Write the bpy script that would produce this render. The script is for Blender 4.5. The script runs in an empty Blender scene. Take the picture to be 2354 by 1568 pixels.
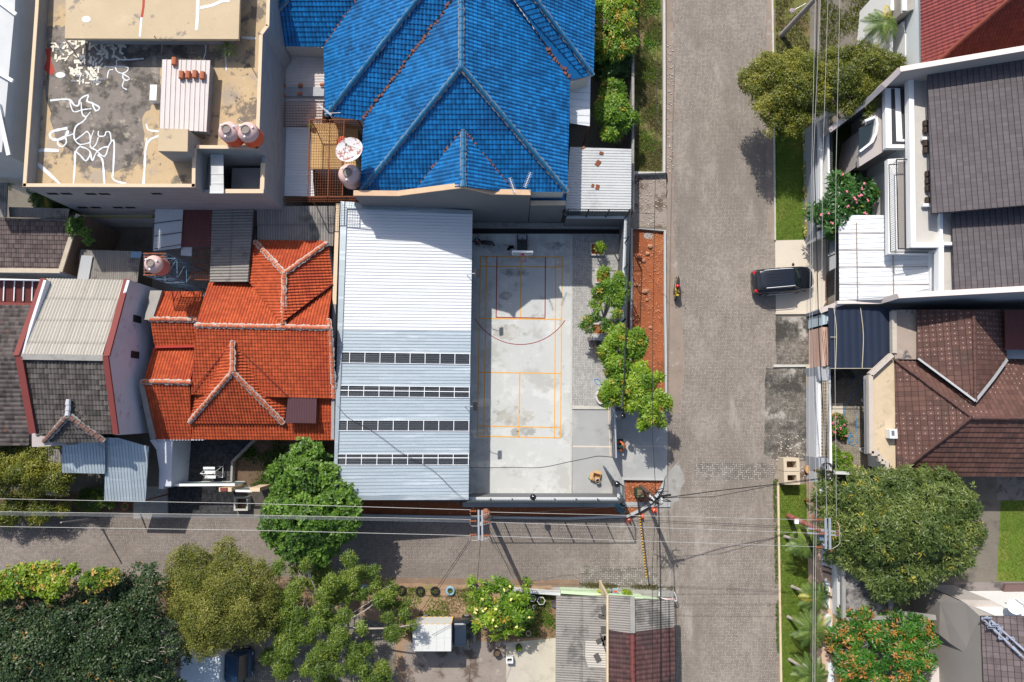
import bpy, bmesh, math, random
import numpy as np
from mathutils import Vector, Matrix
R = math.radians
random.seed(7); rng = np.random.default_rng(7)
C = bpy.context.scene.collection
scene = bpy.context.scene
# ---------------- camera, light ----------------
FPX, TILT, CH = 1568.7, R(5.6), 49.0          # focal length in photo units, tilt off the vertical, flying height
cam = bpy.data.cameras.new('camera'); camo = bpy.data.objects.new('camera', cam); C.objects.link(camo)
cam.lens = 24; cam.sensor_width = 36; cam.clip_end = 1000; cam.clip_start = .5
camo.location = (0, 0, CH); camo.rotation_euler = (TILT, 0, 0); scene.camera = camo
SUND = Vector((.36, -.80, -1)).normalized()
sun = bpy.data.lights.new('sun', 'SUN'); suno = bpy.data.objects.new('sun', sun); C.objects.link(suno)
sun.energy = 4.1; sun.angle = R(.53); sun.color = (1, .955, .88)
suno.rotation_euler = SUND.to_track_quat('-Z', 'Y').to_euler(); suno.location = (-20, 40, 60)
w = bpy.data.worlds.new('World'); scene.world = w; w.use_nodes = True
nt = w.node_tree; sky = nt.nodes.new('ShaderNodeTexSky'); sky.sky_type = 'NISHITA'; sky.sun_disc = False
sky.sun_elevation = R(48.7); sky.sun_rotation = R(-24.2); sky.dust_density = 2.0
nt.links.new(sky.outputs[0], nt.nodes['Background'].inputs[0]); nt.nodes['Background'].inputs[1].default_value = .125
scene.view_settings.view_transform = 'Standard'; scene.view_settings.look = 'None'
scene.view_settings.exposure = .2; scene.view_settings.gamma = 1
# ---------------- photogrammetry: a photo point at a known height -> metres ----------------
def P(u, v, h=0.0):
    dx = (u-1176.5)/FPX; dy = -(v-784)/FPX
    y = dy*math.cos(TILT)+math.sin(TILT); z = dy*math.sin(TILT)-math.cos(TILT)
    t = (CH-h)/(-z)
    return Vector((dx*t, y*t, h))
def K(ij, x, y, h=None):                       # survey tile (column, row) coordinates -> photo units
    i, j = ij//10-1, ij % 10-1
    r = (588.25*i+x/4.0, 391.8*j+y/4.0)
    return r if h is None else r+(h,)
def PK(ij, x, y, h=0.0): return P(*K(ij, x, y), h)
def m2(pts, h=0.0): return [P(p[0], p[1], p[2] if len(p) > 2 else h) for p in pts]
# ---------------- materials ----------------
class NB:
    def __init__(s, name):
        s.m = bpy.data.materials.new(name); s.m.use_nodes = True; s.t = s.m.node_tree
        s.b = s.t.nodes['Principled BSDF']; s.out = s.t.nodes['Material Output']
    def n(s, k, **kw):
        n = s.t.nodes.new(k)
        for a, v in kw.items(): setattr(n, a, v)
        return n
    def l(s, a, b): s.t.links.new(a, b)
    def set(s, sock, v):
        if hasattr(v, 'is_output') or isinstance(v, bpy.types.NodeSocket): s.l(v, sock)
        else: sock.default_value = v
    def mth(s, op, a, b=None, c=None, clamp=False):
        n = s.n('ShaderNodeMath', operation=op); n.use_clamp = clamp
        s.set(n.inputs[0], a)
        if b is not None: s.set(n.inputs[1], b)
        if c is not None: s.set(n.inputs[2], c)
        return n.outputs[0]
    def noise(s, vec, sc, det=4, rough=.55, dist=0):
        n = s.n('ShaderNodeTexNoise'); n.inputs['Scale'].default_value = sc; n.inputs['Detail'].default_value = det
        n.inputs['Roughness'].default_value = rough; n.inputs['Distortion'].default_value = dist
        s.l(vec, n.inputs['Vector']); return n.outputs['Fac']
    def ramp(s, f, lo, hi):
        n = s.n('ShaderNodeMapRange'); n.interpolation_type = 'SMOOTHSTEP'
        s.l(f, n.inputs[0]); n.inputs[1].default_value = lo; n.inputs[2].default_value = hi; return n.outputs[0]
    def mix(s, f, a, b, mode='MIX'):
        n = s.n('ShaderNodeMix', data_type='RGBA'); n.blend_type = mode
        s.set(n.inputs[0], f); s.set(n.inputs[6], a); s.set(n.inputs[7], b); return n.outputs[2]
MATS = {}
def c4(c): return (c[0], c[1], c[2], 1)
def mat(name, col, rough=.85, var=.18, vs=1.2, fine=.1, fs=14, bump=.0, bs=30, metal=0, spec=.3, stains=(), tile=None, herr=None, coat=0, alpha=1, dots=None, zs=1, emit=None, bands=None):
    """col base; var/vs broad mottling; fine/fs grain; stains [(colour, scale, lo, hi)]; tile=(tint strength, joint darkening) per UV cell;
    herr=(brick half width, joint colour, per-brick variation)"""
    if name in MATS: return MATS[name]
    s = NB(name); tc = s.n('ShaderNodeTexCoord'); vec = tc.outputs['Object']
    if zs != 1:
        mp = s.n('ShaderNodeMapping'); mp.inputs['Scale'].default_value = zs if isinstance(zs, tuple) else (1, 1, zs)
        s.l(vec, mp.inputs[0]); nvec = mp.outputs[0]
    else: nvec = vec
    f = s.noise(nvec, vs, 5, .6); g = s.noise(nvec, fs, 3, .6)
    val = s.mth('ADD', s.mth('MULTIPLY_ADD', f, 2*var, 1-var), s.mth('MULTIPLY_ADD', g, 2*fine, -fine))
    hs = s.n('ShaderNodeHueSaturation'); hs.inputs['Color'].default_value = c4(col); s.l(val, hs.inputs['Value'])
    out = hs.outputs[0]; height = None
    if herr:
        hw, jc, bv = herr[:3]
        sx = s.n('ShaderNodeSeparateXYZ'); s.l(vec, sx.inputs[0])
        X = s.mth('DIVIDE', sx.outputs[0], hw); Y = s.mth('DIVIDE', sx.outputs[1], hw)
        i = s.mth('FLOOR', X); j = s.mth('FLOOR', Y); fx = s.mth('FRACT', X); fy = s.mth('FRACT', Y)
        m = s.mth('FLOORED_MODULO', s.mth('SUBTRACT', i, j), 4.0)
        e = [s.mth('COMPARE', m, float(k), .1) for k in range(4)]
        dL = s.mth('ADD', fx, e[1]); dR = s.mth('ADD', s.mth('SUBTRACT', 1.0, fx), e[0])
        dB = s.mth('ADD', fy, e[2]); dT = s.mth('ADD', s.mth('SUBTRACT', 1.0, fy), e[3])
        d = s.mth('MINIMUM', s.mth('MINIMUM', dL, dR), s.mth('MINIMUM', dB, dT))
        cx = s.n('ShaderNodeCombineXYZ'); s.l(s.mth('SUBTRACT', i, e[1]), cx.inputs[0]); s.l(s.mth('SUBTRACT', j, e[2]), cx.inputs[1]); s.l(s.mth('ADD', e[2], e[3]), cx.inputs[2])
        wn = s.n('ShaderNodeTexWhiteNoise'); wn.noise_dimensions = '3D'; s.l(cx.outputs[0], wn.inputs[0])
        hb = s.n('ShaderNodeHueSaturation'); s.l(out, hb.inputs['Color']); s.l(s.mth('MULTIPLY_ADD', wn.outputs['Value'], 2*bv, 1-bv), hb.inputs['Value'])
        jn = s.ramp(s.noise(vec, .35, 4, .6), .3, .62)      # joints are open in some places and sanded full in others
        jm = s.mth('MULTIPLY', s.ramp(d, .16, .04), s.mth('MULTIPLY_ADD', jn, .75, .25))
        out = s.mix(jm, hb.outputs[0], c4(jc)); height = s.mth('SUBTRACT', 1.0, jm)
    if tile:
        uv = s.n('ShaderNodeUVMap'); sx = s.n('ShaderNodeSeparateXYZ'); s.l(uv.outputs[0], sx.inputs[0])
        cx = s.n('ShaderNodeCombineXYZ'); s.l(s.mth('FLOOR', sx.outputs[0]), cx.inputs[0]); s.l(s.mth('FLOOR', sx.outputs[1]), cx.inputs[1])
        wn = s.n('ShaderNodeTexWhiteNoise'); wn.noise_dimensions = '2D'; s.l(cx.outputs[0], wn.inputs[0])
        hb = s.n('ShaderNodeHueSaturation'); s.l(out, hb.inputs['Color'])
        s.l(s.mth('MULTIPLY_ADD', wn.outputs['Value'], 2*tile[0], 1-tile[0]), hb.inputs['Value']); out = hb.outputs[0]
        if tile[1]:
            jm = s.mth('MULTIPLY', s.ramp(s.mth('FRACT', sx.outputs[1]), .82, .98), tile[1])
            out = s.mix(jm, out, c4([k*.25 for k in col]))
        if len(tile) > 2:                                   # joints across the tile too; on METW, rib shade put in the colour
            jm = s.mth('MULTIPLY', s.ramp(s.mth('ABSOLUTE', s.mth('SUBTRACT', s.mth('FRACT', sx.outputs[0]), .5)), .42, .49), tile[2])
            out = s.mix(jm, out, c4([k*.25 for k in col]))
        if dots:
            du = s.mth('SUBTRACT', s.mth('FRACT', sx.outputs[0]), .5); dv = s.mth('SUBTRACT', s.mth('FRACT', sx.outputs[1]), .5)
            rr = s.mth('ADD', s.mth('MULTIPLY', du, du), s.mth('MULTIPLY', dv, dv))
            dm = s.mth('MULTIPLY', s.ramp(rr, dots[1], dots[1]*.5), s.ramp(s.noise(vec, dots[2], 2), dots[3], dots[3]+.06))
            dm = s.mth('MULTIPLY', dm, s.mth('GREATER_THAN', wn.outputs['Value'], .2))
            out = s.mix(dm, out, c4(dots[0]))
    for k, st in enumerate(stains):
        cc, sc, lo, hi = st[:4]; amt = st[4] if len(st) > 4 else 1.0
        off = s.n('ShaderNodeVectorMath', operation='ADD'); off.inputs[1].default_value = (13.7*(k+1), 7.1*(k+1), 3.3*k); s.l(nvec, off.inputs[0])
        mk = s.mth('MULTIPLY', s.ramp(s.noise(off.outputs[0], sc, 8, .68), lo, hi), amt)
        out = s.mix(mk, out, c4(cc))
    s.l(out, s.b.inputs['Base Color'])
    s.b.inputs['Roughness'].default_value = rough; s.b.inputs['Metallic'].default_value = metal
    s.b.inputs['Specular IOR Level'].default_value = spec; s.b.inputs['Coat Weight'].default_value = coat
    if alpha < 1: s.b.inputs['Alpha'].default_value = alpha
    if bump or height is not None:
        bp = s.n('ShaderNodeBump'); bp.inputs['Distance'].default_value = .02; bp.inputs['Strength'].default_value = max(bump, .25) if height is not None else bump
        hh = s.noise(nvec, bs, 4, .6)
        if height is not None: hh = s.mth('ADD', height, s.mth('MULTIPLY', hh, .5))
        s.l(hh, bp.inputs['Height']); s.l(bp.outputs[0], s.b.inputs['Normal'])
    MATS[name] = s.m; return s.m
def leafmat(name, cols, pos=None, rough=.45, trans=.22, spec=.4):
    s = NB(name); a = s.n('ShaderNodeAttribute', attribute_name='tint')
    r = s.n('ShaderNodeValToRGB'); el = r.color_ramp.elements
    pos = pos or [i/(len(cols)-1) for i in range(len(cols))]
    while len(el) < len(cols): el.new(.5)
    for e, p_, c_ in zip(el, pos, cols): e.position = p_; e.color = c4(c_)
    s.l(a.outputs['Fac'], r.inputs[0]); s.l(r.outputs[0], s.b.inputs['Base Color'])
    s.b.inputs['Roughness'].default_value = rough; s.b.inputs['Specular IOR Level'].default_value = spec
    tr = s.n('ShaderNodeBsdfTranslucent'); s.l(r.outputs[0], tr.inputs[0])
    mx = s.n('ShaderNodeMixShader'); mx.inputs[0].default_value = trans
    s.l(s.b.outputs[0], mx.inputs[1]); s.l(tr.outputs[0], mx.inputs[2]); s.l(mx.outputs[0], s.out.inputs[0])
    MATS[name] = s.m; return s.m
# ---------------- objects ----------------
def tag(o, label=None, cat=None, group=None, kind=None):
    if label: o['label'] = label
    if cat: o['category'] = cat
    if group: o['group'] = group
    if kind: o['kind'] = kind
    return o
def T(name, label, cat, loc=(0, 0, 0), group=None, rot=0):
    o = bpy.data.objects.new(name, None); C.objects.link(o); o.location = loc; o.rotation_euler = (0, 0, rot)
    o.empty_display_size = .3
    return tag(o, label, cat, group)
def link(name, me, m, parent=None):
    o = bpy.data.objects.new(name, me); C.objects.link(o)
    if m is not None: me.materials.append(m)
    if parent is not None: o.parent = parent
    return o
def wloc(o):
    v = Vector((0, 0, 0))
    while o is not None: v += o.location; o = o.parent
    return v
class MB:
    def __init__(s): s.v = []; s.f = []
    def add(s, vs, fs):
        k = len(s.v); s.v += [tuple(p) for p in vs]; s.f += [tuple(i+k for i in f) for f in fs]; return s
    def box(s, c, d, rz=0, rx=0, ry=0):
        M = Matrix.Rotation(rz, 3, 'Z') @ Matrix.Rotation(ry, 3, 'Y') @ Matrix.Rotation(rx, 3, 'X')
        vs = [Vector(c)+M @ Vector((x*d[0]/2, y*d[1]/2, z*d[2]/2)) for x in (-1, 1) for y in (-1, 1) for z in (-1, 1)]
        return s.add(vs, [(0, 1, 3, 2), (4, 6, 7, 5), (0, 4, 5, 1), (2, 3, 7, 6), (0, 2, 6, 4), (1, 5, 7, 3)])
    def poly(s, pts): return s.add(pts, [tuple(range(len(pts)))])
    def prism(s, pts, z0, z1=None):
        """pts vectors; side walls drop from each point's own z (z1 None) or z1 to z0"""
        n = len(pts); a = sum(pts[i][0]*pts[(i+1) % n][1]-pts[(i+1) % n][0]*pts[i][1] for i in range(n))
        if a < 0: pts = list(reversed(pts))
        top = [(p[0], p[1], p[2] if z1 is None else z1) for p in pts]; bot = [(p[0], p[1], z0) for p in pts]
        fs = [tuple(range(n)), tuple(reversed(range(n, 2*n)))]+[(i, i+n, (i+1) % n+n, (i+1) % n) for i in range(n)]
        return s.add(top+bot, fs)
    def slab(s, pts, t):
        n = len(pts); a = sum(pts[i][0]*pts[(i+1) % n][1]-pts[(i+1) % n][0]*pts[i][1] for i in range(n))
        if a < 0: pts = list(reversed(pts))
        bot = [(p[0], p[1], p[2]-t) for p in pts]
        return s.add(list(pts)+bot, [tuple(range(n)), tuple(reversed(range(n, 2*n)))]+[(i, i+n, (i+1) % n+n, (i+1) % n) for i in range(n)])
    def bar(s, a, b, w, h=None, up=(0, 0, 1)):
        a = Vector(a); b = Vector(b); h = h or w; d = (b-a).normalized(); u = Vector(up)
        if abs(d.dot(u)) > .98: u = Vector((1, 0, 0))
        x = d.cross(u).normalized()*w/2; y = x.cross(d).normalized()*h/2
        return s.add([a-x-y, a+x-y, a+x+y, a-x+y, b-x-y, b+x-y, b+x+y, b-x+y],
                     [(0, 3, 2, 1), (4, 5, 6, 7), (0, 1, 5, 4), (1, 2, 6, 5), (2, 3, 7, 6), (3, 0, 4, 7)])
    def tube(s, path, r, n=8):
        path = [Vector(p) for p in path]; rs = r if isinstance(r, (list, tuple)) else [r]*len(path)
        k = len(s.v); pu = None
        for i, p in enumerate(path):
            d = (path[min(i+1, len(path)-1)]-path[max(i-1, 0)]).normalized()
            u = pu if pu is not None else (Vector((0, 0, 1)) if abs(d.z) < .9 else Vector((1, 0, 0)))
            x = d.cross(u).normalized(); y = x.cross(d).normalized(); pu = y
            for q in range(n):
                a = 2*math.pi*q/n; s.v.append(tuple(p+(x*math.cos(a)+y*math.sin(a))*rs[i]))
        for i in range(len(path)-1):
            for q in range(n):
                a = k+i*n+q; b = k+i*n+(q+1) % n; s.f.append((a, b, b+n, a+n))
        s.f.append(tuple(k+q for q in reversed(range(n)))); s.f.append(tuple(k+(len(path)-1)*n+q for q in range(n)))
        return s
    def lathe(s, c, prof, n=24, axis=None):
        c = Vector(c); k = len(s.v)
        M = Matrix.Identity(3) if axis is None else Vector((0, 0, 1)).rotation_difference(Vector(axis)).to_matrix()
        for r, z in prof:
            for q in range(n):
                a = 2*math.pi*q/n; s.v.append(tuple(c+M @ Vector((r*math.cos(a), r*math.sin(a), z))))
        for i in range(len(prof)-1):
            for q in range(n):
                a = k+i*n+q; b = k+i*n+(q+1) % n; s.f.append((a, b, b+n, a+n))
        s.f.append(tuple(k+q for q in reversed(range(n)))); s.f.append(tuple(k+(len(prof)-1)*n+q for q in range(n)))
        return s
    def ball(s, c, r, n=12, sq=(1, 1, 1)):
        prof = [(max(1e-3, math.sin(math.pi*i/n)), -math.cos(math.pi*i/n)) for i in range(n+1)]
        k = len(s.v); s.lathe((0, 0, 0), prof, n+2)
        for i in range(k, len(s.v)):
            p = s.v[i]; s.v[i] = (c[0]+p[0]*r*sq[0], c[1]+p[1]*r*sq[1], c[2]+p[2]*r*sq[2])
        return s
    def build(s, name, m, parent=None, label=None, cat=None, group=None, kind=None, smooth=False, local=False, bevel=0):
        me = bpy.data.meshes.new(name)
        off = Vector((0, 0, 0)) if (local or parent is None) else wloc(parent)
        me.from_pydata([(p[0]-off[0], p[1]-off[1], p[2]-off[2]) for p in s.v], [], s.f); me.update()
        if smooth:
            me.polygons.foreach_set('use_smooth', [True]*len(me.polygons))
            try: me.set_sharp_from_angle(angle=R(40))
            except Exception: pass
        o = link(name, me, m, parent)
        if bevel:
            b = o.modifiers.new('bevel', 'BEVEL'); b.width = bevel; b.segments = 2; b.limit_method = 'ANGLE'
        return tag(o, label, cat, group, kind)
def rough(pts, j=3.0, step=14):                         # worn, uneven outline
    out = []
    for i in range(len(pts)):
        a = pts[i]; b = pts[(i+1) % len(pts)]; n = min(40, max(1, int(math.hypot(b[0]-a[0], b[1]-a[1])/step)))
        for k in range(n): s = k/n; jj = j if k else 0; out.append((a[0]+(b[0]-a[0])*s+random.uniform(-jj, jj), a[1]+(b[1]-a[1])*s+random.uniform(-jj, jj)))
    return out
def sheet(name, pts, z, m, kind='structure', **kw):     # flat ground sheet from photo points
    if name in ('gutter', 'road_patch', 'road_stain', 'verge', 'bare_yard', 'parking_pad', 'yard_paving', 'car_park'): pts = rough(pts, 5 if name in ('road_patch', 'road_stain') else 2.2)
    return MB().poly([P(p[0], p[1], z) for p in pts][::-1]).build(name, m, kind=kind, **kw)
def ribbon(mb, pts, wd, z=None):                        # flat strip along points (vectors)
    pts = [Vector(p) for p in pts]
    L, Rr = [], []
    for i, p in enumerate(pts):
        d = (pts[min(i+1, len(pts)-1)]-pts[max(i-1, 0)]); d.z = 0; d.normalize(); nrm = Vector((-d.y, d.x, 0))
        ww = (wd[i] if isinstance(wd, (list, tuple)) else wd)/2
        L.append(p+nrm*ww); Rr.append(p-nrm*ww)
    k = len(mb.v); n = len(pts)
    if z is not None:
        for q in L+Rr: q.z = z
    mb.add(L+Rr, [(i, i+n, i+1+n, i+1) for i in range(n-1)])
def smooth_path(pts, sub=4):
    pts = [Vector(p) for p in pts]; out = []
    for i in range(len(pts)-1):
        p0 = pts[max(i-1, 0)]; p1 = pts[i]; p2 = pts[i+1]; p3 = pts[min(i+2, len(pts)-1)]
        for k in range(sub):
            t = k/sub; out.append(.5*((2*p1)+(p2-p0)*t+(2*p0-5*p1+4*p2-p3)*t*t+(3*p1-p0-3*p2+p3)*t**3))
    out.append(pts[-1]); return out
def copy_tree(o, parent=None):
    c = o.copy(); C.objects.link(c)
    if parent is not None: c.parent = parent
    for ch in [x for x in bpy.data.objects if x.parent == o]: copy_tree(ch, c)
    return c
# ---------------- roofs with real tile / corrugation relief ----------------
PROF = {
 'tile': [(0, 0), (.16, .55), (.34, 1), (.52, .9), (.7, .4), (.85, .05)],
 'flat': [(0, 0), (.06, .8), (.94, 1), (.97, 0)],
 'corr': [(0, 0), (.17, .3), (.33, .85), (.5, 1), (.67, .85), (.83, .3)],
 'rib': [(0, 0), (.78, 0), (.84, 1), (.94, 1)],
 'box': [(0, 0), (.42, 0), (.5, 1), (.92, 1)],
}
def roof(name, polys, m, parent, pu=.23, pv=.33, amp=.045, step=.03, prof='tile', down=None, thick=.1, wob=0):
    """polys: one convex polygon of (u,v,h) photo points, or a list of convex coplanar ones. Real courses of tiles, clipped to the outline."""
    if not isinstance(polys[0][0], (tuple, list)): polys = [polys]
    W = [[Vector(P(*p)) for p in pl] for pl in polys]
    n = Vector((0, 0, 0)); q = W[0]
    for i in range(len(q)):
        a, b = q[i], q[(i+1) % len(q)]
        n += Vector(((a.y-b.y)*(a.z+b.z), (a.z-b.z)*(a.x+b.x), (a.x-b.x)*(a.y+b.y)))
    n.normalize()
    if n.z < 0: n = -n
    if down is not None: d = Vector(down); d = (d-n*d.dot(n)).normalized()
    else: d = (Vector((0, 0, -1))-n*(-n.z)).normalized()
    e = n.cross(d).normalized(); o = q[0]
    allp = [p for w_ in W for p in w_]
    us = [(p-o).dot(e) for p in allp]; vs = [(p-o).dot(d) for p in allp]
    u0, u1, v1, v0 = min(us), max(us), max(vs), min(vs)
    cu0, cu1 = int(math.floor(u0/pu))-1, int(math.ceil(u1/pu))+1
    cv0 = 0; nv = int(math.ceil((v1-v0)/pv))+1
    pr = PROF[prof]
    U = np.array([(c+t)*pu for c in range(cu0, cu1) for t, _ in pr]); HU = np.array([z for c in range(cu0, cu1) for _, z in pr])*amp
    rows = []
    for r in range(nv):                                   # courses counted up from the eave
        lo = v1-r*pv; hi = lo-pv
        if step > 0: rows += [(lo, step, r-.001), (hi, 0.0, r+.999-.002)]
        else: rows += [(lo, 0.0, r)]
    if step <= 0: rows.append((v1-nv*pv, 0.0, nv))
    nu = len(U); V = np.zeros((len(rows), nu, 3)); UV = np.zeros((len(rows), nu, 2))
    oo = np.array(o); ee = np.array(e); dd = np.array(d); nn = np.array(n)
    for k, (vv, st, cc) in enumerate(rows):
        jit = np.repeat(rng.normal(0, wob, nu//len(pr)), len(pr)) if wob else 0
        V[k] = oo+U[:, None]*ee+((np.full(nu, vv)+jit*.5*(k % 2 == 0)))[:, None]*dd+(HU+st+jit*.3)[:, None]*nn
        UV[k, :, 0] = U/pu+1000; UV[k, :, 1] = cc+1000
    bm_all = bmesh.new(); uvl = bm_all.loops.layers.uv.new('UVMap')
    idx = np.arange(len(rows)*nu).reshape(len(rows), nu)
    Vf = V.reshape(-1, 3); UVf = UV.reshape(-1, 2)
    for pl in W:
        ctr = sum(pl, Vector((0, 0, 0)))/len(pl)
        pu_ = [(p-o).dot(e) for p in pl]; pv_ = [(p-o).dot(d) for p in pl]
        ka = np.searchsorted(U, min(pu_))-len(pr)-1; kb = np.searchsorted(U, max(pu_))+len(pr)+1
        ka = max(0, ka); kb = min(nu-1, kb)
        bm = bmesh.new(); ul = bm.loops.layers.uv.new('UVMap')
        edges = [(pl[i], pl[(i+1) % len(pl)]) for i in range(len(pl))]
        cuts = []
        for a, b in edges:
            ev = (b-a); 
            if ev.length < 1e-4: continue
            pn = ev.cross(n).normalized()
            if (ctr-a).dot(pn) > 0: pn = -pn
            cuts.append((a, pn))
        A = np.array([list(a) for a, _ in cuts]); N = np.array([list(x) for _, x in cuts])
        dist = ((Vf[:, None, :]-A[None])*N[None]).sum(2).max(1)   # >0 outside
        vm = {}
        def gv(i):
            if i not in vm: vm[i] = bm.verts.new(Vf[i])
            return vm[i]
        tol = max(pu, pv)*1.6
        for r in range(len(rows)-1):
            for c in range(ka, kb):
                q4 = (idx[r, c], idx[r, c+1], idx[r+1, c+1], idx[r+1, c])
                if min(dist[i] for i in q4) > 0.0 and min(dist[i] for i in q4) > tol: continue
                f = bm.faces.new([gv(i) for i in q4])
                for lp, i in zip(f.loops, q4): lp[ul].uv = UVf[i]
        for a, pn in cuts:
            bmesh.ops.bisect_plane(bm, geom=bm.verts[:]+bm.edges[:]+bm.faces[:], plane_co=a, plane_no=pn, clear_outer=True, dist=1e-5)
        # underside slab so the roof has thickness
        top = [p-n*.02 for p in pl]; bot = [p-n*(.02+thick) for p in pl]
        tv = [bm.verts.new(p) for p in top]; bv = [bm.verts.new(p) for p in bot]; L = len(pl)
        bm.faces.new(tv); bm.faces.new(bv[::-1])
        for i in range(L): bm.faces.new((tv[i], bv[i], bv[(i+1) % L], tv[(i+1) % L]))
        tmp = bpy.data.meshes.new('t'); bm.to_mesh(tmp); bm.free(); bm_all.from_mesh(tmp); bpy.data.meshes.remove(tmp)
    off = wloc(parent) if parent is not None else Vector((0, 0, 0))
    bmesh.ops.translate(bm_all, verts=bm_all.verts[:], vec=-off)
    me = bpy.data.meshes.new(name); bm_all.to_mesh(me); bm_all.free()
    for p in me.polygons: p.use_smooth = False
    me.update()
    return link(name, me, m, parent)
def ridge(name, a, b, m, parent, r=.13, seg=.36, mortar=None, mw=.42, mr=.035):
    """overlapping ridge caps from a to b (u,v,h) on a bed of mortar"""
    a = Vector(P(*a)); b = Vector(P(*b)); L = (b-a).length; n = max(2, int(L/seg)); d = (b-a)/n; mb = MB()
    for i in range(n):
        s0 = a+d*i; j = Vector((random.uniform(-.012, .012), random.uniform(-.012, .012), random.uniform(0, .012)))
        mb.tube([s0+j, s0+d*1.06+j+Vector((0, 0, .01))], [r*.86, r*1.06], 8)
    o = mb.build(name, m, parent)
    if mortar is not None:
        k = MB(); dn = (b-a).normalized(); x = dn.cross(Vector((0, 0, 1))).normalized(); N = max(6, int(L/.12))
        for sgn in (-1, 1):
            vs = []
            for i in range(N+1):
                p = a+(b-a)*i/N; ww = mw/2*(.75+.5*random.random())
                vs += [p+x*sgn*r*.5+Vector((0, 0, .06)), p+x*sgn*ww-Vector((0, 0, ww*.55-.08))]
            k.add(vs, [(2*i, 2*i+1, 2*i+3, 2*i+2) for i in range(N)])
        for i in range(n+1):
            p = a+d*i; k.tube([p-dn*mr, p+dn*mr], r*1.12, 8)
        k.build('mortar', mortar, o)
    return o
def walls(name, pts, z0, m, parent, inset=0.0, z1=None):
    q = [Vector(P(*p)) for p in pts]
    if inset:
        c = sum(q, Vector((0, 0, 0)))/len(q)
        q = [p+Vector((c.x-p.x, c.y-p.y, 0)).normalized()*inset*1.35 for p in q]
    return MB().prism(q, z0, z1).build(name, m, parent)
def wallrun(mb, pts, th, z0, cap=None):
    """thin wall along (u,v,h) points measured at the wall top"""
    q = [Vector(P(*p)) for p in pts]
    for a, b in zip(q[:-1], q[1:]):
        d = Vector((b.x-a.x, b.y-a.y, 0)).normalized(); nn = Vector((-d.y, d.x, 0))*th/2; e = d*th*.5*0
        vs = [a-nn-e, b-nn+e, b+nn+e, a+nn-e]
        mb.prism(vs, z0)
    return mb
# ---------------- foliage ----------------
def fastmesh(name, V, tint, m, parent):
    """V (n,4,3) quads"""
    n = len(V); me = bpy.data.meshes.new(name)
    me.vertices.add(n*4); me.vertices.foreach_set('co', V.reshape(-1).astype(np.float32))
    me.loops.add(n*4); me.loops.foreach_set('vertex_index', np.arange(n*4, dtype=np.int32))
    me.polygons.add(n); me.polygons.foreach_set('loop_start', np.arange(n, dtype=np.int32)*4)
    try: me.polygons.foreach_set('loop_total', np.full(n, 4, dtype=np.int32))
    except Exception: pass
    me.update(calc_edges=True)
    at = me.attributes.new('tint', 'FLOAT', 'FACE'); at.data.foreach_set('value', tint.astype(np.float32))
    return link(name, me, m, parent)
def nrm(a): return a/np.maximum(np.linalg.norm(a, axis=-1, keepdims=True), 1e-9)
def leaves(pos, up, k, L, Wd, el, tint, jit=.1, tj=.08, spread=0):
    """k leaves round each rosette; el = mean angle above the rosette plane"""
    n = len(pos); up = nrm(up); a = np.where(np.abs(up[:, 2:3]) > .9, np.array([[1., 0, 0]]), np.array([[0, 0, 1.]]))
    x = nrm(np.cross(up, a)); y = np.cross(up, x)
    az = (np.arange(k)[None]/k*2*np.pi+rng.random((n, 1))*6.28+rng.normal(0, .35, (n, k)))
    elv = el+rng.normal(0, .3, (n, k))
    d = (x[:, None]*np.cos(az)[..., None]+y[:, None]*np.sin(az)[..., None])*np.cos(elv)[..., None]+up[:, None]*np.sin(elv)[..., None]
    sd = nrm(np.cross(d, up[:, None]+rng.normal(0, .25, (n, k, 3))))
    ln = L*(.7+.6*rng.random((n, k, 1))); ww = Wd*(.75+.5*rng.random((n, k, 1)))
    base = pos[:, None]+(rng.normal(0, spread, (n, k, 3)) if spread else 0)
    mid = base+d*ln*.52; tip = base+d*ln-np.array([0, 0, 1.])*ln*.22
    V = np.stack([base+d*ln*.08, mid-sd*ww/2, tip, mid+sd*ww/2], 2).reshape(-1, 4, 3)
    t = np.clip(np.repeat(tint, k)+rng.normal(0, tj, n*k), 0, 1)
    return V, t
def in_poly(x, y, pl):
    ins = np.zeros(len(x), bool); j = len(pl)-1
    for i in range(len(pl)):
        xi, yi = pl[i]; xj, yj = pl[j]
        c = ((yi > y) != (yj > y)) & (x < (xj-xi)*(y-yi)/(yj-yi+1e-12)+xi); ins ^= c; j = i
    return ins
def edge_dist(x, y, pl):
    d = np.full(len(x), 1e9)
    for i in range(len(pl)):
        a = np.array(pl[i]); b = np.array(pl[(i+1) % len(pl)]); ab = b-a
        t = np.clip(((x-a[0])*ab[0]+(y-a[1])*ab[1])/(ab@ab+1e-12), 0, 1)
        d = np.minimum(d, np.hypot(x-a[0]-t*ab[0], y-a[1]-t*ab[1]))
    return d
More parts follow.
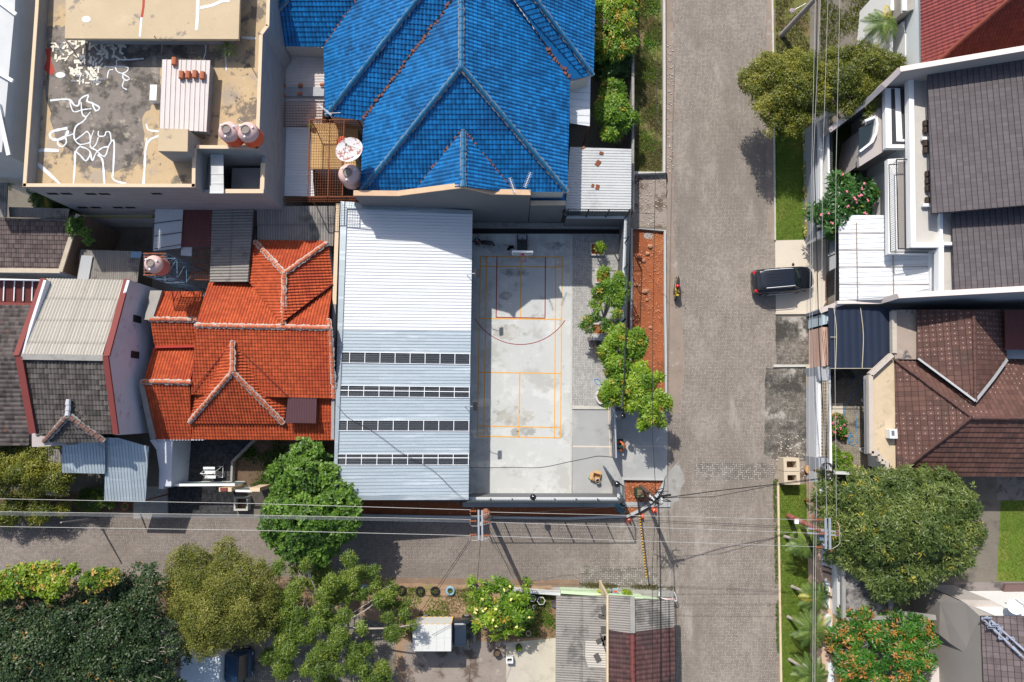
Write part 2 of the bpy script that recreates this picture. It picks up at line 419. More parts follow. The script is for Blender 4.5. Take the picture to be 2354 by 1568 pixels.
def lumps_in(outline, h, dome, n, r, rj=.35):
    """clumps that fill a crown outline (photo points at height h); lower towards the edge"""
    pl = [tuple(P(u, v, h)[:2]) for u, v in outline]
    xs = [p[0] for p in pl]; ys = [p[1] for p in pl]; out = []; tries = 0
    while len(out) < n and tries < 60:
        tries += 1
        x = rng.uniform(min(xs), max(xs), n*4); y = rng.uniform(min(ys), max(ys), n*4)
        ok = in_poly(x, y, pl); x, y = x[ok], y[ok]; ed = edge_dist(x, y, pl)
        keep = ed > r*.2; x, y, ed = x[keep], y[keep], ed[keep]
        for a, b, e in zip(x, y, ed):
            if len(out) >= n: break
            if all((a-o[0])**2+(b-o[1])**2 > (r*.7)**2 for o in out) or tries > 30:
                rr = r*(1-rj+2*rj*rng.random()); rr = min(rr, max(.32*r, e+.3*r)); out.append((a, b, h-rr*.6-dome*max(0, 1-e/(dome*1.5+.3))-rng.random()*.75*min(dome, 1.6), rr))
    return out
def crown(name, parent, lumps, m, n=1500, k=8, L=.24, W=.06, el=.25, tint=(.2, .8), flat=.75, special=0, under=.25, jit=1, spread=0, upw=1.0):
    lumps = np.array([l[:4] for l in lumps]); A = lumps[:, 3]**2; ch = rng.choice(len(lumps), n, p=A/A.sum())
    d = nrm(rng.normal(0, 1, (n, 3))); lowmask = (d[:, 2] < 0) & (rng.random(n) > under); d[lowmask, 2] *= -1
    rad = lumps[ch, 3:4]*(.7+.34*rng.random((n, 1))**.7)*np.where(rng.random((n, 1)) < .12, 1.05+.4*rng.random((n, 1)), 1)
    pos = lumps[ch, :3]+d*rad*np.array([[1, 1, flat]])
    up = nrm(d+np.array([[0, 0, upw]])+rng.normal(0, .25, (n, 3)))
    lt = rng.random(len(lumps))*.5
    base = tint[0]+(tint[1]-tint[0])*np.clip(lt[ch]+rng.random(n)*.5, 0, 1)
    V, t = leaves(pos, up, k, L, W, el, base, spread=spread)
    if special:                                           # young flush / yellow leaves on whole sprigs
        sp = rng.random(n) < special; t = np.where(np.repeat(sp, k), .93+rng.random(n*k)*.07, np.minimum(t, .86))
    else: t = np.minimum(t, .86)
    off = np.array(wloc(parent)) if parent is not None else 0
    return fastmesh(name, V-off, t, m, parent)
def trunk(name, parent, base, lumps, m, r=.16, nb=8, twig=0, fork=.45):
    mb = MB(); base = Vector(base); L = sorted(lumps, key=lambda l: -l[3]); c = Vector((float(np.mean([l[0] for l in L])), float(np.mean([l[1] for l in L])), float(np.mean([l[2] for l in L]))))
    fk = base.lerp(c, fork)+Vector((random.uniform(-.15, .15), random.uniform(-.15, .15), 0))
    mb.tube(smooth_path([base, base.lerp(fk, .5)+Vector((.08, -.05, 0)), fk], 3), [r*1.25]+[r]*6, 9)
    pick = random.sample(L, min(nb, len(L)))
    for l in pick:
        e = Vector((l[0], l[1], l[2]+l[3]*.35)); mid = fk.lerp(e, .5)+Vector((random.uniform(-.3, .3), random.uniform(-.3, .3), random.uniform(0, .4)))
        pth = smooth_path([fk, mid, e], 4); mb.tube(pth, [r*.6*(1-i/len(pth))+.018 for i in range(len(pth))], 6)
        for _ in range(twig):
            q = e+Vector((random.uniform(-1, 1), random.uniform(-1, 1), random.uniform(.45, .95)))*l[3]*.95
            mb.tube([mid.lerp(e, .6), mid.lerp(q, .7)+Vector((0, 0, .15)), q], [.03, .022, .01], 5)
    return mb.build(name, m, parent, smooth=True)
# ---------------- shared materials ----------------
PAVE = mat('grey block paving', (.29, .25, .215), .9, .14, .45, .08, 9, herr=(.105, (.07, .06, .05), .16), zs=(1.7, .45, 1),
           stains=[((.18, .155, .13), .16, .45, .7, .85), ((.38, .345, .30), .42, .54, .7, .6), ((.10, .09, .08), 1.5, .62, .76, .5), ((.15, .125, .10), .6, .58, .68, .5)])
PAVE_LOW = mat('worn block paving of the lower street', (.24, .205, .18), .9, .16, .4, .08, 9, herr=(.105, (.06, .05, .045), .15), zs=(.45, 1.7, 1),
           stains=[((.17, .145, .12), .2, .46, .72, .8), ((.3, .28, .25), .6, .56, .76, .5)])
PAVE_DK = mat('mossy dark block paving', (.19, .17, .145), .92, .35, .7, .14, 8, herr=(.105, (.035, .032, .028), .32),
           stains=[((.04, .038, .034), .5, .42, .62, .85), ((.46, .43, .39), .55, .54, .66, .8), ((.3, .27, .23), 2.2, .56, .68, .6)])
PAVE_COURT = mat('light grey herringbone paving of the court', (.38, .37, .355), .88, .12, .6, .06, 10, herr=(.12, (.16, .15, .14), .16),
           stains=[((.25, .24, .23), .5, .55, .75, .5)])
CONC = mat('pale court concrete', (.50, .51, .49), .8, .12, .5, .06, 12,
           stains=[((.37, .36, .33), .3, .52, .6, .6), ((.27, .26, .23), .75, .6, .66, .55), ((.62, .62, .60), .6, .52, .64, .6), ((.33, .27, .2), .33, .62, .7, .5), ((.2, .2, .19), 2.4, .68, .76, .5)])
CONC_G = mat('smooth grey slab concrete', (.34, .345, .34), .75, .14, .5, .07, 14, stains=[((.46, .45, .42), .4, .5, .66, .6), ((.22, .22, .225), .6, .56, .7, .55)])
CONC_D = mat('weathered concrete', (.30, .29, .27), .9, .25, 1.5, .1, 14, bump=.3, stains=[((.13, .12, .11), 1.1, .52, .7, .7), ((.42, .4, .36), 1.7, .58, .7, .5)])
CONC_B = mat('beige driveway concrete', (.60, .53, .44), .85, .08, .5, .05, 14, stains=[((.48, .4, .3), .6, .54, .75, .5), ((.68, .63, .55), 1.1, .58, .75, .4)])
KERB = mat('pale kerb concrete', (.50, .48, .43), .85, .2, 2.5, .1, 20, bump=.2, stains=[((.25, .22, .18), 2.2, .56, .72, .6)])
KERB_Y = mat('cream drain kerb', (.62, .5, .35), .85, .15, 2, .1, 20, bump=.2, stains=[((.3, .25, .18), 2.0, .6, .75, .5)])
SOIL_R = mat('red laterite soil', (.30, .092, .036), .95, .3, 1.1, .22, 9, bump=.8, bs=14, stains=[((.17, .06, .03), .8, .5, .64, .8), ((.44, .2, .11), 2.6, .58, .68, .7), ((.36, .15, .05), .5, .56, .7, .6)])
SOIL_D = mat('dark brown soil', (.13, .085, .055), .95, .35, 1.2, .2, 10, bump=.7, bs=16, stains=[((.22, .16, .10), 1.1, .52, .68, .7), ((.055, .05, .03), 1.6, .5, .66, .6)])
VERGE = mat('trodden earth of the verge', (.33, .215, .14), .95, .25, .8, .15, 10, bump=.6, bs=14, stains=[((.20, .20, .06), .7, .5, .68, .7), ((.42, .36, .3), 2.1, .62, .74, .6), ((.16, .1, .065), 1.1, .55, .7, .6)])
LAWN = mat('mown grass', (.11, .17, .022), .95, .28, .8, .3, 16, bump=.8, bs=30, stains=[((.21, .21, .05), .7, .48, .66, .7), ((.055, .13, .012), .5, .5, .66, .7)])
WEEDY = mat('weedy dry grass ground', (.15, .155, .045), .95, .3, .9, .3, 14, bump=.8, bs=24, stains=[((.19, .12, .075), .55, .48, .62, .85), ((.08, .1, .02), 1.2, .52, .66, .7)])
WHITE = mat('white painted plaster', (.80, .80, .79), .7, .04, .8, .03, 10)
OFFWH = mat('weathered white plaster', (.55, .56, .56), .8, .12, .8, .05, 10, stains=[((.4, .4, .4), 1.2, .56, .75, .4)])
GREYP = mat('grey wall paint', (.155, .16, .17), .8, .06, .7, .03, 10, stains=[((.12, .125, .13), .9, .55, .75, .4)])
TAUPE = mat('taupe textured paint', (.42, .375, .355), .85, .05, .7, .05, 20, bump=.15, bs=50)
CREAM = mat('cream wall coping', (.68, .52, .36), .85, .1, 2, .06, 20, stains=[((.4, .3, .2), 2.0, .62, .76, .5)])
PINKC = mat('pale pink wall coping', (.74, .63, .58), .8, .04, 1, .03, 14)
BARE = mat('bare cement render', (.29, .29, .295), .9, .2, .9, .08, 12, zs=(1, 1, 3), stains=[((.24, .235, .25), .7, .5, .66, .6), ((.43, .39, .35), 1.3, .58, .72, .5), ((.13, .12, .115), 2.0, .66, .76, .4)])
BLUEW = mat('bluish whitewashed render', (.60, .63, .70), .85, .12, .9, .06, 10, stains=[((.25, .26, .29), 1.1, .56, .72, .6), ((.52, .53, .56), 2.1, .6, .74, .4)])
BLUE = mat('glazed blue roof tile', (.006, .135, .36), .36, .14, .5, .1, 12, spec=.45, tile=(.3, .7, .3), stains=[((.004, .05, .15), .5, .48, .68, .7), ((.03, .22, .45), .9, .58, .74, .4), ((.03, .05, .07), 1.6, .66, .76, .5)])
BLUE_R = mat('glazed blue ridge tile', (.012, .13, .27), .35, .12, 2, .08, 14, spec=.6)
ORANGE = mat('orange clay roof tile', (.44, .082, .028), .8, .16, .7, .14, 14, tile=(.2, .5, .75), stains=[((.33, .05, .022), .5, .48, .64, .8), ((.52, .14, .045), .9, .56, .7, .55), ((.10, .045, .035), 3.6, .66, .72, .6)])
ORANGE_R = mat('orange clay ridge cap', (.48, .12, .05), .8, .2, 3, .12, 16, stains=[((.6, .5, .42), 3, .52, .64, .7)])
MORTAR = mat('pale ridge mortar', (.44, .385, .345), .9, .2, 4, .12, 20, stains=[((.4, .2, .13), 3, .55, .7, .6)])
MORTAR_B = mat('dull grey ridge mortar', (.20, .22, .24), .9, .25, 4, .12, 20, stains=[((.07, .1, .14), 3, .5, .66, .7)])
UNDERT = mat('unglazed broken tile', (.17, .065, .05), .85, .25, 3, .15, 16)
MAROON = mat('dark maroon roof tile', (.085, .042, .04), .75, .2, .8, .12, 12, tile=(.3, .7), stains=[((.05, .035, .035), .7, .48, .64, .7), ((.2, .07, .06), 1.1, .62, .74, .5)])
BROWN = mat('brown ribbed roof tile', (.135, .065, .05), .75, .14, .7, .1, 12, tile=(.22, .75, .6), stains=[((.06, .04, .035), .7, .5, .66, .7), ((.19, .085, .065), 1.0, .58, .72, .4)])
BROWN_D = mat('brown roof tile patched with white mortar dots', (.115, .058, .046), .75, .14, .7, .1, 12, tile=(.2, .75, .6), dots=((.55, .53, .51), .0065, .25, .42), stains=[((.06, .04, .035), .7, .52, .68, .6)])
REDT = mat('glossy red roof tile', (.25, .05, .038), .3, .12, .7, .1, 12, spec=.7, tile=(.16, .5), coat=.3)
SLATE = mat('dark grey shingle', (.115, .10, .105), .85, .12, .5, .08, 20, tile=(.12, .8, .25), stains=[((.085, .072, .08), .6, .52, .7, .6), ((.15, .13, .13), 1.6, .58, .74, .5)])
SLATE_B = mat('weathered brown-grey shingle', (.145, .115, .115), .9, .2, .8, .1, 16, tile=(.2, .8, .7), stains=[((.08, .065, .065), .9, .55, .7, .7), ((.3, .27, .26), 1.6, .66, .76, .4)])
ASB = mat('weathered asbestos cement sheet', (.27, .25, .225), .92, .14, .7, .14, 10, tile=(.08, .3, .75), stains=[((.085, .08, .075), .6, .5, .64, .75), ((.34, .32, .28), 1.4, .6, .72, .5)])
ASB_L = mat('pale asbestos cement sheet', (.45, .42, .37), .92, .1, .6, .12, 10, tile=(.08, .3, .7), stains=[((.28, .26, .23), .6, .55, .7, .6)])
DKTILE = mat('black weathered roof tile', (.10, .088, .08), .9, .2, 1, .15, 12, tile=(.4, .65), stains=[((.045, .04, .038), .8, .5, .66, .6), ((.24, .21, .19), 1.8, .64, .74, .6)])
DKTILE_B = mat('dark flat roof tile with brown cast', (.125, .095, .088), .9, .16, 1, .15, 12, tile=(.35, .5), stains=[((.2, .17, .15), 1.2, .6, .72, .5), ((.05, .04, .04), .6, .56, .7, .5)])
METW = mat('white roof sheet', (.70, .715, .725), .5, .05, .5, .03, 8, spec=.4, tile=(.03, 0, .45))  # grey lines at the rib feet are rib shade painted in
METB = mat('bare aluminium zinc sheet', (.47, .54, .58), .42, .13, .5, .08, 5, metal=.35, spec=.5, zs=(.35, 3, 1), tile=(.07, 0, .4), stains=[((.64, .70, .73), .7, .54, .66, .6), ((.38, .42, .45), .9, .6, .7, .5)])
METO = mat('old galvanised sheet', (.52, .53, .53), .55, .12, 1, .08, 12, metal=.15, stains=[((.3, .22, .16), 1.5, .62, .72, .7), ((.38, .38, .38), .6, .52, .66, .5)])
METP = mat('pinkish white clay sheet', (.62, .56, .53), .75, .08, 1, .06, 12, stains=[((.4, .36, .34), 1.4, .58, .74, .5)])
MAROONM = mat('dark red gutter paint', (.20, .045, .04), .7, .1, 1.5, .08, 12)
POLYR = mat('translucent red-brown roof sheet', (.125, .032, .028), .5, .15, 1, .1, 12, spec=.4, stains=[((.2, .06, .05), 1.0, .55, .7, .5)])
POLYB = mat('dark brown translucent roof sheet', (.095, .045, .05), .5, .1, 1, .1, 12, spec=.4)
SKYL = mat('smoked translucent roof panel', (.045, .055, .07), .35, .3, 1.2, .15, 12, spec=.5, alpha=.6)
STEEL = mat('galvanised steel', (.5, .53, .56), .45, .1, 2, .06, 20, metal=.6)
ALUW = mat('white painted metal frame', (.8, .81, .82), .5, .03, 1, .02, 10)
BLKM = mat('black painted metal', (.02, .022, .025), .45, .1, 2, .08, 20, spec=.5)
FENCE_G = mat('grey blue painted fence metal', (.13, .17, .19), .55, .1, 2, .06, 20)
RUST = mat('rusty iron', (.22, .075, .035), .85, .3, 3, .2, 20, stains=[((.09, .04, .03), 3, .5, .7, .7)])
CONPOLE = mat('concrete utility pole', (.36, .32, .30), .9, .15, 2, .1, 20, stains=[((.22, .18, .17), 2, .55, .7, .6)])
CERAM = mat('brown ceramic insulator', (.35, .1, .03), .3, .15, 4, .1, 20, spec=.6)
CABLE = mat('pale weathered cable', (.45, .44, .42), .6, .1, 4, .05, 20, metal=.2)
CABLE_D = mat('black cable', (.015, .015, .017), .6, .1, 4, .05, 20)
TANKP = mat('sun-bleached pink water tank plastic', (.66, .45, .41), .6, .08, 2, .05, 12, stains=[((.55, .34, .28), 1.5, .6, .75, .4)])
TANKO = mat('orange water tank plastic', (.68, .11, .04), .5, .08, 2, .05, 12, stains=[((.5, .32, .28), 2.2, .54, .7, .7)])
BARK = mat('tree bark', (.20, .165, .135), .9, .25, 5, .2, 20, bump=.5)
BARKL = mat('pale grey bark', (.42, .37, .33), .9, .2, 5, .15, 20, bump=.4)
RUBBER = mat('black rubber', (.018, .018, .019), .8, .2, 4, .1, 20)
PTBLUE = mat('pale blue painted tyre', (.25, .42, .52), .7, .2, 5, .15, 20, stains=[((.06, .07, .08), 4, .58, .7, .6)])
WOOD = mat('weathered timber', (.28, .19, .12), .85, .25, 3, .15, 20)
PLY = mat('yellow shuttering plywood', (.52, .33, .14), .8, .15, 1.5, .1, 12, stains=[((.26, .15, .07), 1.4, .52, .68, .6), ((.62, .42, .2), 1.1, .58, .7, .4)])
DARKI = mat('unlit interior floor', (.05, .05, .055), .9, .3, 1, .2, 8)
TERRA = mat('terracotta', (.42, .14, .07), .8, .15, 5, .1, 20)
ORPL = mat('orange plastic', (.8, .1, .03), .5, .06, 4, .04, 20)
WHPL = mat('white plastic', (.78, .78, .77), .45, .03, 4, .02, 20)
BLPL = mat('blue hose plastic', (.03, .26, .55), .4, .1, 6, .05, 20)
YEL = mat('yellow paint', (.78, .42, .02), .5, .05, 4, .05, 20)
CARD = mat('cardboard', (.50, .30, .14), .85, .06, 4, .04, 20)
LINE_O = mat('orange court line paint', (.72, .36, .05), .8, .15, 3, .1, 16, stains=[((.45, .42, .36), 2.5, .58, .7, .6), ((.4, .12, .02), .9, .58, .66, .7)])
LINE_R = mat('dark red court line paint', (.28, .03, .03), .8, .15, 3, .1, 16)
SEAL = mat('white sealant paint', (.68, .70, .72), .75, .12, 4, .08, 20, stains=[((.42, .38, .33), 2.6, .58, .68, .7)])
GREENM = mat('pale green wall paint', (.52, .66, .45), .8, .12, 1.4, .06, 12)
GLASSD = mat('dark window glass', (.02, .03, .035), .08, .05, 2, .02, 8, spec=.8)
PIPE = mat('white plastic pipe', (.7, .72, .72), .5, .05, 4, .03, 20)
# leaves: last stop of each ramp is the young / yellow flush
LF_MANGO = leafmat('mango leaves', [(.018, .05, .006), (.045, .11, .012), (.11, .20, .02), (.24, .32, .03), (.42, .18, .05)], [0, .35, .65, .87, 1])
LF_LIME = leafmat('bright mango leaves', [(.04, .10, .008), (.10, .21, .012), (.21, .34, .02), (.34, .42, .03), (.5, .30, .04)], [0, .3, .6, .87, 1])
LF_BIG = leafmat('dusty mango leaves', [(.035, .07, .014), (.085, .13, .025), (.16, .21, .05), (.26, .31, .08), (.5, .4, .04)], [0, .35, .65, .87, 1])
LF_ORN = leafmat('mango leaves with copper flush', [(.018, .07, .008), (.04, .14, .012), (.08, .22, .02), (.14, .28, .03), (.55, .20, .06)], [0, .35, .65, .87, 1])
LF_BROAD = leafmat('broad green leaves', [(.02, .055, .008), (.05, .115, .012), (.10, .20, .02), (.17, .30, .035), (.3, .40, .06)], [0, .3, .6, .87, 1])
LF_DARK = leafmat('dark fig leaves', [(.012, .03, .01), (.028, .06, .018), (.055, .095, .03), (.11, .15, .06), (.5, .24, .05)], [0, .35, .65, .87, 1])
LF_YEL = leafmat('yellow green young leaves', [(.05, .11, .01), (.12, .22, .015), (.25, .34, .02), (.36, .4, .04), (.55, .3, .07)], [0, .35, .65, .87, 1])
LF_OLIVE = leafmat('olive fine leaves', [(.06, .08, .012), (.13, .15, .02), (.23, .24, .04), (.33, .32, .07), (.4, .36, .08)], [0, .35, .65, .87, 1], trans=.3)
LF_OLIVE2 = leafmat('yellow olive leaves', [(.045, .07, .008), (.11, .135, .014), (.21, .22, .02), (.34, .31, .035), (.42, .3, .05)], [0, .35, .65, .87, 1])
LF_FEATH = leafmat('feathery green leaves', [(.035, .075, .01), (.085, .15, .016), (.17, .24, .03), (.25, .33, .05), (.32, .36, .04)], [0, .35, .65, .87, 1], trans=.3)
LF_FRANG = leafmat('frangipani leaves', [(.015, .06, .012), (.035, .11, .02), (.07, .17, .03), (.12, .24, .045), (.3, .3, .04)], [0, .35, .65, .87, 1], rough=.35)
LF_PALM = leafmat('palm fronds', [(.035, .08, .02), (.08, .15, .03), (.16, .24, .05), (.27, .33, .06), (.6, .42, .05)], [0, .35, .65, .87, 1])
LF_DRY = leafmat('dry grass', [(.12, .09, .04), (.2, .15, .06), (.1, .13, .03), (.16, .2, .04), (.4, .3, .15)], [0, .35, .65, .87, 1])
PINKF = mat('pink petals', (.72, .2, .27), .6, .1, 9, .05, 20)
CREAMF = mat('cream yellow petals', (.85, .74, .25), .6, .1, 9, .05, 20)
def ray(u, v):
    dx = (u-1176.5)/FPX; dy = -(v-784)/FPX
    return Vector((dx, dy*math.cos(TILT)+math.sin(TILT), dy*math.sin(TILT)-math.cos(TILT)))
def PY(u, v, y0):
    r = ray(u, v); t = y0/r.y; return Vector((r.x*t, y0, CH+r.z*t))
def PX(u, v, x0):
    r = ray(u, v); t = x0/r.x; return Vector((x0, r.y*t, CH+r.z*t))
# =============== SETTING: ground, roads, yards ===============
MB().poly([(-160, -160, 0), (160, -160, 0), (160, 160, 0), (-160, 160, 0)]).build('ground', mat('packed urban ground', (.17, .15, .125), .95, .25, .5, .15, 8, bump=.5, bs=12, stains=[((.09, .08, .07), .8, .5, .66, .6)]), kind='structure')
sheet('road', [(1527, -160), (1530, 405), (1533, 520), (1531, 900), (1534, 945), (1533, 1092), (1520, 1130), (1500, 1165), (1472, 1190), (1400, 1193), (1400, 1347), (1552, 1349), (1556, 1800), (1802, 1800), (1792, 1300), (1786, 1100), (1785, 845), (1782, 560), (1777, 0), (1773, -160)], .004, PAVE)
sheet('street', [(-260, 1184), (300, 1188), (820, 1191), (1400, 1193), (1400, 1346), (900, 1336), (330, 1332), (-260, 1326)], .004, PAVE_LOW)
# rough patch of stone setts across the junction
sheet('road_patch', [(1600, 1066), (1700, 1062), (1790, 1072), (1790, 1100), (1700, 1104), (1610, 1100), (1594, 1084)], .008, mat('broken paving blocks', (.25, .225, .2), .9, .3, 1, .15, 10, herr=(.14, (.04, .035, .03), .3), stains=[((.13, .11, .09), 1.2, .52, .66, .6)]))
sheet('road_patch', [(1330, 1300), (1500, 1306), (1530, 1345), (1480, 1349), (1335, 1344)], .008, mat('broken paving blocks', (.2, .2, .2)))
# damp cement smear at the corner
sheet('road_stain', [(1533, 1092), (1560, 1060), (1575, 1105), (1560, 1150), (1520, 1178), (1490, 1185), (1520, 1130)], .008, CONC_D)
# cement gutter strips and bare edges beside the roads
sheet('gutter', [(1530, 0), (1546, 0), (1549, 300), (1546, 520), (1534, 520), (1531, 400)], .008, mat('dusty road edge', (.27, .215, .175), .95, .25, .9, .2, 12, stains=[((.40, .37, .34), 1.1, .55, .68, .6), ((.16, .12, .1), 1.4, .55, .68, .6)]))
sheet('gutter', [(1532, 520), (1546, 520), (1560, 640), (1575, 850), (1560, 950), (1535, 950), (1532, 900)], .008, mat('dusty road edge', (.2, .2, .2)))
sheet('gutter', [(1762, -60), (1777, -60), (1780, 300), (1783, 560), (1768, 560), (1760, 300)], .008, mat('dusty road edge', (.2, .2, .2)))
sheet('gutter', [(320, 1325), (900, 1328), (1330, 1334), (1330, 1348), (900, 1342), (320, 1338)], .008, mat('brown roadside gutter', (.22, .15, .105), .95, .3, 1.0, .2, 12, stains=[((.34, .27, .2), 1.6, .55, .7, .6)]))
# planting strip beside the blue house
sheet('soil_or_shade_strip', [(1452, -160), (1528, -160), (1528, 394), (1452, 394)], .012, WEEDY)
sheet('bare_yard', [(1448, 398), (1533, 398), (1533, 522), (1446, 522)], .008, mat('rubbly bare ground', (.28, .235, .2), .95, .3, .9, .2, 12, bump=.5, stains=[((.10, .065, .045), .7, .5, .62, .85), ((.5, .44, .37), 1.1, .6, .72, .7)]))
sheet('planting_bed', [(1448, 528), (1529, 528), (1529, 945), (1440, 945)], .02, SOIL_R)
sheet('planting_bed', [(1433, 1103), (1524, 1103), (1503, 1144), (1470, 1174), (1440, 1186), (814, 1184), (814, 1150), (1433, 1162)], .02, SOIL_R)
# court lot
sheet('court', [(1070, 538), (1313, 538), (1315, 1136), (1060, 1136)], .012, CONC)
sheet('court_paving', [(1314, 538), (1426, 538), (1420, 640), (1410, 933), (1314, 933)], .012, PAVE_COURT)
sheet('driveway', [(1314, 940), (1412, 940), (1420, 1060), (1434, 1102), (1425, 1136), (1314, 1136)], .012, CONC_G)
sheet('driveway', [(1412, 945), (1534, 945), (1533, 1090), (1526, 1101), (1434, 1101), (1420, 1060), (1412, 1060)], .016, CONC_G)
MB().prism(m2([(1070, 513), (1426, 515), (1426, 527), (1070, 525)]), 0, .18).build('step', CONC_D, kind='structure')
sheet('drain', [(1070, 526), (1426, 528), (1426, 537.5), (1070, 536)], .013, mat('black drain bottom', (.012, .012, .014), .6))  # near-black flat strip along the drain
MB().prism(m2([(1314.5, 932.5), (1400, 934), (1400, 941), (1314.5, 940.5)]), 0, .1).build('kerb', KERB, kind='structure')
mb = MB(); ribbon(mb, m2([(1313.5, 540), (1312, 1134)], .016), .12); mb.build('kerb_line', KERB, kind='structure')
mb = MB(); ribbon(mb, m2([(1316, 1026), (1408, 1027)], .016), .1); ribbon(mb, m2([(1418, 1025), (1533, 1026)], .02), .05); mb.build('slab_joint', CONC_B, kind='structure')
# court markings
lo, lr = MB(), MB(); Z = .018
def ln(mb, a, b, w=.075, z=Z): ribbon(mb, [P(a[0], a[1], z), P(b[0], b[1], z)], w)
TL, TR, BR, BL = (1104, 589.5), (1292, 591), (1288, 1006.8), (1096.8, 1002.5)
def lerp(a, b, t): return (a[0]+(b[0]-a[0])*t, a[1]+(b[1]-a[1])*t)
for a, b in ((TL, TR), (TR, BR), (BR, BL), (BL, TL)): ln(lo, a, b)
ln(lo, (1118.2, 590), (1111.3, 1003)); ln(lo, (1277.3, 591), (1274, 1006.5))
ln(lo, lerp(TL, BL, .055), lerp(TR, BR, .055), z=.0185); ln(lo, lerp(TL, BL, .345), lerp(TR, BR, .345), z=.0185)
ln(lo, lerp(TL, BL, .645), lerp(TR, BR, .643), z=.0185); ln(lo, lerp(TL, BL, .943), lerp(TR, BR, .943), z=.0185)
ln(lo, (1197.3, 591), (1196.3, 733)); ln(lo, (1194.5, 857), (1192.3, 1004.5))
lo.build('court_line', LINE_O, kind='structure')
Z2 = .021
for a, b in (((1142, 590), (1140, 729.5)), ((1253.3, 591), (1252.4, 731.5)), ((1140, 729.5), (1252.4, 731.5))): ln(lr, a, b, .07, Z2)
arc = [(1196+122*math.sin(t), 670+122*math.cos(t)) for t in np.linspace(-1.03, 1.0, 30)]
ribbon(lr, [P(u, v, Z2+.001) for u, v in arc], .05); lr.build('court_line', LINE_R, kind='structure')
def blob(u, v, ru, rv, z, n=40, j=.2):
    return [P(u+ru*math.cos(a)*(1+random.uniform(-j, j)), v+rv*math.sin(a)*(1+random.uniform(-j, j)), z) for a in [2*math.pi*i/n for i in range(n)]][::-1]
st = mat('damp mark on concrete', (.42, .41, .37), .85, .2, 1.2, .1, 12, stains=[((.32, .30, .26), 1.6, .5, .62, .7), ((.5, .5, .48), .9, .5, .58, .9)]); s2 = mat('dark damp mark on concrete', (.33, .33, .31), .85, .25, 2, .1, 12, stains=[((.44, .44, .42), 1.8, .5, .6, .9)])
mb = MB(); mb.poly(blob(1182, 958, 44, 21, .0135)); mb.poly(blob(1166, 763, 34, 17, .0135)); mb.poly(blob(1112, 1002, 14, 24, .0135)); mb.build('court_stain', st, kind='structure')
mb = MB()
for a in ((1211, 991, 20, 10), (1183, 994, 9, 9), (1161, 680, 15, 9), (1290, 996, 6, 9)): mb.poly(blob(*a, .0145))
mb.build('court_stain', s2, kind='structure')
mb = MB()
for a in ((1184, 626, 30, 10), (1150, 570, 30, 9), (1270, 565, 22, 10), (1175, 575, 9, 14)): mb.poly(blob(*a, .014, j=.3))
mb.build('court_stain', mat('grey stain on concrete', (.4, .4, .385), .85, .2, 2, .1, 12, stains=[((.22, .22, .21), 1.5, .52, .6, .8)]), kind='structure')
# right hand side: verges, driveways, drains
sheet('verge', [(1778, -160), (1860, -160), (1862, 284), (1781, 284)], .01, WEEDY)
sheet('lawn', [(1780, 284), (1846, 284), (1848, 552), (1783, 552)], .01, LAWN)
sheet('flower_bed', [(1846, 284), (1856, 284), (1858, 552), (1848, 552)], .012, SOIL_D)
sheet('driveway', [(1781, 553), (1898, 550), (1900, 690), (1884, 719), (1783, 719)], .02, CONC_B)
sheet('parking_pad', [(1783, 727), (1884, 727), (1886, 840), (1784, 840)], .012, PAVE_DK)
sheet('parking_pad', [(1760, 846), (1853, 846), (1857, 1058), (1785, 1062), (1755, 1045)], .012, PAVE_DK)
sheet('verge', [(1783, 1062), (1862, 1062), (1862, 1112), (1778, 1112)], .012, mat('rubbly bare ground', (.2, .2, .2)))
sheet('lawn', [(1790, 1112), (1870, 1112), (1880, 1760), (1800, 1760)], .012, LAWN)
sheet('drain', [(1856, 284), (1868, 284), (1870, 640), (1858, 640)], .006, mat('black drain bottom', (.012, .012, .014)))
sheet('drain', [(1862, 843), (1877, 843), (1880, 1110), (1884, 1760), (1874, 1760), (1866, 1110)], .006, mat('black drain bottom', (.012, .012, .014)))
for pts in ([(1771, -160), (1773, 0), (1778, 280), (1780, 552), (1783, 552), (1781, 280), (1777, 0), (1775, -160)], [(1786, 1110), (1789, 1300), (1796, 1760), (1801, 1760), (1793, 1300), (1790.5, 1110)], [(1853, 843), (1862, 843), (1866, 1110), (1875, 1760), (1869, 1760), (1860, 1110)], [(1778, 838), (1888, 838), (1888, 843), (1778, 844)], [(1523, -160), (1523.5, 395), (1529, 398), (1528.5, -160)]):
    MB().prism(m2(pts, .15), 0, .15).build('kerb', KERB_Y if pts[0][0] > 1780 else KERB, kind='structure')
MB().prism(m2([(1782, 719.5), (1880, 719), (1880, 722), (1782, 722.5)], .1), 0, .12).build('kerb', CONC_B, kind='structure')
# gardens and yards behind walls
sheet('garden', [(1910, 285), (1972, 285), (1975, 470), (1912, 470)], .012, mat('lawn darkened for shade', (.075, .11, .02), .95, .3, .9, .3, 16, bump=.7))  # grass colour darkened to carry the garden's shade
sheet('yard', [(1905, 848), (2000, 848), (2000, 1080), (1905, 1080)], .012, mat('hexagonal yard paving', (.27, .235, .185), .9, .2, .9, .15, 9, herr=(.13, (.13, .11, .09), .15), stains=[((.05, .045, .04), .45, .5, .62, .85)]))
sheet('lawn', [(2300, 1150), (2700, 1150), (2700, 1336), (2290, 1336)], .012, LAWN)
sheet('garden_path', [(2290, 1085), (2700, 1085), (2700, 1150), (2290, 1150)], .01, mat('stone path', (.22, .19, .18), .9, .2, 1, .1, 8, stains=[((.06, .06, .06), 1, .5, .6, .8)]))
sheet('garden_path', [(2190, 1338), (2700, 1338), (2700, 1410), (2190, 1410)], .01, mat('stone path', (.2, .2, .2)))
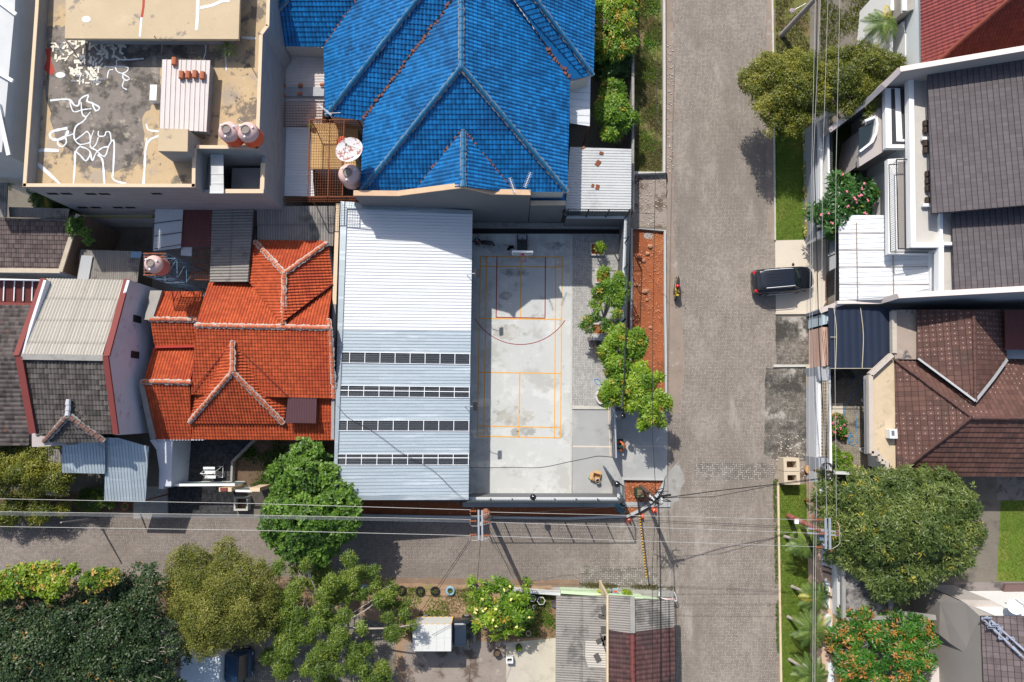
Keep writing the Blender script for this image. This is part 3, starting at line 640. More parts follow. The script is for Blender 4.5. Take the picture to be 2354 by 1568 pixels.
sheet('yard', [(395, 1000), (586, 1000), (534, 1062), (530, 1112), (395, 1114)], .012, mat('dark yard paving', (.05, .05, .052), .8, .3, .7, .15, 8, herr=(.12, (.02, .02, .02), .45), stains=[((.17, .165, .16), 1.5, .62, .74, .6)]))
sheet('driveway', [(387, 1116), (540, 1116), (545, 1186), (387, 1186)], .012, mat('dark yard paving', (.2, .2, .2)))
sheet('garden', [(588, 1000), (772, 1000), (772, 1150), (532, 1110), (534, 1064)], .01, SOIL_D)
sheet('yard', [(308, 1116), (385, 1120), (385, 1192), (306, 1192)], .014, CONC_D)
sheet('garden', [(-100, 1130), (306, 1130), (306, 1184), (-100, 1182)], .01, SOIL_D)
sheet('verge', [(-260, 1330), (330, 1336), (900, 1340), (1270, 1348), (1270, 1800), (-260, 1800)], .01, VERGE)
sheet('soil_or_shade_strip', [(-260, 1345), (360, 1345), (420, 1420), (420, 1800), (-260, 1800)], .013, SOIL_D)  # dark sheet under the fig tree, canopy shade put into its colour
sheet('yard_paving', [(300, 1420), (800, 1408), (905, 1440), (930, 1800), (300, 1800)], .016, mat('grass block paving', (.25, .215, .185), .95, .25, .8, .15, 9, herr=(.12, (.06, .065, .03), .2), stains=[((.13, .10, .07), .6, .5, .64, .7)]))
sheet('car_park', [(930, 1475), (1163, 1475), (1163, 1800), (930, 1800)], .014, mat('rubbly bare ground', (.2, .2, .2)))
sheet('patio', [(1163, 1478), (1278, 1466), (1278, 1800), (1163, 1800)], .018, mat('cracked patio concrete', (.48, .43, .36), .9, .15, .8, .08, 12, stains=[((.33, .29, .24), .9, .52, .68, .6), ((.7, .68, .66), 1.2, .66, .72, .7)]))
sheet('front_garden', [(1163, 1362), (1283, 1366), (1283, 1464), (1163, 1470)], .014, mat('weedy red brown soil', (.22, .13, .08), .95, .3, 1, .2, 10, bump=.5, stains=[((.09, .15, .025), .9, .5, .6, .8)]))
sheet('pavement', [(1270, 1349), (1500, 1351), (1548, 1352), (1548, 1372), (1270, 1368)], .014, CONC_D)
sheet('yard', [(350, 485), (590, 485), (590, 690), (350, 690)], .008, CONC_D)
# =============== WALLS AND FENCES ROUND THE COURT ===============
def fence_mesh(parent, a, b, z0, z1, posts, lean=0):
    a, b = Vector(a), Vector(b); L = (b-a).length; d = (b-a)/L; mb = MB()
    n = int(L/.16)
    for i in range(n+1):
        p = a+d*L*i/n; mb.tube([(p.x, p.y, z0), (p.x, p.y, z1)], .008, 4)
    for k in range(1, 6):
        z = z0+(z1-z0)*k/6; mb.tube([(a.x, a.y, z), (b.x, b.y, z)], .007, 4)
    mb.build('wire_mesh', FENCE_G, parent)
    MB().tube([(a.x, a.y, z1), (b.x, b.y, z1)], .035, 6).build('top_rail', BLKM, parent)
    for i in range(posts+1):
        p = a+d*L*i/posts; MB().box((p.x, p.y, (z0+z1)/2), (.07, .07, z1-z0)).build('post', BLKM, parent)
def walled(name, label, pts, h=2.3, zt=4.2, posts=(5,), mesh=True):
    q = [P(u, v, h) for u, v in pts]; t = T(name, label, 'wall', (q[0].x, q[0].y, 0))
    mb = MB(); wallrun(mb, [(u, v, h) for u, v in pts], .16, 0); mb.build('wall', GREYP, t)
    cp = MB()
    for a, b in zip(q[:-1], q[1:]): cp.bar(a+Vector((0, 0, .02)), b+Vector((0, 0, .02)), .2, .045)
    cp.build('coping', OFFWH, t)
    if mesh:
        for i, (a, b) in enumerate(zip(q[:-1], q[1:])): fence_mesh(t, a, b, h+.04, zt, posts[i])
    return t
walled('court_wall', 'grey court wall with wire mesh on top along the lower street', [(1079, 1146), (1421, 1146.5)], posts=(7,))
walled('court_wall', 'grey court wall with wire mesh and white coping beside the red soil bed', [(1438, 499), (1429, 740), (1421, 935)], posts=(4, 3))
walled('court_wall', 'short grey mesh topped wall between the court paving and the metal sheet roof', [(1301, 499), (1437, 500)], posts=(3,))
walled('court_wall', 'short grey wall end beside the open swing gate leaf', [(1421.5, 1110), (1421.5, 1146)], posts=(1,))
MB().box(PK(33, 1010, 1390)+Vector((0, 0, .06)), (.35, 2.2, .12)).box(PK(33, 500, 1503)+Vector((0, 0, .06)), (14.6, .35, .12)).build('footing', CONC_G, kind='structure')
# planter kerbs (low concrete walls)
def lowwall(name, label, pts, wd, z, m, cat='planter wall', closed=False, group=None):
    q = [P(u, v, z) for u, v in pts]
    if closed: q.append(q[0].copy())
    L, Rr = [], []; n = len(q)
    mb = MB(); ribbon(mb, q, wd); vs = [Vector(v) for v in mb.v]; out = MB()
    for i in range(n-1):
        out.prism([vs[i], vs[i+1], vs[i+1+n], vs[i+n]], 0, z+.0007*i)
    return out.build(name, m, label=label, cat=cat, group=group)
lowwall('planter_wall', 'low grey concrete kerb wall round the long red soil bed by the road', [(1448, 945), (1452, 524), (1528, 530), (1528.5, 700), (1532, 946)], .16, .3, mat('new grey kerb concrete', (.42, .43, .42), .85, .1, 1, .06, 12))
lowwall('planter_wall', 'low grey kerb wall curving round the corner red soil bed with the utility box', [(1433, 1160), (1431.5, 1101), (1526, 1102), (1521, 1122), (1504, 1147), (1488, 1163), (1470, 1174), (1442, 1187), (1300, 1192), (1000, 1188), (815, 1184.5)], .16, .3, mat('new grey kerb concrete', (.2, .2, .2)))
lowwall('planter_wall', 'long low plastered kerb wall of the weedy strip beside the blue roofed house', [(1526, -160), (1527, 200), (1526.5, 396), (1455, 397)], .18, .45, KERB)
MB().prism(m2([(1452, -160), (1458, -160), (1457, 490), (1451.5, 490)], 2.0), 0, 2.0).build('boundary_wall', CONC_D, label='long narrow grey concrete wall between the mango trees and the weedy strip', cat='wall')
# planter boxes on the court paving
def pbox(label, cx, cy, w, d):
    p = P(cx, cy); t = T('planter_box', label, 'planter box', p)
    mb = MB(); th = .1; h = .22
    for c, s in (((0, d/2, h/2), (w+th, th, h)), ((0, -d/2, h/2), (w+th, th, h)), ((w/2, 0, h/2), (th, d-th, h)), ((-w/2, 0, h/2), (th, d-th, h))): mb.box(c, s)
    mb.build('rim', KERB, t, local=True); MB().box((0, 0, .08), (w-th, d-th, .12)).build('soil', SOIL_R, t, local=True)
    return p
pb1 = pbox('square concrete planter box on the court paving nearest the basketball hoop', 1372, 574, .95, .85)
pb2 = pbox('square concrete planter box half under the middle mango tree branch', 1383, 636, .9, .95)
pb3 = pbox('concrete planter box holding the mango trunk beside the scrap metal pile', 1377, 757, 1.0, .75)
pr = P(1388, 911); t = T('planter_ring', 'round white concrete planter ring with red soil beside the blue hose', 'planter', pr)
MB().lathe((0, 0, 0), [(.52, 0), (.52, .3), (.66, .3), (.66, 0)], 28).build('rim', OFFWH, t, local=True, smooth=False)
MB().lathe((0, 0, 0), [(.5, 0), (.5, .2)], 24).build('soil', SOIL_R, t, local=True)
# ---- sliding gate leaf and swing gate ----
a = P(1412, 936, 1.9); b = P(1416, 1053, 1.9); t = T('sliding_gate', 'long grey steel sliding gate half closed across the court driveway', 'gate', (a.x, a.y, 0))
mb = MB(); mb.bar((a.x, a.y, .12), (b.x, b.y, .12), .08); mb.bar((a.x, a.y, 1.9), (b.x, b.y, 1.9), .1, .06); mb.bar((a.x, a.y, 1.0), (b.x, b.y, 1.0), .05)
mb.build('frame', STEEL, t); mb = MB()
for i in range(24):
    p = a.lerp(b, i/23.); mb.box((p.x, p.y, 1.0), (.04, .09, 1.75))
mb.build('slat', GREYP, t)
mb = MB(); mb.bar((a.x-.14, a.y, .03), (b.x-.14, b.y, .03), .05, .05); mb.build('rail', CREAM, t)
a = P(1393, 1074, 1.8); b = P(1414, 1104, 1.8); t = T('swing_gate', 'narrow grey steel gate leaf standing open inside the driveway corner', 'gate', (b.x, b.y, 0))
mb = MB(); mb.bar((a.x, a.y, .15), (b.x, b.y, .15), .06); mb.bar((a.x, a.y, 1.8), (b.x, b.y, 1.8), .07)
for i in range(8):
    p = a.lerp(b, i/7.); mb.box((p.x, p.y, .98), (.05, .05, 1.65))
mb.build('frame', STEEL, t)
MB().bar((a.x, a.y, 1.0), (b.x, b.y, 1.0), .02, 1.5).build('panel', GREYP, t)
# ---- globe lamps ----
for lab, (u, v, h), (bu, bv) in (('black globe lamp on the mesh fence corner by the metal sheet roof', (1449.5, 488, 3.3), (1443, 500)),
        ('black globe lamp where the court wall meets the tall house wall', (1299.5, 489, 3.2), (1302, 499)),
        ('black globe lamp on a thin arm beside the sliding gate', (1431, 957, 2.9), (1430, 945)),
        ('black globe lamp at the swing gate post', (1417.7, 1113, 2.9), (1421, 1110)),
        ('black globe lamp on the wall above the lower street', (1225, 1142.5, 3.1), (1225, 1146))):
    p = P(u, v, h); bb = P(bu, bv, 2.3); t = T('globe_lamp', lab, 'lamp', (p.x, p.y, 0))
    MB().tube([(bb.x, bb.y, 2.2), (bb.x, bb.y, h-.1), (p.x, p.y, h-.15)], .03, 6).build('pole', BLKM, t)
    MB().ball(p, .22, 12).build('globe', mat('smoked black globe', (.012, .014, .018), .12, spec=.8), t, smooth=True)
# ---- floodlights on the hall eave ----
for lab, (u, v) in (('black floodlight on a short arm over the upper court line', (1096.5, 628)), ('black floodlight on a short arm over the lower half of the court', (1091.5, 934))):
    p = P(u, v, 4.3); t = T('floodlight', lab, 'floodlight', (p.x, p.y, 0))
    MB().box(p, (.3, .55, .1), ry=.3).build('housing', BLKM, t, bevel=.02); MB().box(p+Vector((.02, 0, -.062)), (.24, .48, .012), ry=.3).build('lens', GLASSD, t)
    MB().tube([(p.x-.75, p.y, 3.5), (p.x-.5, p.y, 4.1), (p.x-.1, p.y, 4.25)], .025, 6).build('arm', STEEL, t)
# ---- basketball hoop ----
p = P(1200, 560); t = T('basketball_hoop', 'portable basketball hoop with clear backboard and red ring at the court end', 'basketball hoop', p)
MB().box((0, 0, .14), (.75, 1.25, .28)).build('base', BLKM, t, local=True, bevel=.06)
MB().box((0, .42, .30), (.6, .35, .06)).build('sandbag', mat('faded grey cloth', (.35, .37, .42), .9, .3, 9, .1, 30), t, local=True, bevel=.02)
MB().tube([(0, .1, .2), (0, -.15, 1.8), (0, -.42, 2.75)], .06, 8).tube([(0, .4, .2), (0, -.1, 1.6)], .03, 6).build('pole', BLKM, t, local=True)
bz = 2.95; q = P(1200.5, 580.5, bz)-p
MB().box((q.x, q.y, bz-.02), (1.35, .05, .85)).build('backboard', mat('milky acrylic board', (.45, .45, .43), .3, .05, 3, .02, 9), t, local=True)
mb = MB()
for c, s in (((q.x, q.y-.03, bz+.42), (1.42, .12, .07)), ((q.x, q.y-.03, bz-.46), (1.42, .12, .07)), ((q.x-.69, q.y-.03, bz), (.06, .1, .9)), ((q.x+.69, q.y-.03, bz), (.06, .1, .9))): mb.box(c, s)
mb.build('board_frame', ALUW, t, local=True)
rz = P(1201, 594, 2.7)-p; ring = [(rz.x+.24*math.cos(i*math.pi/12), rz.y+.24*math.sin(i*math.pi/12), 2.7) for i in range(25)]
RED = mat('bright red paint', (.75, .02, .03), .45, .05, 3, .03, 9)
MB().tube(ring, .018, 6).box((rz.x, rz.y+.31, 2.66), (.16, .14, .14)).build('ring', RED, t, local=True)
# =============== COURT HALL (white and aluminium roof) ===============
def xl(y): return 797.5-25*(y-478)/670
def xr(y): return 1085.7-9*(y-484)/665
HW, HE = 4.3, 3.5
o = P(930, 800); t = T('sports_hall', 'long low hall beside the court with white and bluish metal roof and dark skylight bands', 'building', (o.x, o.y, 0))
def hp(y0, y1, y0r=None, y1r=None):
    y0r = y0 if y0r is None else y0r; y1r = y1 if y1r is None else y1r
    return [(xl(y0), y0, HW), (xr(y0r), y0r, HE), (xr(y1r), y1r, HE), (xl(y1), y1, HW)]
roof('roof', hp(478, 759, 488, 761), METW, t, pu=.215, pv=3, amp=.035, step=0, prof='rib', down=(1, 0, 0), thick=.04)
bands = [(809.5, 834, 813.6, 838), (886, 911, 889.9, 914.3), (966, 990, 966.8, 991), (1043.6, 1068.6, 1043.6, 1068.6)]
prev = (759, 761)
for b in bands+[(1147, 0, 1148, 0)]:
    roof('roof', hp(prev[0], b[0], prev[1], b[2]), METB, t, pu=.215, pv=3, amp=.035, step=0, prof='rib', down=(1, 0, 0), thick=.03)
    prev = (b[1], b[3])
for k, (a0, a1, b0, b1) in enumerate(bands):
    g = roof('skylight', hp(a0, a1, b0, b1), SKYL, t, pu=.12, pv=3, amp=.02, step=0, prof='corr', down=(1, 0, 0), thick=.01)
    f = MB(); n = 8
    A0, A1, B0, B1 = [P(*q)+Vector((0, 0, .05)) for q in ((xl(a0), a0, HW), (xl(a1), a1, HW), (xr(b0), b0, HE), (xr(b1), b1, HE))]
    for i in range(n+1):
        s = (i+.55)/(n+.6) if i < n else .995
        f.bar(A0.lerp(B0, s), A1.lerp(B1, s), .04, .04)
    f.bar(A0, B0, .035, .05); f.bar(A1, B1, .035, .05)
    if k in (1, 3): f.bar(A0.lerp(A1, .35 if k == 3 else .45), B0.lerp(B1, .35 if k == 3 else .45), .05, .04)
    f.build('frame', ALUW, g)
q = [P(783, 463, HW+.1), P(797.5, 478, HW+.1), P(xl(1148), 1148, HW+.1), P(765.5, 1150, HW+.1)]
MB().slab(q, .12).build('flashing', METB, t)
MB().slab([P(783, 463, HW+.12), P(1085.7, 484, HE+.12), P(1085.7, 492, HE+.12), P(797.5, 479, HW+.12)], .06).build('flashing', METB, t)
MB().slab([P(773, 1138, HW+.09), P(1077.5, 1142, HE+.09), P(1077, 1149, HE+.09), P(765.6, 1149.5, HW+.09)], .06).build('flashing', METB, t)
hw_ = MB()
def vwall(mb, a, b, z0, z1, th=.15):
    a, b = Vector(a), Vector(b); d = (b-a); d.z = 0; d.normalize(); nn = Vector((-d.y, d.x, 0))*th/2
    zz = z1 if isinstance(z1, (tuple, list)) else (z1, z1)
    mb.prism([Vector((*(a-nn).xy, zz[0])), Vector((*(b-nn).xy, zz[1])), Vector((*(b+nn).xy, zz[1])), Vector((*(a+nn).xy, zz[0]))], z0)
NW, SW, SE, NE = P(786, 470, HW), P(771, 1143, HW), P(1072, 1143, HE), P(1078, 492, HE)
vwall(hw_, NW, SW, 0, HW-.06); vwall(hw_, SW, SE, 0, (HW-.06, HE-.06)); vwall(hw_, NW, NE, 0, (HW-.06, HE-.06)); hw_.build('wall', GREYP, t)
for i in range(9):
    s = i/8; p = P(1080-7*s, 495+640*s, HE); MB().box((p.x-.35, p.y, HE/2-.05), (.14, .14, HE-.1)).build('column', OFFWH, t)
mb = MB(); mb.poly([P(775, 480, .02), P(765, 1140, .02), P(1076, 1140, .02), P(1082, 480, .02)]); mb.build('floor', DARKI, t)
# things seen through the skylights
for lab, u, v, w_, d_, m_ in (('pale covered table under the skylights beside the west door', 915, 978, 1.6, 1.0, OFFWH), ('brown timber bench seen through the lowest skylight band', 1003, 1056, 2.2, .6, WOOD), ('brown cluttered worktable seen through the third skylight band', 985, 980, 2.2, 1.2, WOOD), ('light grey tabletop seen through the lowest skylight band', 905, 1052, 1.6, 1.0, METO)):
    p = P(u, v, .8); tt = T('table', lab, 'table', (p.x, p.y, 0)); MB().box((p.x, p.y, .78), (w_, d_, .06)).build('tabletop', m_, tt)
    for sx in (-1, 1):
        for sy in (-1, 1): MB().box((p.x+sx*(w_/2-.08), p.y+sy*(d_/2-.08), .375), (.06, .06, .75)).build('leg', WOOD, tt)
# wall between hall and orange house
lw = MB(); wallrun(lw, [(776, 468, 4.0), (768, 700, 4.0), (764, 1010, 4.0)], .2, 0); tt = lw.build('party_wall', BARE, label='tall thin rendered wall squeezed between the orange roof and the white hall', cat='wall')
lw = MB(); wallrun(lw, [(776, 468, 4.03), (768, 700, 4.03)], .26, 3.99); cpg = lw.build('coping', CREAM, tt)
# hoses / wires lying on the hall roof
cb = MB(); cb.tube(smooth_path([P(775, 932, 4.4), P(800, 960, 4.35), P(846, 985, 4.25), P(880, 1008, 4.2), P(925, 1042, 4.1), P(960, 1060, 4.0), P(1000, 1085, 3.9), P(1040, 1125, 3.8), P(1070, 1150, 4.6), P(1090, 1170, 7.0)], 3), .014, 5)
cb.build('cable', CABLE_D, label='thin black cable trailing diagonally over the hall skylight bands', cat='cable')
# =============== BLUE ROOFED HOUSE ===============
o = P(1060, 300); t = T('blue_roofed_house', 'big two storey house with glazed bright blue tiled hip roofs', 'house', (o.x, o.y, 0))
E, RH = 6.2, 10.1
bt = dict(pu=.245, pv=.30, amp=.05, step=.04)
def zm(u, v, plane):  # height of the roof plane where the sight line through (u,v) meets it; plane = (nx,ny,nz,d)
    r = ray(u, v); n = Vector(plane[:3]); c = Vector((0, 0, CH)); tt_ = (plane[3]-n.dot(c))/n.dot(r); return (c+r*tt_).z
def plane3(a, b, c):
    a, b, c = P(*a), P(*b), P(*c); n = (b-a).cross(c-a).normalized(); return (n.x, n.y, n.z, n.dot(a))
def on(pl, pts): return [(u, v, zm(u, v, pl)) for u, v in pts]
RT = (1060, -90, RH); RB = (1060, 154, RH)
plS = plane3((829, 443, E), (1303, 443, E), RB); plW = plane3((829, 443, E), RB, RT); plE = plane3((1303, 443, E), RB, RT)
roof('roof', on(plS, [(829, 441), (1060, 154), (1303, 441)]), BLUE, t, **bt)
roof('roof', on(plW, [(829, 441), (1060, 154), (1060, -24), (836, 276)]), BLUE, t, **bt)
roof('roof', on(plE, [(1303, 441), (1309, 188), (1116, -90), (1060, -90), (1060, 154)]), BLUE, t, **bt)
# west stepped hips
plW2s = plane3((750, 268, E), (833, 276, E), (958, -3, zm(1043, -3, plW)-.1)); A = (750, 264)
h2 = zm(960, -3, plW2s)
roof('roof', on(plW2s, [(750, 266), (834, 277), (1058, -20), (1060, -90), (1030, -90), (960, -3)]), BLUE, t, **bt)
plW2w = plane3((748, 264, E), (745, 107, E), (960, -3, h2))
roof('roof', on(plW2w, [(748, 264), (960, -3), (1030, -90), (905, -90), (822, 0), (745, 107)]), BLUE, t, **bt)
plW3s = plane3((638, 107, 5.9), (746, 107, 5.9), (700, -3, 7.4))
roof('roof', on(plW3s, [(638, 107), (746, 107), (824, -3), (890, -90), (730, -90), (662, -4), (629, 32)]), BLUE, t, **bt)
roof('roof', [(629, 34, zm(629, 34, plW3s)), (662, -4, zm(662, -4, plW3s)), (730, -90, zm(730, -90, plW3s)), (628, -90, 6.2)], BLUE, t, **bt)
# east stepped hip
plE2s = plane3((1308, 186, zm(1308, 186, plE)), (1362, 174, 6.0), (1228, -3, 8.5))
roof('roof', on(plE2s, [(1312, 183), (1362, 173), (1228, -3), (1164, -90), (1100, -90), (1184, 3)]), BLUE, t, **bt)
plE2e = plane3((1362, 173, 6.0), (1366, 0, 6.0), (1228, -3, 8.5))
roof('roof', on(plE2e, [(1363, 173), (1368, -90), (1164, -90), (1228, -3)]), BLUE, t, **bt)
# south gablet
def z_(u, v, pl): return zm(u, v, pl)
gR = (1064, 300, z_(1064, 300, plS)+.15); gF = (1065, 428, gR[2]+.05)
vl = (955, 442, z_(955, 441, plS)+.06); vr = (1178, 441, z_(1178, 441, plS)+.06)
roof('roof', [gR, gF, (950, 444, vl[2]+.1)], BLUE, t, **bt); roof('roof', [gR, (1182, 443, vr[2]+.1), gF], BLUE, t, **bt)
# ridge and hip caps
rm = dict(r=.13, seg=.42, mortar=MORTAR_B, mw=.36, mr=.02)
for a, b in ((RT, RB), ((829, 441, E), RB), ((1303, 441, E), RB), ((750, 266, zm(750, 266, plW2s)), (1030, -90, zm(1030, -90, plW2s))), ((629, 34, zm(629, 34, plW3s)), (662, -4, zm(662, -4, plW3s))), ((1363, 173, 6.0), (1164, -90, zm(1164, -90, plE2s))), (gR, gF)):
    ridge('ridge_cap', (a[0], a[1], a[2]+.1), (b[0], b[1], b[2]+.1), BLUE_R, t, **rm)
# valleys with broken unglazed tile edges
def valley(pts, wd=.3, m=UNDERT, par=None, z=.1):
    mb = MB(); q = [P(*p)+Vector((0, 0, z)) for p in pts]
    for a, b in zip(q[:-1], q[1:]):
        n = max(2, int((b-a).length/.22))
        for i in range(n):
            p = a.lerp(b, (i+.5)/n)
            if random.random() < .85:
                mb.box(p+Vector((random.uniform(-.08, .08), random.uniform(-.08, .08), random.uniform(-.02, .03))), (random.uniform(.12, wd), random.uniform(.14, .3), .05), rz=random.uniform(0, 3), rx=random.uniform(-.3, .3))
    return mb.build('broken_tiles', m, par or t)
dv = mat('dark roof valley', (.02, .014, .013), .9)
for pts, pl in (([(834, 277), (1043, -3), (1058, -22)], plW), ([(746, 107), (824, -3), (890, -90)], plW3s), ([(1064, 300), (952, 443)], plS), ([(1064, 300), (1180, 442)], plS)):
    q = on(pl, pts); valley(q, .16); mb = MB(); ribbon(mb, [P(*p)+Vector((0, 0, .085)) for p in q], .13); mb.build('valley_gutter', dv, t)
valley(on(plE, [(1184, 0), (1245, 85), (1312, 183)]), .5)
valley(on(plE, [(1255, 110), (1305, 178)]), .5)
# gable wall with cream coping (south face) and wing walls
pk = [(812.7, 448, 6.7), (915, 449, 6.9), (1065, 430, 8.2), (1130, 445, 7.3), (1219, 447, 7.0)]
yw = P(812.7, 448, 6.7).y
q = [PY(u, v, yw) for u, v, _ in pk]
gw = MB(); n = len(q)
gw.add([(p.x, yw, p.z) for p in q]+[(p.x, yw, 0) for p in q]+[(p.x, yw+.2, p.z) for p in q]+[(p.x, yw+.2, 0) for p in q],
       [(i, i+n, i+1+n, i+1) for i in range(n-1)]+[(i+2*n, i+1+2*n, i+1+3*n, i+3*n) for i in range(n-1)]+[(i, i+1, i+1+2*n, i+2*n) for i in range(n-1)]+[(0, 2*n, 3*n, n), (n-1, 2*n-1, 4*n-1, 3*n-1)])
gw.build('wall', GREYP, t)
cp = MB()
for a, b in zip(q[:-1], q[1:]): cp.bar(a+Vector((0, .1, .04)), b+Vector((0, .1, .04)), .34, .1)
cp.build('coping', mat('stained cream coping', (.62, .42, .27), .85, .15, 2, .1, 18, stains=[((.36, .16, .16), 1.3, .58, .7, .7)]), t)
a = PY(1219, 467, yw); b = PY(1300, 469, yw); mb = MB(); vwall(mb, (a.x, yw+.1, 0), (b.x, yw+.1, 0), 0, 4.6, .2); mb.build('wall', GREYP, t)
mb = MB(); mb.bar((a.x, yw+.1, 4.64), (b.x, yw+.1, 4.64), .3, .08); mb.build('coping', CREAM, t)
mb = MB(); mb.prism([P(838, 437, E), P(1296, 437, E), P(1300, 190, E), P(1355, 170, E), P(1360, -80, E), P(640, -80, E), P(645, 100, E), P(752, 105, E), P(756, 262, E), P(838, 274, E)], 0, 5.9); mb.build('wall', mat('pale house wall', (.5, .48, .45), .85, .1, 1), t)
MB().prism([P(1220, 445, 4.4), P(1298, 445, 4.4), P(1298, 466, 4.4), P(1220, 466, 4.4)], 4.2, 4.4).build('roof', BLUE, t)
# metal sheet roofs leaning on the blue house
def canopy(label, polys, m, name='canopy', cat='canopy', posts=(), **kw):
    p0 = P(*(polys[0] if not isinstance(polys[0][0], (tuple, list)) else polys[0][0])); tt = T(name, label, cat, (p0.x, p0.y, 0)); kw.setdefault('thick', .03)
    roof('roof_sheet', polys, m, tt, **kw)
    for (u, v, h) in posts:
        q_ = P(u, v, h); MB().box((q_.x, q_.y, h/2-.05), (.08, .08, h-.1)).build('post', RUST, tt)
    return tt
mt = dict(pu=.19, pv=4, amp=.03, step=0, prof='rib')
canopy('old silvery sheet metal canopy with rust patches beside the blue roof and the weedy strip', [(1310, 338, 3.1), (1451, 343, 2.9), (1450, 486, 2.9), (1299, 485, 3.1)], METO, down=(1, 0, 0), posts=[(1446, 480, 2.8), (1446, 350, 2.8)], **mt)
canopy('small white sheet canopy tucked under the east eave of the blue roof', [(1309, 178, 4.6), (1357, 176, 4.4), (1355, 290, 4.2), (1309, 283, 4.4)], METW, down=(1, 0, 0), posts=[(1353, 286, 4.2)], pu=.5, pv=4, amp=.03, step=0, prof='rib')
rp = MB()
for (u, v, r_) in ((1373, 430, .25), (1362, 427, .18), (1374, 375, .3), (1382, 352, .2), (1320, 425, .12), (1340, 340, .2)):
    rp.box(P(u, v, 3.06), (r_*1.4, r_, .012), rz=random.random()*3)
rp.build('rust_patch', RUST, [x for x in bpy.data.objects if x.get('label', '').startswith('old silvery')][0])
dkr = dict(pu=.2, pv=4, amp=.03, step=0, prof='rib')
t2 = canopy('white corrugated lean-to with a dark translucent strip, beside the upper blue roof', [(646, 108, 4.6), (748, 108, 4.6), (745, 232, 4.4), (643, 232, 4.4)], METP, down=(1, 0, .02), **dkr)
MB().slab([P(643, 200, 4.62), P(745, 200, 4.62), P(744, 221, 4.62), P(642, 221, 4.62)], .02).build('translucent_panel', mat('milky translucent strip', (.3, .31, .33), .5, .2, 3), t2)
for k, (u, v) in enumerate(((652, 198), (652, 221), (691, 197), (690, 216), (741, 196))):
    MB().tube([P(u, v, 4.66)+Vector((-.13, 0, .05)), P(u, v, 4.66)+Vector((.13, 0, .05))], .12, 8).build('ridge_tile', TERRA, label='loose terracotta ridge tile weighing down the white lean-to roof', cat='roof tile', group='loose ridge tiles on the lean-to')
canopy('rust streaked white sheet roof under the iron grille beside the water tank', [(643, 233, 4.3), (743, 233, 4.3), (740, 288, 4.2), (640, 290, 4.2)], METP, down=(1, 0, .02), **dkr)
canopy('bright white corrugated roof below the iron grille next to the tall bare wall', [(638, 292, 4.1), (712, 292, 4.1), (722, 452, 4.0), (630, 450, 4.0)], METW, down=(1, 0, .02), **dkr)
# iron grille cage, plywood deck, tank, dish
p = P(770, 330, 4.6); t3 = T('timber_platform', 'yellow stained plywood deck inside the rusty iron cage', 'platform', (p.x, p.y, 0))
MB().slab([P(716, 284, 4.8), P(824, 284, 4.8), P(818, 388, 4.8), P(713, 388, 4.8)], .15).build('deck', PLY, t3)
MB().prism([P(720, 290, 4.7), P(820, 290, 4.7), P(816, 384, 4.7), P(718, 384, 4.7)], 0, 4.5).build('wall', BARE, t3)
p = P(712, 450, 5); t3 = T('iron_cage', 'rusty iron bar cage over the plywood deck and stairwell', 'cage', (p.x, p.y, 0))
g = MB()
X0, X1 = P(712, 276, 6.2), P(822, 276, 6.2); Y1 = P(722, 452, 6.2)
x0, x1, y0, y1 = X0.x, X1.x, X0.y, Y1.y
for i in range(15): x = x0+(x1-x0)*.72*i/14; g.tube([(x, y0, 6.2), (x, y1, 6.2)], .012, 4)
for i in range(30): y = y0+(y1-y0)*i/29; g.tube([(x0, y, 6.2), (x0+(x1-x0)*.72, y, 6.2)], .012, 4)
for k in range(5): z = 4.9+k*.3; g.tube([(x0, y0, z), (x1, y0, z)], .012, 4)
for i in range(22): x = x0+(x1-x0)*i/21; g.tube([(x, y0, 4.8), (x, y0, 6.2)], .012, 4)
g.build('bars', RUST, t3); g = MB()
for x in (x0, x0+(x1-x0)*.42, x0+(x1-x0)*.72): g.tube([(x, y0, 6.22), (x, y1, 6.22)], .04, 6)
g.tube([(x0, y0, 6.2), (x1, y0, 6.2), (x1, y0, 4.7)], .04, 6); g.tube([(x0, y1, 6.2), (x1, y1, 6.2)], .04, 6)
for x, y in ((x0, y0), (x1, y0), (x0, y1), (x1, y1)): g.tube([(x, y, 4), (x, y, 6.2)], .04, 6)
g.build('frame', RUST, t3)
g = MB(); a0 = P(632, 234, 4.9); a1 = P(745, 289, 4.9)
for i in range(34): x = a0.x+(a1.x-a0.x)*i/33; g.tube([(x, a0.y, 4.7), (x, a1.y, 4.7)], .011, 4)
for i in range(10): y = a0.y+(a1.y-a0.y)*i/9; g.tube([(a0.x, y, 4.7), (a1.x, y, 4.7)], .014, 4)
g.build('iron_grille', RUST, label='flat rusty iron grille laid over the white sheet roof beside the bare building', cat='grille')
g = MB(); a0 = P(622, 452, 4.4); a1 = P(822, 462, 4.4)
for i in range(46): x = a0.x+(a1.x-a0.x)*i/45; g.tube([(x, a0.y, 4.2), (x+.1, a1.y, 4.25)], .014, 4)
for k in range(3): y = a0.y+(a1.y-a0.y)*k/2; g.tube([(a0.x, y, 4.2), (a1.x, y, 4.2)], .02, 4)
g.build('iron_grille', RUST, label='narrow rusty barred grille at the head of the white hall roof', cat='grille')
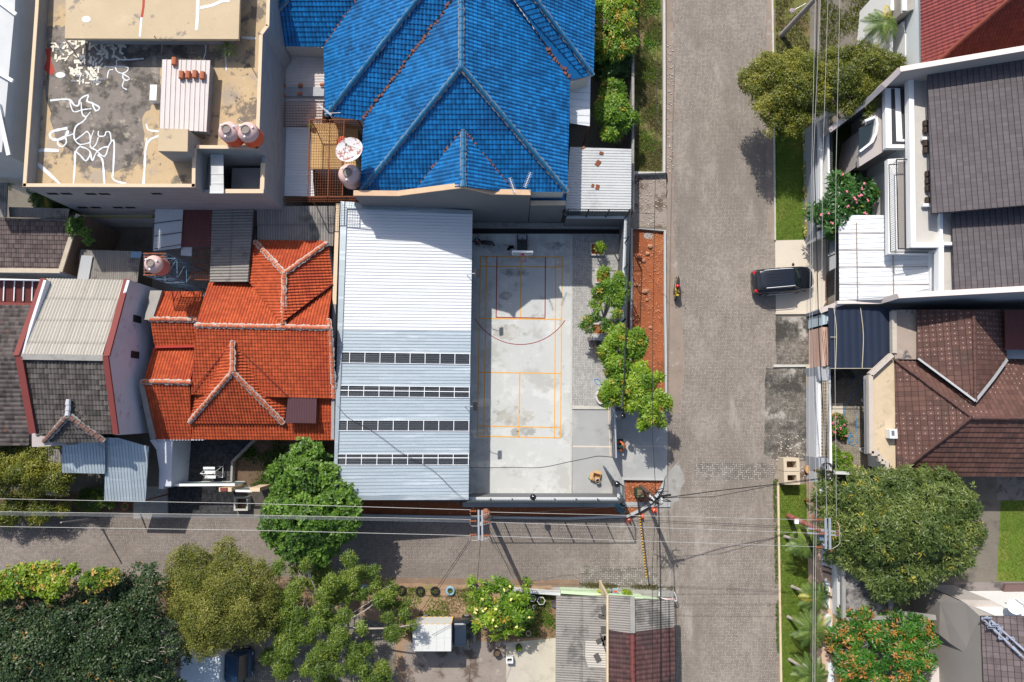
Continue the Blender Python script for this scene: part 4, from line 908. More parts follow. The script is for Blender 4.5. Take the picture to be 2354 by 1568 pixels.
# =============== BARE CONCRETE BUILDING, top left ===============
o = P(300, 250); t = T('concrete_building', 'unfinished bare concrete building with flat stained roof and white sealant lines', 'building', (o.x, o.y, 0))
FL, PT = 8.0, 8.9
ROOFC = mat('stained ochre roof screed', (.50, .37, .22), .9, .14, .6, .1, 10, bump=.3, bs=20, stains=[((.36, .3, .24), .5, .5, .6, .8), ((.13, .115, .10), .45, .53, .6, .85), ((.06, .055, .05), 1.4, .6, .68, .8), ((.6, .47, .31), 1.2, .6, .72, .5)])
ROOFD = mat('blackened roof screed', (.22, .19, .165), .9, .3, 1.2, .2, 12, bump=.3, stains=[((.07, .062, .055), .9, .46, .6, .85), ((.42, .36, .28), 1.3, .56, .66, .7)])
out = [(53, 429), (448, 430), (449, 362), (451, 341), (594, 342), (603, 80), (618, 60), (622, -90), (86, -90), (82, 14)]
MB().prism([P(u, v, PT) for u, v in out], 0, FL).build('wall', BARE, t)
tl = [P(u, v, PT) for u, v in out]; cen = sum(tl, Vector((0, 0, 0)))/len(tl)
MB().poly([Vector((p.x, p.y, FL+.004)) for p in tl][::-1]).build('roof', ROOFC, t)
pw = MB(); cp = MB()
outl = out+[out[0]]
for (a, b) in zip(outl[:-1], outl[1:]):
    if a == out[7]: continue
    pa, pb = P(*a, PT), P(*b, PT); d = (pb-pa).normalized(); nn = Vector((-d.y, d.x, 0))
    if (cen-pa).dot(nn) < 0: nn = -nn
    pw.prism([pa, pb, pb+nn*.16, pa+nn*.16], FL-.02, PT-.03)
    cp.slab([pa-nn*.02+Vector((0, 0, .02)), pb-nn*.02+Vector((0, 0, .02)), pb+nn*.19+Vector((0, 0, .02)), pa+nn*.19+Vector((0, 0, .02))], .06)
pw.build('parapet', BARE, t); cp.build('coping', CREAM, t)
# blackened areas of the screed
mb = MB()
def patch(mb, pts, z, rough=.1, n=3):
    q = []
    for i in range(len(pts)):
        a = Vector((*pts[i], 0)); b = Vector((*pts[(i+1) % len(pts)], 0))
        for k in range(n):
            c_ = a.lerp(b, k/n); q.append((c_.x+random.uniform(-1, 1)*rough*12, c_.y+random.uniform(-1, 1)*rough*12))
    mb.poly([P(u, v, z) for u, v in q][::-1])
patch(mb, [(107, 60), (150, 60), (300, 92), (372, 100), (368, 230), (330, 260), (330, 350), (300, 385), (250, 395), (200, 380), (130, 320), (106, 230)], FL+.008, .35, 6)
patch(mb, [(372, 95), (480, 92), (480, 130), (372, 138)], FL+.009, .3, 5); mb.build('stain', ROOFD, t)
mb = MB()
def seal(ij, pts, w=.1, z=FL, far=None):
    q = [P(*K(ij, x, y), z+.016+random.random()*.003) for x, y in pts]; ribbon(mb, smooth_path(q, 3), [w*.85*random.uniform(.55, 1.15) for _ in range((len(q)-1)*3+1)])
for pts, w_ in (([(460, 925), (560, 915), (640, 918), (680, 965), (720, 970), (740, 910), (810, 875), (800, 930), (850, 950), (915, 990), (880, 1020), (850, 960)], .14), ([(640, 918), (655, 990), (685, 1030), (760, 1010), (840, 1000)], .1),
    ([(745, 940), (755, 1050), (790, 1080), (760, 1120), (700, 1160), (680, 1230), (690, 1290), (740, 1330), (830, 1310)], .12), ([(790, 1080), (830, 1030)], .1), ([(620, 1180), (560, 1190), (480, 1210), (460, 1240), (475, 1275), (530, 1285), (600, 1255), (625, 1200)], .24),
    ([(540, 1280), (530, 1320), (570, 1350), (610, 1310), (600, 1265)], .16), ([(610, 1255), (680, 1230)], .09), ([(690, 1290), (760, 1240), (800, 1210), (830, 1260), (830, 1350), (880, 1380), (960, 1440), (1000, 1340), (1020, 1300), (1010, 1220), (975, 1215), (960, 1250), (905, 1250), (905, 1205)], .11),
    ([(740, 1340), (700, 1390), (740, 1430), (790, 1480), (830, 1410), (800, 1370), (740, 1350)], .12), ([(830, 1400), (850, 1480), (880, 1410), (940, 1360), (1000, 1350)], .12), ([(860, 1200), (840, 1260), (830, 1300)], .09), ([(905, 1260), (880, 1330), (840, 1370)], .1),
    ([(690, 1390), (685, 1568), (675, 1690)], .17), ([(1020, 1300), (1050, 1310), (1040, 1568), (1035, 1640), (1080, 1670), (1160, 1688)], .17), ([(900, 1420), (940, 1470), (952, 1568), (960, 1690)], .16), ([(1460, 1250), (1350, 1320), (1328, 1568), (1320, 1690)], .22), ([(1345, 1270), (1350, 1320)], .14),
    ([(1345, 1140), (1365, 1195), (1460, 1210)], .15), ([(350, 1390), (420, 1380), (545, 1388)], .25), ([(340, 1500), (440, 1590), (550, 1690)], .25), ([(1320, 540), (1190, 550), (1075, 555), (1068, 610), (955, 612)], .12), ([(1070, 610), (1170, 618), (1170, 650), (1130, 675), (1080, 660), (1060, 620)], .1),
    ([(1040, 640), (1000, 650), (985, 720)], .1), ([(1130, 680), (1190, 720), (1160, 740), (1130, 715), (1130, 680)], .1), ([(1140, 740), (1125, 790), (1135, 810), (1165, 825)], .09), ([(1890, 400), (1890, 480), (1870, 545)], .12), ([(2070, 400), (2075, 550), (2080, 650)], .12), ([(2220, 345), (2354, 355)], .2)):
    seal(11, pts, w_)
mb.poly([P(*K(11, 555+46*math.cos(a), 690+27*math.sin(a)), FL+.02) for a in np.linspace(6.28, 0, 18)[:-1]])
mb.build('sealant_lines', SEAL, t)
MB().poly([PK(11, x, y, FL+.013) for x, y in ((415, 450), (465, 445), (470, 560), (505, 660), (470, 695), (400, 640), (430, 540))]).build('stain', mat('red primer', (.42, .06, .04), .8, .1, 3), t)
mb = MB(); mk = MB()
for i in range(150):                                  # patch of broken floor tiles
    x, y = random.uniform(480, 1170), random.uniform(365, 545)
    if random.random() < .4: x, y = random.uniform(640, 930), random.uniform(550, 770)
    a = random.choice((0, 0, 0, .7, -.6)); (mb if random.random() < .8 else mk).box(PK(11, x, y, FL+.02+random.random()*.012), (random.uniform(.18, .55), random.uniform(.06, .16), .014), rz=a+random.choice((0, 1.57)))
mb.build('broken_floor_tiles', mat('cream ceramic offcut', (.68, .63, .52), .5, .12, 5), t); mk.build('broken_floor_tiles', mat('grey ceramic offcut', (.17, .18, .2), .5, .12, 5), t)
# upper slab
US = [(149, 88.5), (548, 90), (551, 0), (556, -90), (140, -90), (151, 0)]
q = [P(u, v, 9.4) for u, v in US]
MB().slab(q, .22).build('upper_slab', mat('ochre screed of the upper slab', (.52, .41, .27), .9, .12, .7, .1, 10, bump=.2, stains=[((.22, .19, .17), .9, .6, .68, .8), ((.62, .5, .34), .8, .54, .72, .5)]), t)
ins = [q_+(sum(q, Vector((0, 0, 0)))/6-q_).normalized()*.9 for q_ in q]
MB().prism([Vector((p.x, p.y, 9.2)) for p in ins], FL).build('wall', BARE, t)
mb = MB()
for pts, w_ in (([(1300, 160), (1285, 340)], .14), ([(1820, 0), (1815, 150), (1805, 280)], .2), ([(1830, 75), (1950, 50), (2040, 10), (2110, 5)], .2)): ribbon(mb, [PK(11, x, y, 9.41) for x, y in pts], w_)
mb.poly([P(*K(11, 793+42*math.cos(a), 178+30*math.sin(a)), 9.41) for a in np.linspace(6.28, 0, 16)[:-1]])
mb.build('sealant_lines', SEAL, t)
mb = MB(); ribbon(mb, [PK(11, 1322, -60, 9.41), PK(11, 1318, 60, 9.41), PK(11, 1303, 160, 9.41)], .14); mb.build('stain', mat('red primer', (.4, .06, .04)), t)
for (x, y) in ((1420, 335), (600, 370), (2190, 400)):
    MB().tube([PK(11, x, y, 8.0), PK(11, x, y, 9.9)], .03, 6).build('pipe', RUST, t)
# stair box
q = [P(364.8, 295.3, 9.8), P(431.9, 297.2, 9.8), P(430.7, 348.4, 9.8), P(363, 347.2, 9.8)]
MB().prism(q, FL-.5, 9.7).build('stair_box', BARE, t); MB().slab([p+Vector((0, 0, .0)) for p in q], .12).build('stair_roof', mat('ochre screed of the upper slab', (.5, .4, .27)), t)
# sheet roof with loose ridge tiles
c2 = canopy('long pale corrugated sheet roof standing on the concrete roof beside the pink tanks', [(373, 137, 9.0), (483, 139, 9.0), (474, 303, 8.9), (366, 296, 8.9)], METP, down=(0, -1, 0), pu=.30, pv=4, amp=.05, step=0, prof='rib')
cc_ = [P(378, 142, 8.9), P(478, 142, 8.9), P(469, 298, 8.9), P(371, 292, 8.9)]; MB().prism(cc_, FL, 8.75).build('wall', BARE, c2)
for x, y in ((1606, 570), (1672, 695), (1732, 695), (1796, 690), (1865, 700)):
    p = PK(11, x, y, 9.07); MB().tube([p+Vector((0, -.22, .04)), p+Vector((0, .22, .04))], .17, 8).build('ridge_tile', TERRA, label='loose terracotta ridge tile lying on the pale corrugated sheet roof by the tanks', cat='roof tile', group='loose ridge tiles by the tanks')
p = PK(11, 1447, 885, FL); MB().box(p+Vector((0, 0, .25)), (.42, 1.0, .5)).build('box', WHPL, label='white rectangular box against the pale sheet roof on the concrete building', cat='box')
# lower courtyard of the building (south east corner)
CT = 7.76
q = [P(449, 362, PT), P(451, 341, PT), P(594, 342, PT)]
yN = P(594, 342, PT).y; xW = P(448, 430, PT).x; sE = P(606, 443.6, CT); sW = Vector((xW, sE.y, CT))
mb = MB(); vwall(mb, (xW, sE.y+.1, 0), (sE.x, sE.y+.1, 0), 0, CT, .2); vwall(mb, (sE.x-.1, sE.y+.2, 0), (sE.x-.1, yN, 0), 0, CT, .2); mb.build('wall', BARE, t)
mb = MB(); mb.bar((P(515, 440, CT).x, sE.y+.1, CT+.02), (sE.x, sE.y+.1, CT+.02), .26, .06); mb.bar((sE.x-.1, sE.y+.23, CT+.02), (sE.x-.1, yN-.5, CT+.02), .26, .06); mb.build('coping', CREAM, t)
a = P(460, 440, 7.4); b = P(481, 360, 7.4)
MB().prism([Vector((xW, sE.y+.2, 0)), Vector((P(481, 400, 7.4).x, sE.y+.2, 0)), Vector((P(481, 400, 7.4).x, yN, 0)), Vector((xW, yN, 0))], 0, 7.3).build('ledge', mat('grey brown screed', (.27, .24, .21), .9, .15, 1), t)
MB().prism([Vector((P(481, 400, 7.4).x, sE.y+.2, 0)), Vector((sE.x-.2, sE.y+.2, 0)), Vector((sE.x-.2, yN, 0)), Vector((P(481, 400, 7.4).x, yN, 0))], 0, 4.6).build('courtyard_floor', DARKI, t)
a = P(515, 400, 7); mb = MB(); vwall(mb, (a.x+2.4, sE.y+.2, 0), (a.x+2.4, sE.y+2.2, 0), 4.6, 6.4, .15); mb.box((a.x+1.2, sE.y+1.4, 6.0), (2.2, 1.6, .15)); mb.build('wall', BARE, t)
canopy('narrow grey sheet metal roof strip over the stairwell of the concrete building', [(484, 354, 8.0), (513, 354, 8.0), (514, 445, 7.95), (482, 445, 7.95)], METO, down=(1, 0, 0), pu=.6, pv=4, amp=.015, step=0, prof='rib')
# small dark openings and base band on the south wall
yS = P(53, 429, PT).y; mb = MB()
for x, y in ((485, 213), (610, 213), (835, 215), (960, 215), (760, 340), (880, 340), (1085, 340), (1200, 340), (1440, 212)):
    q_ = PY(*K(12, x, y), yS); mb.box((q_.x, yS-.0, q_.z), (.62, .06, .3))
mb.build('vent_openings', mat('black opening', (.01, .01, .012), .9), t)
a = PY(*K(12, 760, 415), yS); b = PY(*K(12, 1410, 415), yS)
MB().box(((a.x+b.x)/2, yS-.08, a.z), (b.x-a.x, .16, .35)).build('ledge', mat('mossy yellow ledge', (.4, .36, .18), .9, .2, 2), t)
MB().box(((a.x+b.x)/2, yS-.05, a.z/2-.2), (b.x-a.x, .1, a.z-.4)).build('wall', OFFWH, t)
# ---- water tanks ----
def tank(label, u, v, top, r=.62, ht=1.5, z0=None, m_top=TANKP, m_low=TANKO, legs=0, open_=True):
    p = P(u, v, top-.15); zb = top-ht; tt = T('water_tank', label, 'water tank', (p.x, p.y, zb))
    MB().lathe((0, 0, 0), [(r*.9, 0), (r, .08)]+[(r*(1 if i % 2 else .97), .1+i*(ht*.62)/8) for i in range(8)], 28).build('tank_body', m_low, tt, local=True, smooth=True)
    MB().lathe((0, 0, 0), [(r*.985, .1+ht*.54), (r, ht*.62), (r*.97, ht*.74), (r*.8, ht*.86), (r*.5, ht*.93), (r*.42, ht*.95)], 28).build('tank_shoulder', m_top, tt, local=True, smooth=True)
    MB().lathe((0, 0, 0), [(r*.44, ht*.93), (r*.44, ht*1.0), (r*.36, ht*1.0), (r*.34, ht*.97)], 24).build('lid', mat('grey tank lid', (.24, .2, .18), .7), tt, local=True)
    mb = MB()
    for k in range(3): a_ = 2.1*k+.4; mb.tube([(r*.68*math.cos(a_), r*.68*math.sin(a_), ht*.86), (r*.68*math.cos(a_), r*.68*math.sin(a_), ht*.95)], .06, 8)
    mb.build('fitting', WHPL, tt, local=True); return tt
tank('left hand of the two pink topped orange water tanks on the concrete building roof', 521, 298, 10.3)
tank('right hand pink topped orange water tank with pipes near the parapet corner', 565, 299, 10.3)
mb = MB(); mb.tube([PK(11, 2130, 1160, 10.2), PK(11, 2160, 1165, 10.3), PK(11, 2200, 1150, 10.2)], .03, 6).tube([PK(11, 2120, 1310, 8.5), PK(11, 2300, 1320, 8.5), PK(11, 2300, 1300, 8.5)], .03, 6).tube([PK(11, 2200, 1100, 10.2), PK(11, 2240, 1130, 9.8)], .03, 6)
mb.build('pipe', PIPE, label='white plastic pipework linking the two roof water tanks', cat='pipe')
tank('sun bleached pink water tank on the corner tower beside the blue roof', 799, 397, 7.2, r=.68, m_low=TANKP)
tank('pink water tank on a tall blue steel tower beside the brown translucent roof', 347, 605, 8.0, r=.56, ht=1.5, m_low=mat('dusty red tank plastic', (.45, .16, .13), .6, .1, 3))
# rusted satellite dish
p = P(804, 347, 8.2); tt = T('satellite_dish', 'large round satellite dish with peeling white paint over rust beside the blue roof', 'satellite dish', (p.x, p.y, 6))
ax = Vector((-.12, .2, 1)).normalized(); R0 = .86
MB().lathe((0, 0, 2.1), [(.02, 0)]+[(R0*k/6, .22*(k/6)**2) for k in range(1, 7)]+[(R0*1.01, .2)]+[(R0*k/6, .22*(k/6)**2-.02) for k in range(5, 0, -1)], 32, ax).build('dish', mat('rust blotched white enamel', (.62, .60, .60), .7, .08, 2, .1, 10, stains=[((.30, .085, .05), 2.2, .48, .56, .9)]), tt, local=True, smooth=True)
mb = MB(); mb.tube([(0, 0, 0), (0, 0, 2.1)], .05, 8)
for k in range(3): mb.tube([(R0*.9*math.cos(2.1*k), R0*.9*math.sin(2.1*k), 2.3), (-.05, .1, 2.95)], .012, 5)
mb.box((-.05, .1, 2.95), (.12, .12, .1)); mb.build('feed_arm', BLKM, tt, local=True)
p = P(789, 330, 5); MB().lathe((p.x, p.y, 4.9), [(.02, .5), (.35, .45), (.42, .2), (.44, 0)], 20).build('plastic_basin', ORPL, label='orange plastic basin half hidden under the rusty satellite dish', cat='basin')
# steel tower
p = P(400, 640, 3); tt = T('tank_tower', 'blue painted steel lattice tower carrying the pink tank', 'tower', (p.x, p.y, 0)); g = MB(); BLS = mat('faded blue steel', (.13, .24, .36), .6, .2, 4, .1, 20, stains=[((.3, .14, .1), 4, .5, .68, .7)])
cs = [P(330, 583, 6.5), P(382, 583, 6.5), P(382, 632, 6.5), P(330, 632, 6.5)]
for i, a in enumerate(cs):
    b = cs[(i+1) % 4]; g.tube([(a.x, a.y, 0), (a.x, a.y, 6.5)], .035, 6)
    for z in (1.2, 2.5, 3.8, 5.1, 6.4): g.tube([(a.x, a.y, z), (b.x, b.y, z)], .025, 5)
    for z in (0, 1.2, 2.5, 3.8, 5.1): g.tube([(a.x, a.y, z), (b.x, b.y, z+1.3)], .018, 5)
g.build('frame', BLS, tt); g = MB()
for k in range(8): a = cs[0].lerp(cs[3], k/7); b = cs[1].lerp(cs[2], k/7); g.bar((a.x, a.y, 6.5), (b.x, b.y, 6.5), .09, .04)
g.build('platform', RUST, tt)
p = P(365, 573, 7); g = MB(); g.tube([p, p+Vector((.15, 1.2, .3))], .015, 5)
for k in range(9): q_ = p.lerp(p+Vector((.15, 1.2, .3)), .1+k*.1); g.tube([q_-Vector((.12, 0, 0)), q_+Vector((.12, 0, 0))], .008, 4)
g.build('aerial', ALUW, label='thin white television aerial beside the pink tank on the steel tower', cat='aerial')
# =============== ORANGE ROOFED HOUSE ===============
o = P(560, 800); t = T('orange_roofed_house', 'single storey house with bright orange clay tile roofs and pale mortared ridges', 'house', (o.x, o.y, 0))
ot = dict(pu=.20, pv=.24, amp=.06, step=.03, wob=.004)
rr = dict(r=.12, seg=.34, mortar=MORTAR, mw=.36)
RG, EV = 5.5, 3.6
plN = plane3((480, 650, EV), (449, 747, RG), (755, 752, RG)); plSs = plane3((449, 752, RG), (755, 757, RG), (768, 915, 4.2))
roof('roof', on(plN, [(480, 650), (765, 650), (752, 753), (450, 748)]), ORANGE, t, **ot)
roof('roof', on(plSs, [(450, 752), (755, 757), (770, 915), (640, 912), (440, 906)]), ORANGE, t, **ot)
# north wing with hipped end
JN = (653, 628, 5.5); JS = (649, 748, 5.62)
plX = plane3((583, 553, 3.9), (753, 555, 3.9), JN)
roof('roof', on(plX, [(583, 553), (753, 555), (653, 628)]), ORANGE, t, **ot)
plXw = plane3((583, 554, 3.9), (571, 646, 3.9), JN); roof('roof', on(plXw, [(583, 554), (653, 628), (649, 745), (640, 735), (571, 646)]), ORANGE, t, **ot)
plXe = plane3((753, 556, 3.9), (766, 652, 3.9), JN); roof('roof', on(plXe, [(753, 556), (765, 652), (650, 740), (653, 628)]), ORANGE, t, **ot)
ridge('ridge_cap', (586, 556, 4.1), (652, 627, 5.6), ORANGE_R, t, **rr); ridge('ridge_cap', (752, 558, 4.1), (655, 627, 5.6), ORANGE_R, t, **rr); ridge('ridge_cap', (653, 627, 5.68), (650, 745, 5.6), ORANGE_R, t, **rr)
ridge('ridge_cap', (449, 748, RG+.1), (755, 754, RG+.1), ORANGE_R, t, **rr); ridge('ridge_cap', (755, 735, 5.2), (758, 757, RG), ORANGE_R, t, **rr); ridge('ridge_cap', (758, 758, RG), (768, 915, 4.3), ORANGE_R, t, **rr)
# south porch hip
pR = 5.35; plPw = plane3((436, 971, 3.5), (534, 785, pR), (534, 855, pR)); plPe = plane3((651, 974, 3.5), (534, 785, pR), (534, 855, pR)); plPs = plane3((436, 971, 3.5), (651, 974, 3.5), (534, 855, pR))
roof('roof', on(plPw, [(436, 970), (534, 855), (534, 782), (440, 902)]), ORANGE, t, **ot); roof('roof', on(plPe, [(534, 782), (534, 855), (652, 972), (660, 911)]), ORANGE, t, **ot); roof('roof', on(plPs, [(436, 972), (653, 973), (534, 855)]), ORANGE, t, **ot)
for a, b in (((534, 784, pR+.12), (534, 853, pR+.12)), ((435, 970, 3.6), (533, 856, pR+.08)), ((651, 973, 3.6), (535, 856, pR+.08))): ridge('ridge_cap', a, b, ORANGE_R, t, **rr)
mb = MB(); ribbon(mb, [P(440, 902, 4.45), P(527, 795, 5.2)], .07); ribbon(mb, [P(541, 795, 5.2), P(662, 912, 4.4)], .07); ribbon(mb, [P(575, 648, 4.1), P(645, 738, 5.35)], .08); ribbon(mb, [P(765, 652, 4.1), P(654, 738, 5.35)], .08); mb.build('valley_gutter', mat('dark red valley flashing', (.12, .02, .015), .8), t)
# west wings
roof('roof', [(368, 671, 3.2), (466, 671, 3.2), (455, 735, 4.4), (346, 735, 4.4)], ORANGE, t, **ot); roof('roof', [(346, 736, 4.4), (452, 737, 4.4), (457, 795, 3.75), (355, 795, 3.75)], ORANGE, t, **ot)
roof('roof', [(352, 801, 3.5), (455, 801, 3.5), (437, 877, 4.5), (330, 876, 4.5)], ORANGE, t, **ot); plL = plane3((328, 880, 4.5), (437, 880, 4.5), (357, 1009, 2.9))
roof('roof', on(plL, [(328, 880), (437, 880), (440, 1010), (357, 1009)]), ORANGE, t, **ot)
roof('roof', [(438, 966, 3.4), (771, 968, 3.4), (771, 1011, 2.9), (440, 1009, 2.9)], ORANGE, t, **ot)
roof('roof', [(724, 908, 3.75), (771, 908, 3.75), (771, 970, 3.38), (724, 970, 3.38)], ORANGE, t, **ot)
ridge('ridge_cap', (344, 734, 4.5), (452, 735, 4.5), ORANGE_R, t, **rr); ridge('ridge_cap', (326, 877, 4.6), (438, 879, 4.6), ORANGE_R, t, **rr)
mb = MB(); mb.bar(P(356, 798, 3.8), P(455, 796, 3.8), .14, .1); mb.build('gutter', mat('red gutter', (.4, .03, .025), .6), t)
mb = MB(); mb.bar(P(357, 1010, 2.85), P(470, 1010, 2.85), .12, .08); mb.build('gutter', ALUW, t)
w_ = mat('pale blue house wall', (.45, .48, .52), .85, .12, 1.2)
MB().prism([P(372, 672, 3.2), P(466, 672, 3.2), P(484, 655, 3.6), P(762, 655, 3.6), P(764, 908, 3.7), P(764, 985, 3.2), P(365, 985, 3.2), P(338, 880, 3.4), P(350, 745, 3.4)], 0, 2.85).build('wall', w_, t)
MB().prism([P(585, 560, 3.9), P(752, 560, 3.9), P(762, 655, 3.9), P(575, 650, 3.9)], 2.85, 3.75).build('wall', w_, t)
MB().prism([P(452, 745, 5.2), P(754, 748, 5.2), P(762, 905, 3.9), P(640, 905, 3.9), P(455, 900, 3.9)], 2.85, 3.6).build('wall', w_, t)
MB().slab([P(345, 668, 3.6), P(372, 668, 3.6), P(350, 735, 4.6), P(332, 735, 4.6)], .3).build('verge', CONC_D, t); MB().slab([P(318, 878, 4.6), P(329, 878, 4.6), P(358, 1008, 3.1), P(345, 1010, 3.1)], .2).build('verge', CONC_D, t)
canopy('dark brown translucent corrugated canopy set into the orange roof', [(662, 913, 4.2), (728, 914, 4.2), (726, 973, 4.0), (655, 972, 4.0)], POLYB, down=(0, -1, 0), pu=.11, pv=4, amp=.02, step=0, prof='corr')
canopy('grey corrugated asbestos roof strip north of the orange roof against the white hall', [(590, 474, 4.1), (770, 474, 4.1), (766, 566, 3.8), (592, 556, 3.8)], ASB, down=(0, -1, 0), pu=.18, pv=1.5, amp=.055, step=.02, prof='corr')
canopy('long black and grey corrugated asbestos roof with its ribs across', [(489, 470, 4.0), (586, 472, 4.2), (578, 556, 4.2), (571, 648, 4.2), (483, 648, 4.0)], ASB, down=(-1, 0, 0), pu=.20, pv=1.5, amp=.06, step=.02, prof='corr', posts=[(490, 640, 3.9)])
canopy('red brown translucent corrugated roof sheet between the white canopy and the asbestos roof', [(421, 469, 4.1), (488, 469, 4.1), (487, 567, 3.9), (416, 567, 3.9)], POLYR, down=(0, -1, 0), pu=.12, pv=3, amp=.02, step=0, prof='corr')
cv = canopy('white fabric canopy with dark ribs at the foot of the bare concrete wall', [(357, 475, 4.2), (421, 473, 4.2), (415, 570, 4.0), (352, 577, 4.0)], OFFWH, down=(0, -1, 0), pu=1.2, pv=4, amp=.01, step=0, prof='rib')
mb = MB()
for k in range(4): mb.bar(P(352+1.0*k, 505+29*k-20, 4.15), P(419-1*k, 500+28*k-22, 4.15), .04, .04)
mb.build('rib', BLKM, cv)
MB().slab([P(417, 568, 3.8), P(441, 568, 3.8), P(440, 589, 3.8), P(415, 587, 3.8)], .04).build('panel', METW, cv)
mb = MB()
for k in range(12): a = P(445+k*3.6, 570, 3.7); b = P(437+k*3.8, 645, 3.5); mb.tube([a, b], .015, 4)
for k in range(5): mb.tube([P(443, 575+k*17, 3.65), P(482, 572+k*18, 3.65)], .03, 5)
mb.build('iron_grille', RUST, label='rusty open iron grille roof between the steel tower and the asbestos roof', cat='grille')
# =============== HOUSE WITH MAROON GUTTERS (left) ===============
o = P(160, 820); t = T('asbestos_roofed_house', 'tall house with pale corrugated front slope, black tile back slope and maroon gutter bands', 'house', (o.x, o.y, 0))
roof('roof', [(107, 641, 5.2), (290, 645, 5.2), (236, 818, 7.4), (51, 817, 7.4)], ASB_L, t, pu=.20, pv=1.6, amp=.06, step=.02, prof='corr')
plB = plane3((52, 824, 7.4), (240, 828, 7.4), (83, 996, 6.3))
roof('roof', on(plB, [(52, 824), (238, 828), (262, 997), (82, 997)]), DKTILE, t, pu=.22, pv=.32, amp=.045, step=.04, wob=.01)
mb = MB(); 
for a, b, w2 in (((38, 818, 7.6), (100, 641, 5.4), .34), ((44, 820, 7.6), (76, 996, 6.5), .42), ((292, 643, 5.4), (245, 819, 7.6), .38), ((243, 819, 7.6), (267, 998, 6.5), .34)):
    A_, B_ = P(*a), P(*b); mb.bar(A_, B_, w2, .12)
mb.build('gutter', MAROONM, t); mb = MB(); mb.bar(P(50, 820, 7.55), P(238, 823, 7.55), .36, .14); mb.build('ridge_cap', CONC_D, t)
xe = P(246, 820, 7.5).x; xw = P(44, 820, 7.5).x; q = [PX(298, 644, xe), PX(246, 820, xe), PX(272, 1000, xe)]; q2 = [PX(100, 644, xw), PX(44, 820, xw), PX(76, 998, xw)]
mb = MB()
for qq, dx in ((q, -.18), (q2, .18)):
    top = [(p.x, p.y, p.z) for p in qq]; n = 3
    mb.add(top+[(p[0], p[1], 0) for p in top]+[(p[0]+dx, p[1], p[2]) for p in top]+[(p[0]+dx, p[1], 0) for p in top], [(0, 1, 4, 3), (1, 2, 5, 4), (6, 7, 10, 9), (7, 8, 11, 10), (0, 1, 7, 6), (1, 2, 8, 7), (0, 6, 9, 3), (2, 8, 11, 5)])
mb.build('wall', BLUEW, t); MB().prism([Vector((xw+.2, q[2].y+.05, 0)), Vector((xe-.2, q[2].y+.05, 0)), Vector((xe-.2, q[0].y-.05, 0)), Vector((xw+.2, q[0].y-.05, 0))], 0, 5.0).build('wall', TAUPE, t)
mb = MB()
for (x, y) in ((1238, 128), (1258, 1368-1568)):
    p = PX(*K(13, x, y), xe); mb.box((xe+.03, p.y, p.z), (.06, .45, .9))
mb.build('vent_grille', BLKM, t)
gp = (158, 925, 7.0); gq = (156, 955, 6.9)
roof('roof', [(158, 918, 6.95), (156, 955, 6.9), (104, 1014, 6.0), (125, 985, 6.3)], DKTILE, t, pu=.22, pv=.32, amp=.045, step=.04); roof('roof', [(158, 918, 6.95), (236, 1000, 6.2), (238, 1015, 6.0), (156, 955, 6.9)], DKTILE, t, pu=.22, pv=.32, amp=.045, step=.04)
roof('roof', [(156, 955, 6.9), (238, 1016, 6.0), (103, 1015, 6.0)], DKTILE, t, pu=.22, pv=.32, amp=.045, step=.04)
OLDR = mat('old brick red ridge cap', (.19, .10, .08), .85, .25, 3, .15, 14, stains=[((.3, .27, .25), 2, .55, .7, .6)])
ridge('ridge_cap', (158, 918, 7.05), (156, 955, 7.05), mat('whitewashed ridge cap', (.5, .51, .55), .8, .2, 3), t, r=.15, seg=.3); ridge('ridge_cap', (155, 957, 7.0), (102, 1014, 6.15), OLDR, t, r=.15, seg=.34, mortar=CONC_D); ridge('ridge_cap', (158, 957, 7.0), (238, 1014, 6.15), OLDR, t, r=.15, seg=.34, mortar=CONC_D)
bt_ = dict(pu=.2, pv=4, amp=.03, step=0, prof='rib', down=(0, -1, 0))
canopy('bluish metal sheet porch roof below the small black tiled hip', [(143, 1024, 4.4), (241, 1006, 4.6), (241, 1089, 4.0), (142, 1087, 4.0)], METB, posts=[(146, 1084, 3.9)], **bt_)
canopy('longer bluish metal carport roof reaching out to the lower street', [(243, 1006, 4.4), (272, 1007, 4.4), (342, 1027, 4.2), (334, 1154, 3.3), (240, 1151, 3.3)], METB, posts=[(332, 1150, 3.2), (243, 1148, 3.2)], **bt_)
canopy('narrow brown corrugated asbestos roof behind the yellow green tree', [(104, 1030, 3.2), (142, 1034, 3.2), (142, 1090, 3.0), (157, 1090, 3.0), (157, 1142, 2.9), (104, 1138, 2.9)], ASB, pu=.18, pv=2, amp=.055, step=.02, prof='corr', down=(0, -1, 0))
mb = MB(); mb.prism([P(68, 997, 5.8), P(152, 1016, 5.6), P(152, 1024, 5.6), P(68, 1028, 5.8)], 0, 5.6); mb.build('wall', TAUPE, t)
mb = MB(); wallrun(mb, [(349, 1010, 3.0), (372, 1042, 2.6), (370, 1124, 2.4)], .3, 0); wallrun(mb, [(392, 1008, 2.8), (391, 1116, 2.4)], .16, 0); mb.slab([P(355, 1008, 2.8), P(396, 1008, 2.8), P(393, 1118, 2.4), P(372, 1118, 2.4)], .2); mb.build('wall', BLUEW, label='stepped whitewashed wall between the carport and the dark yard', cat='wall')
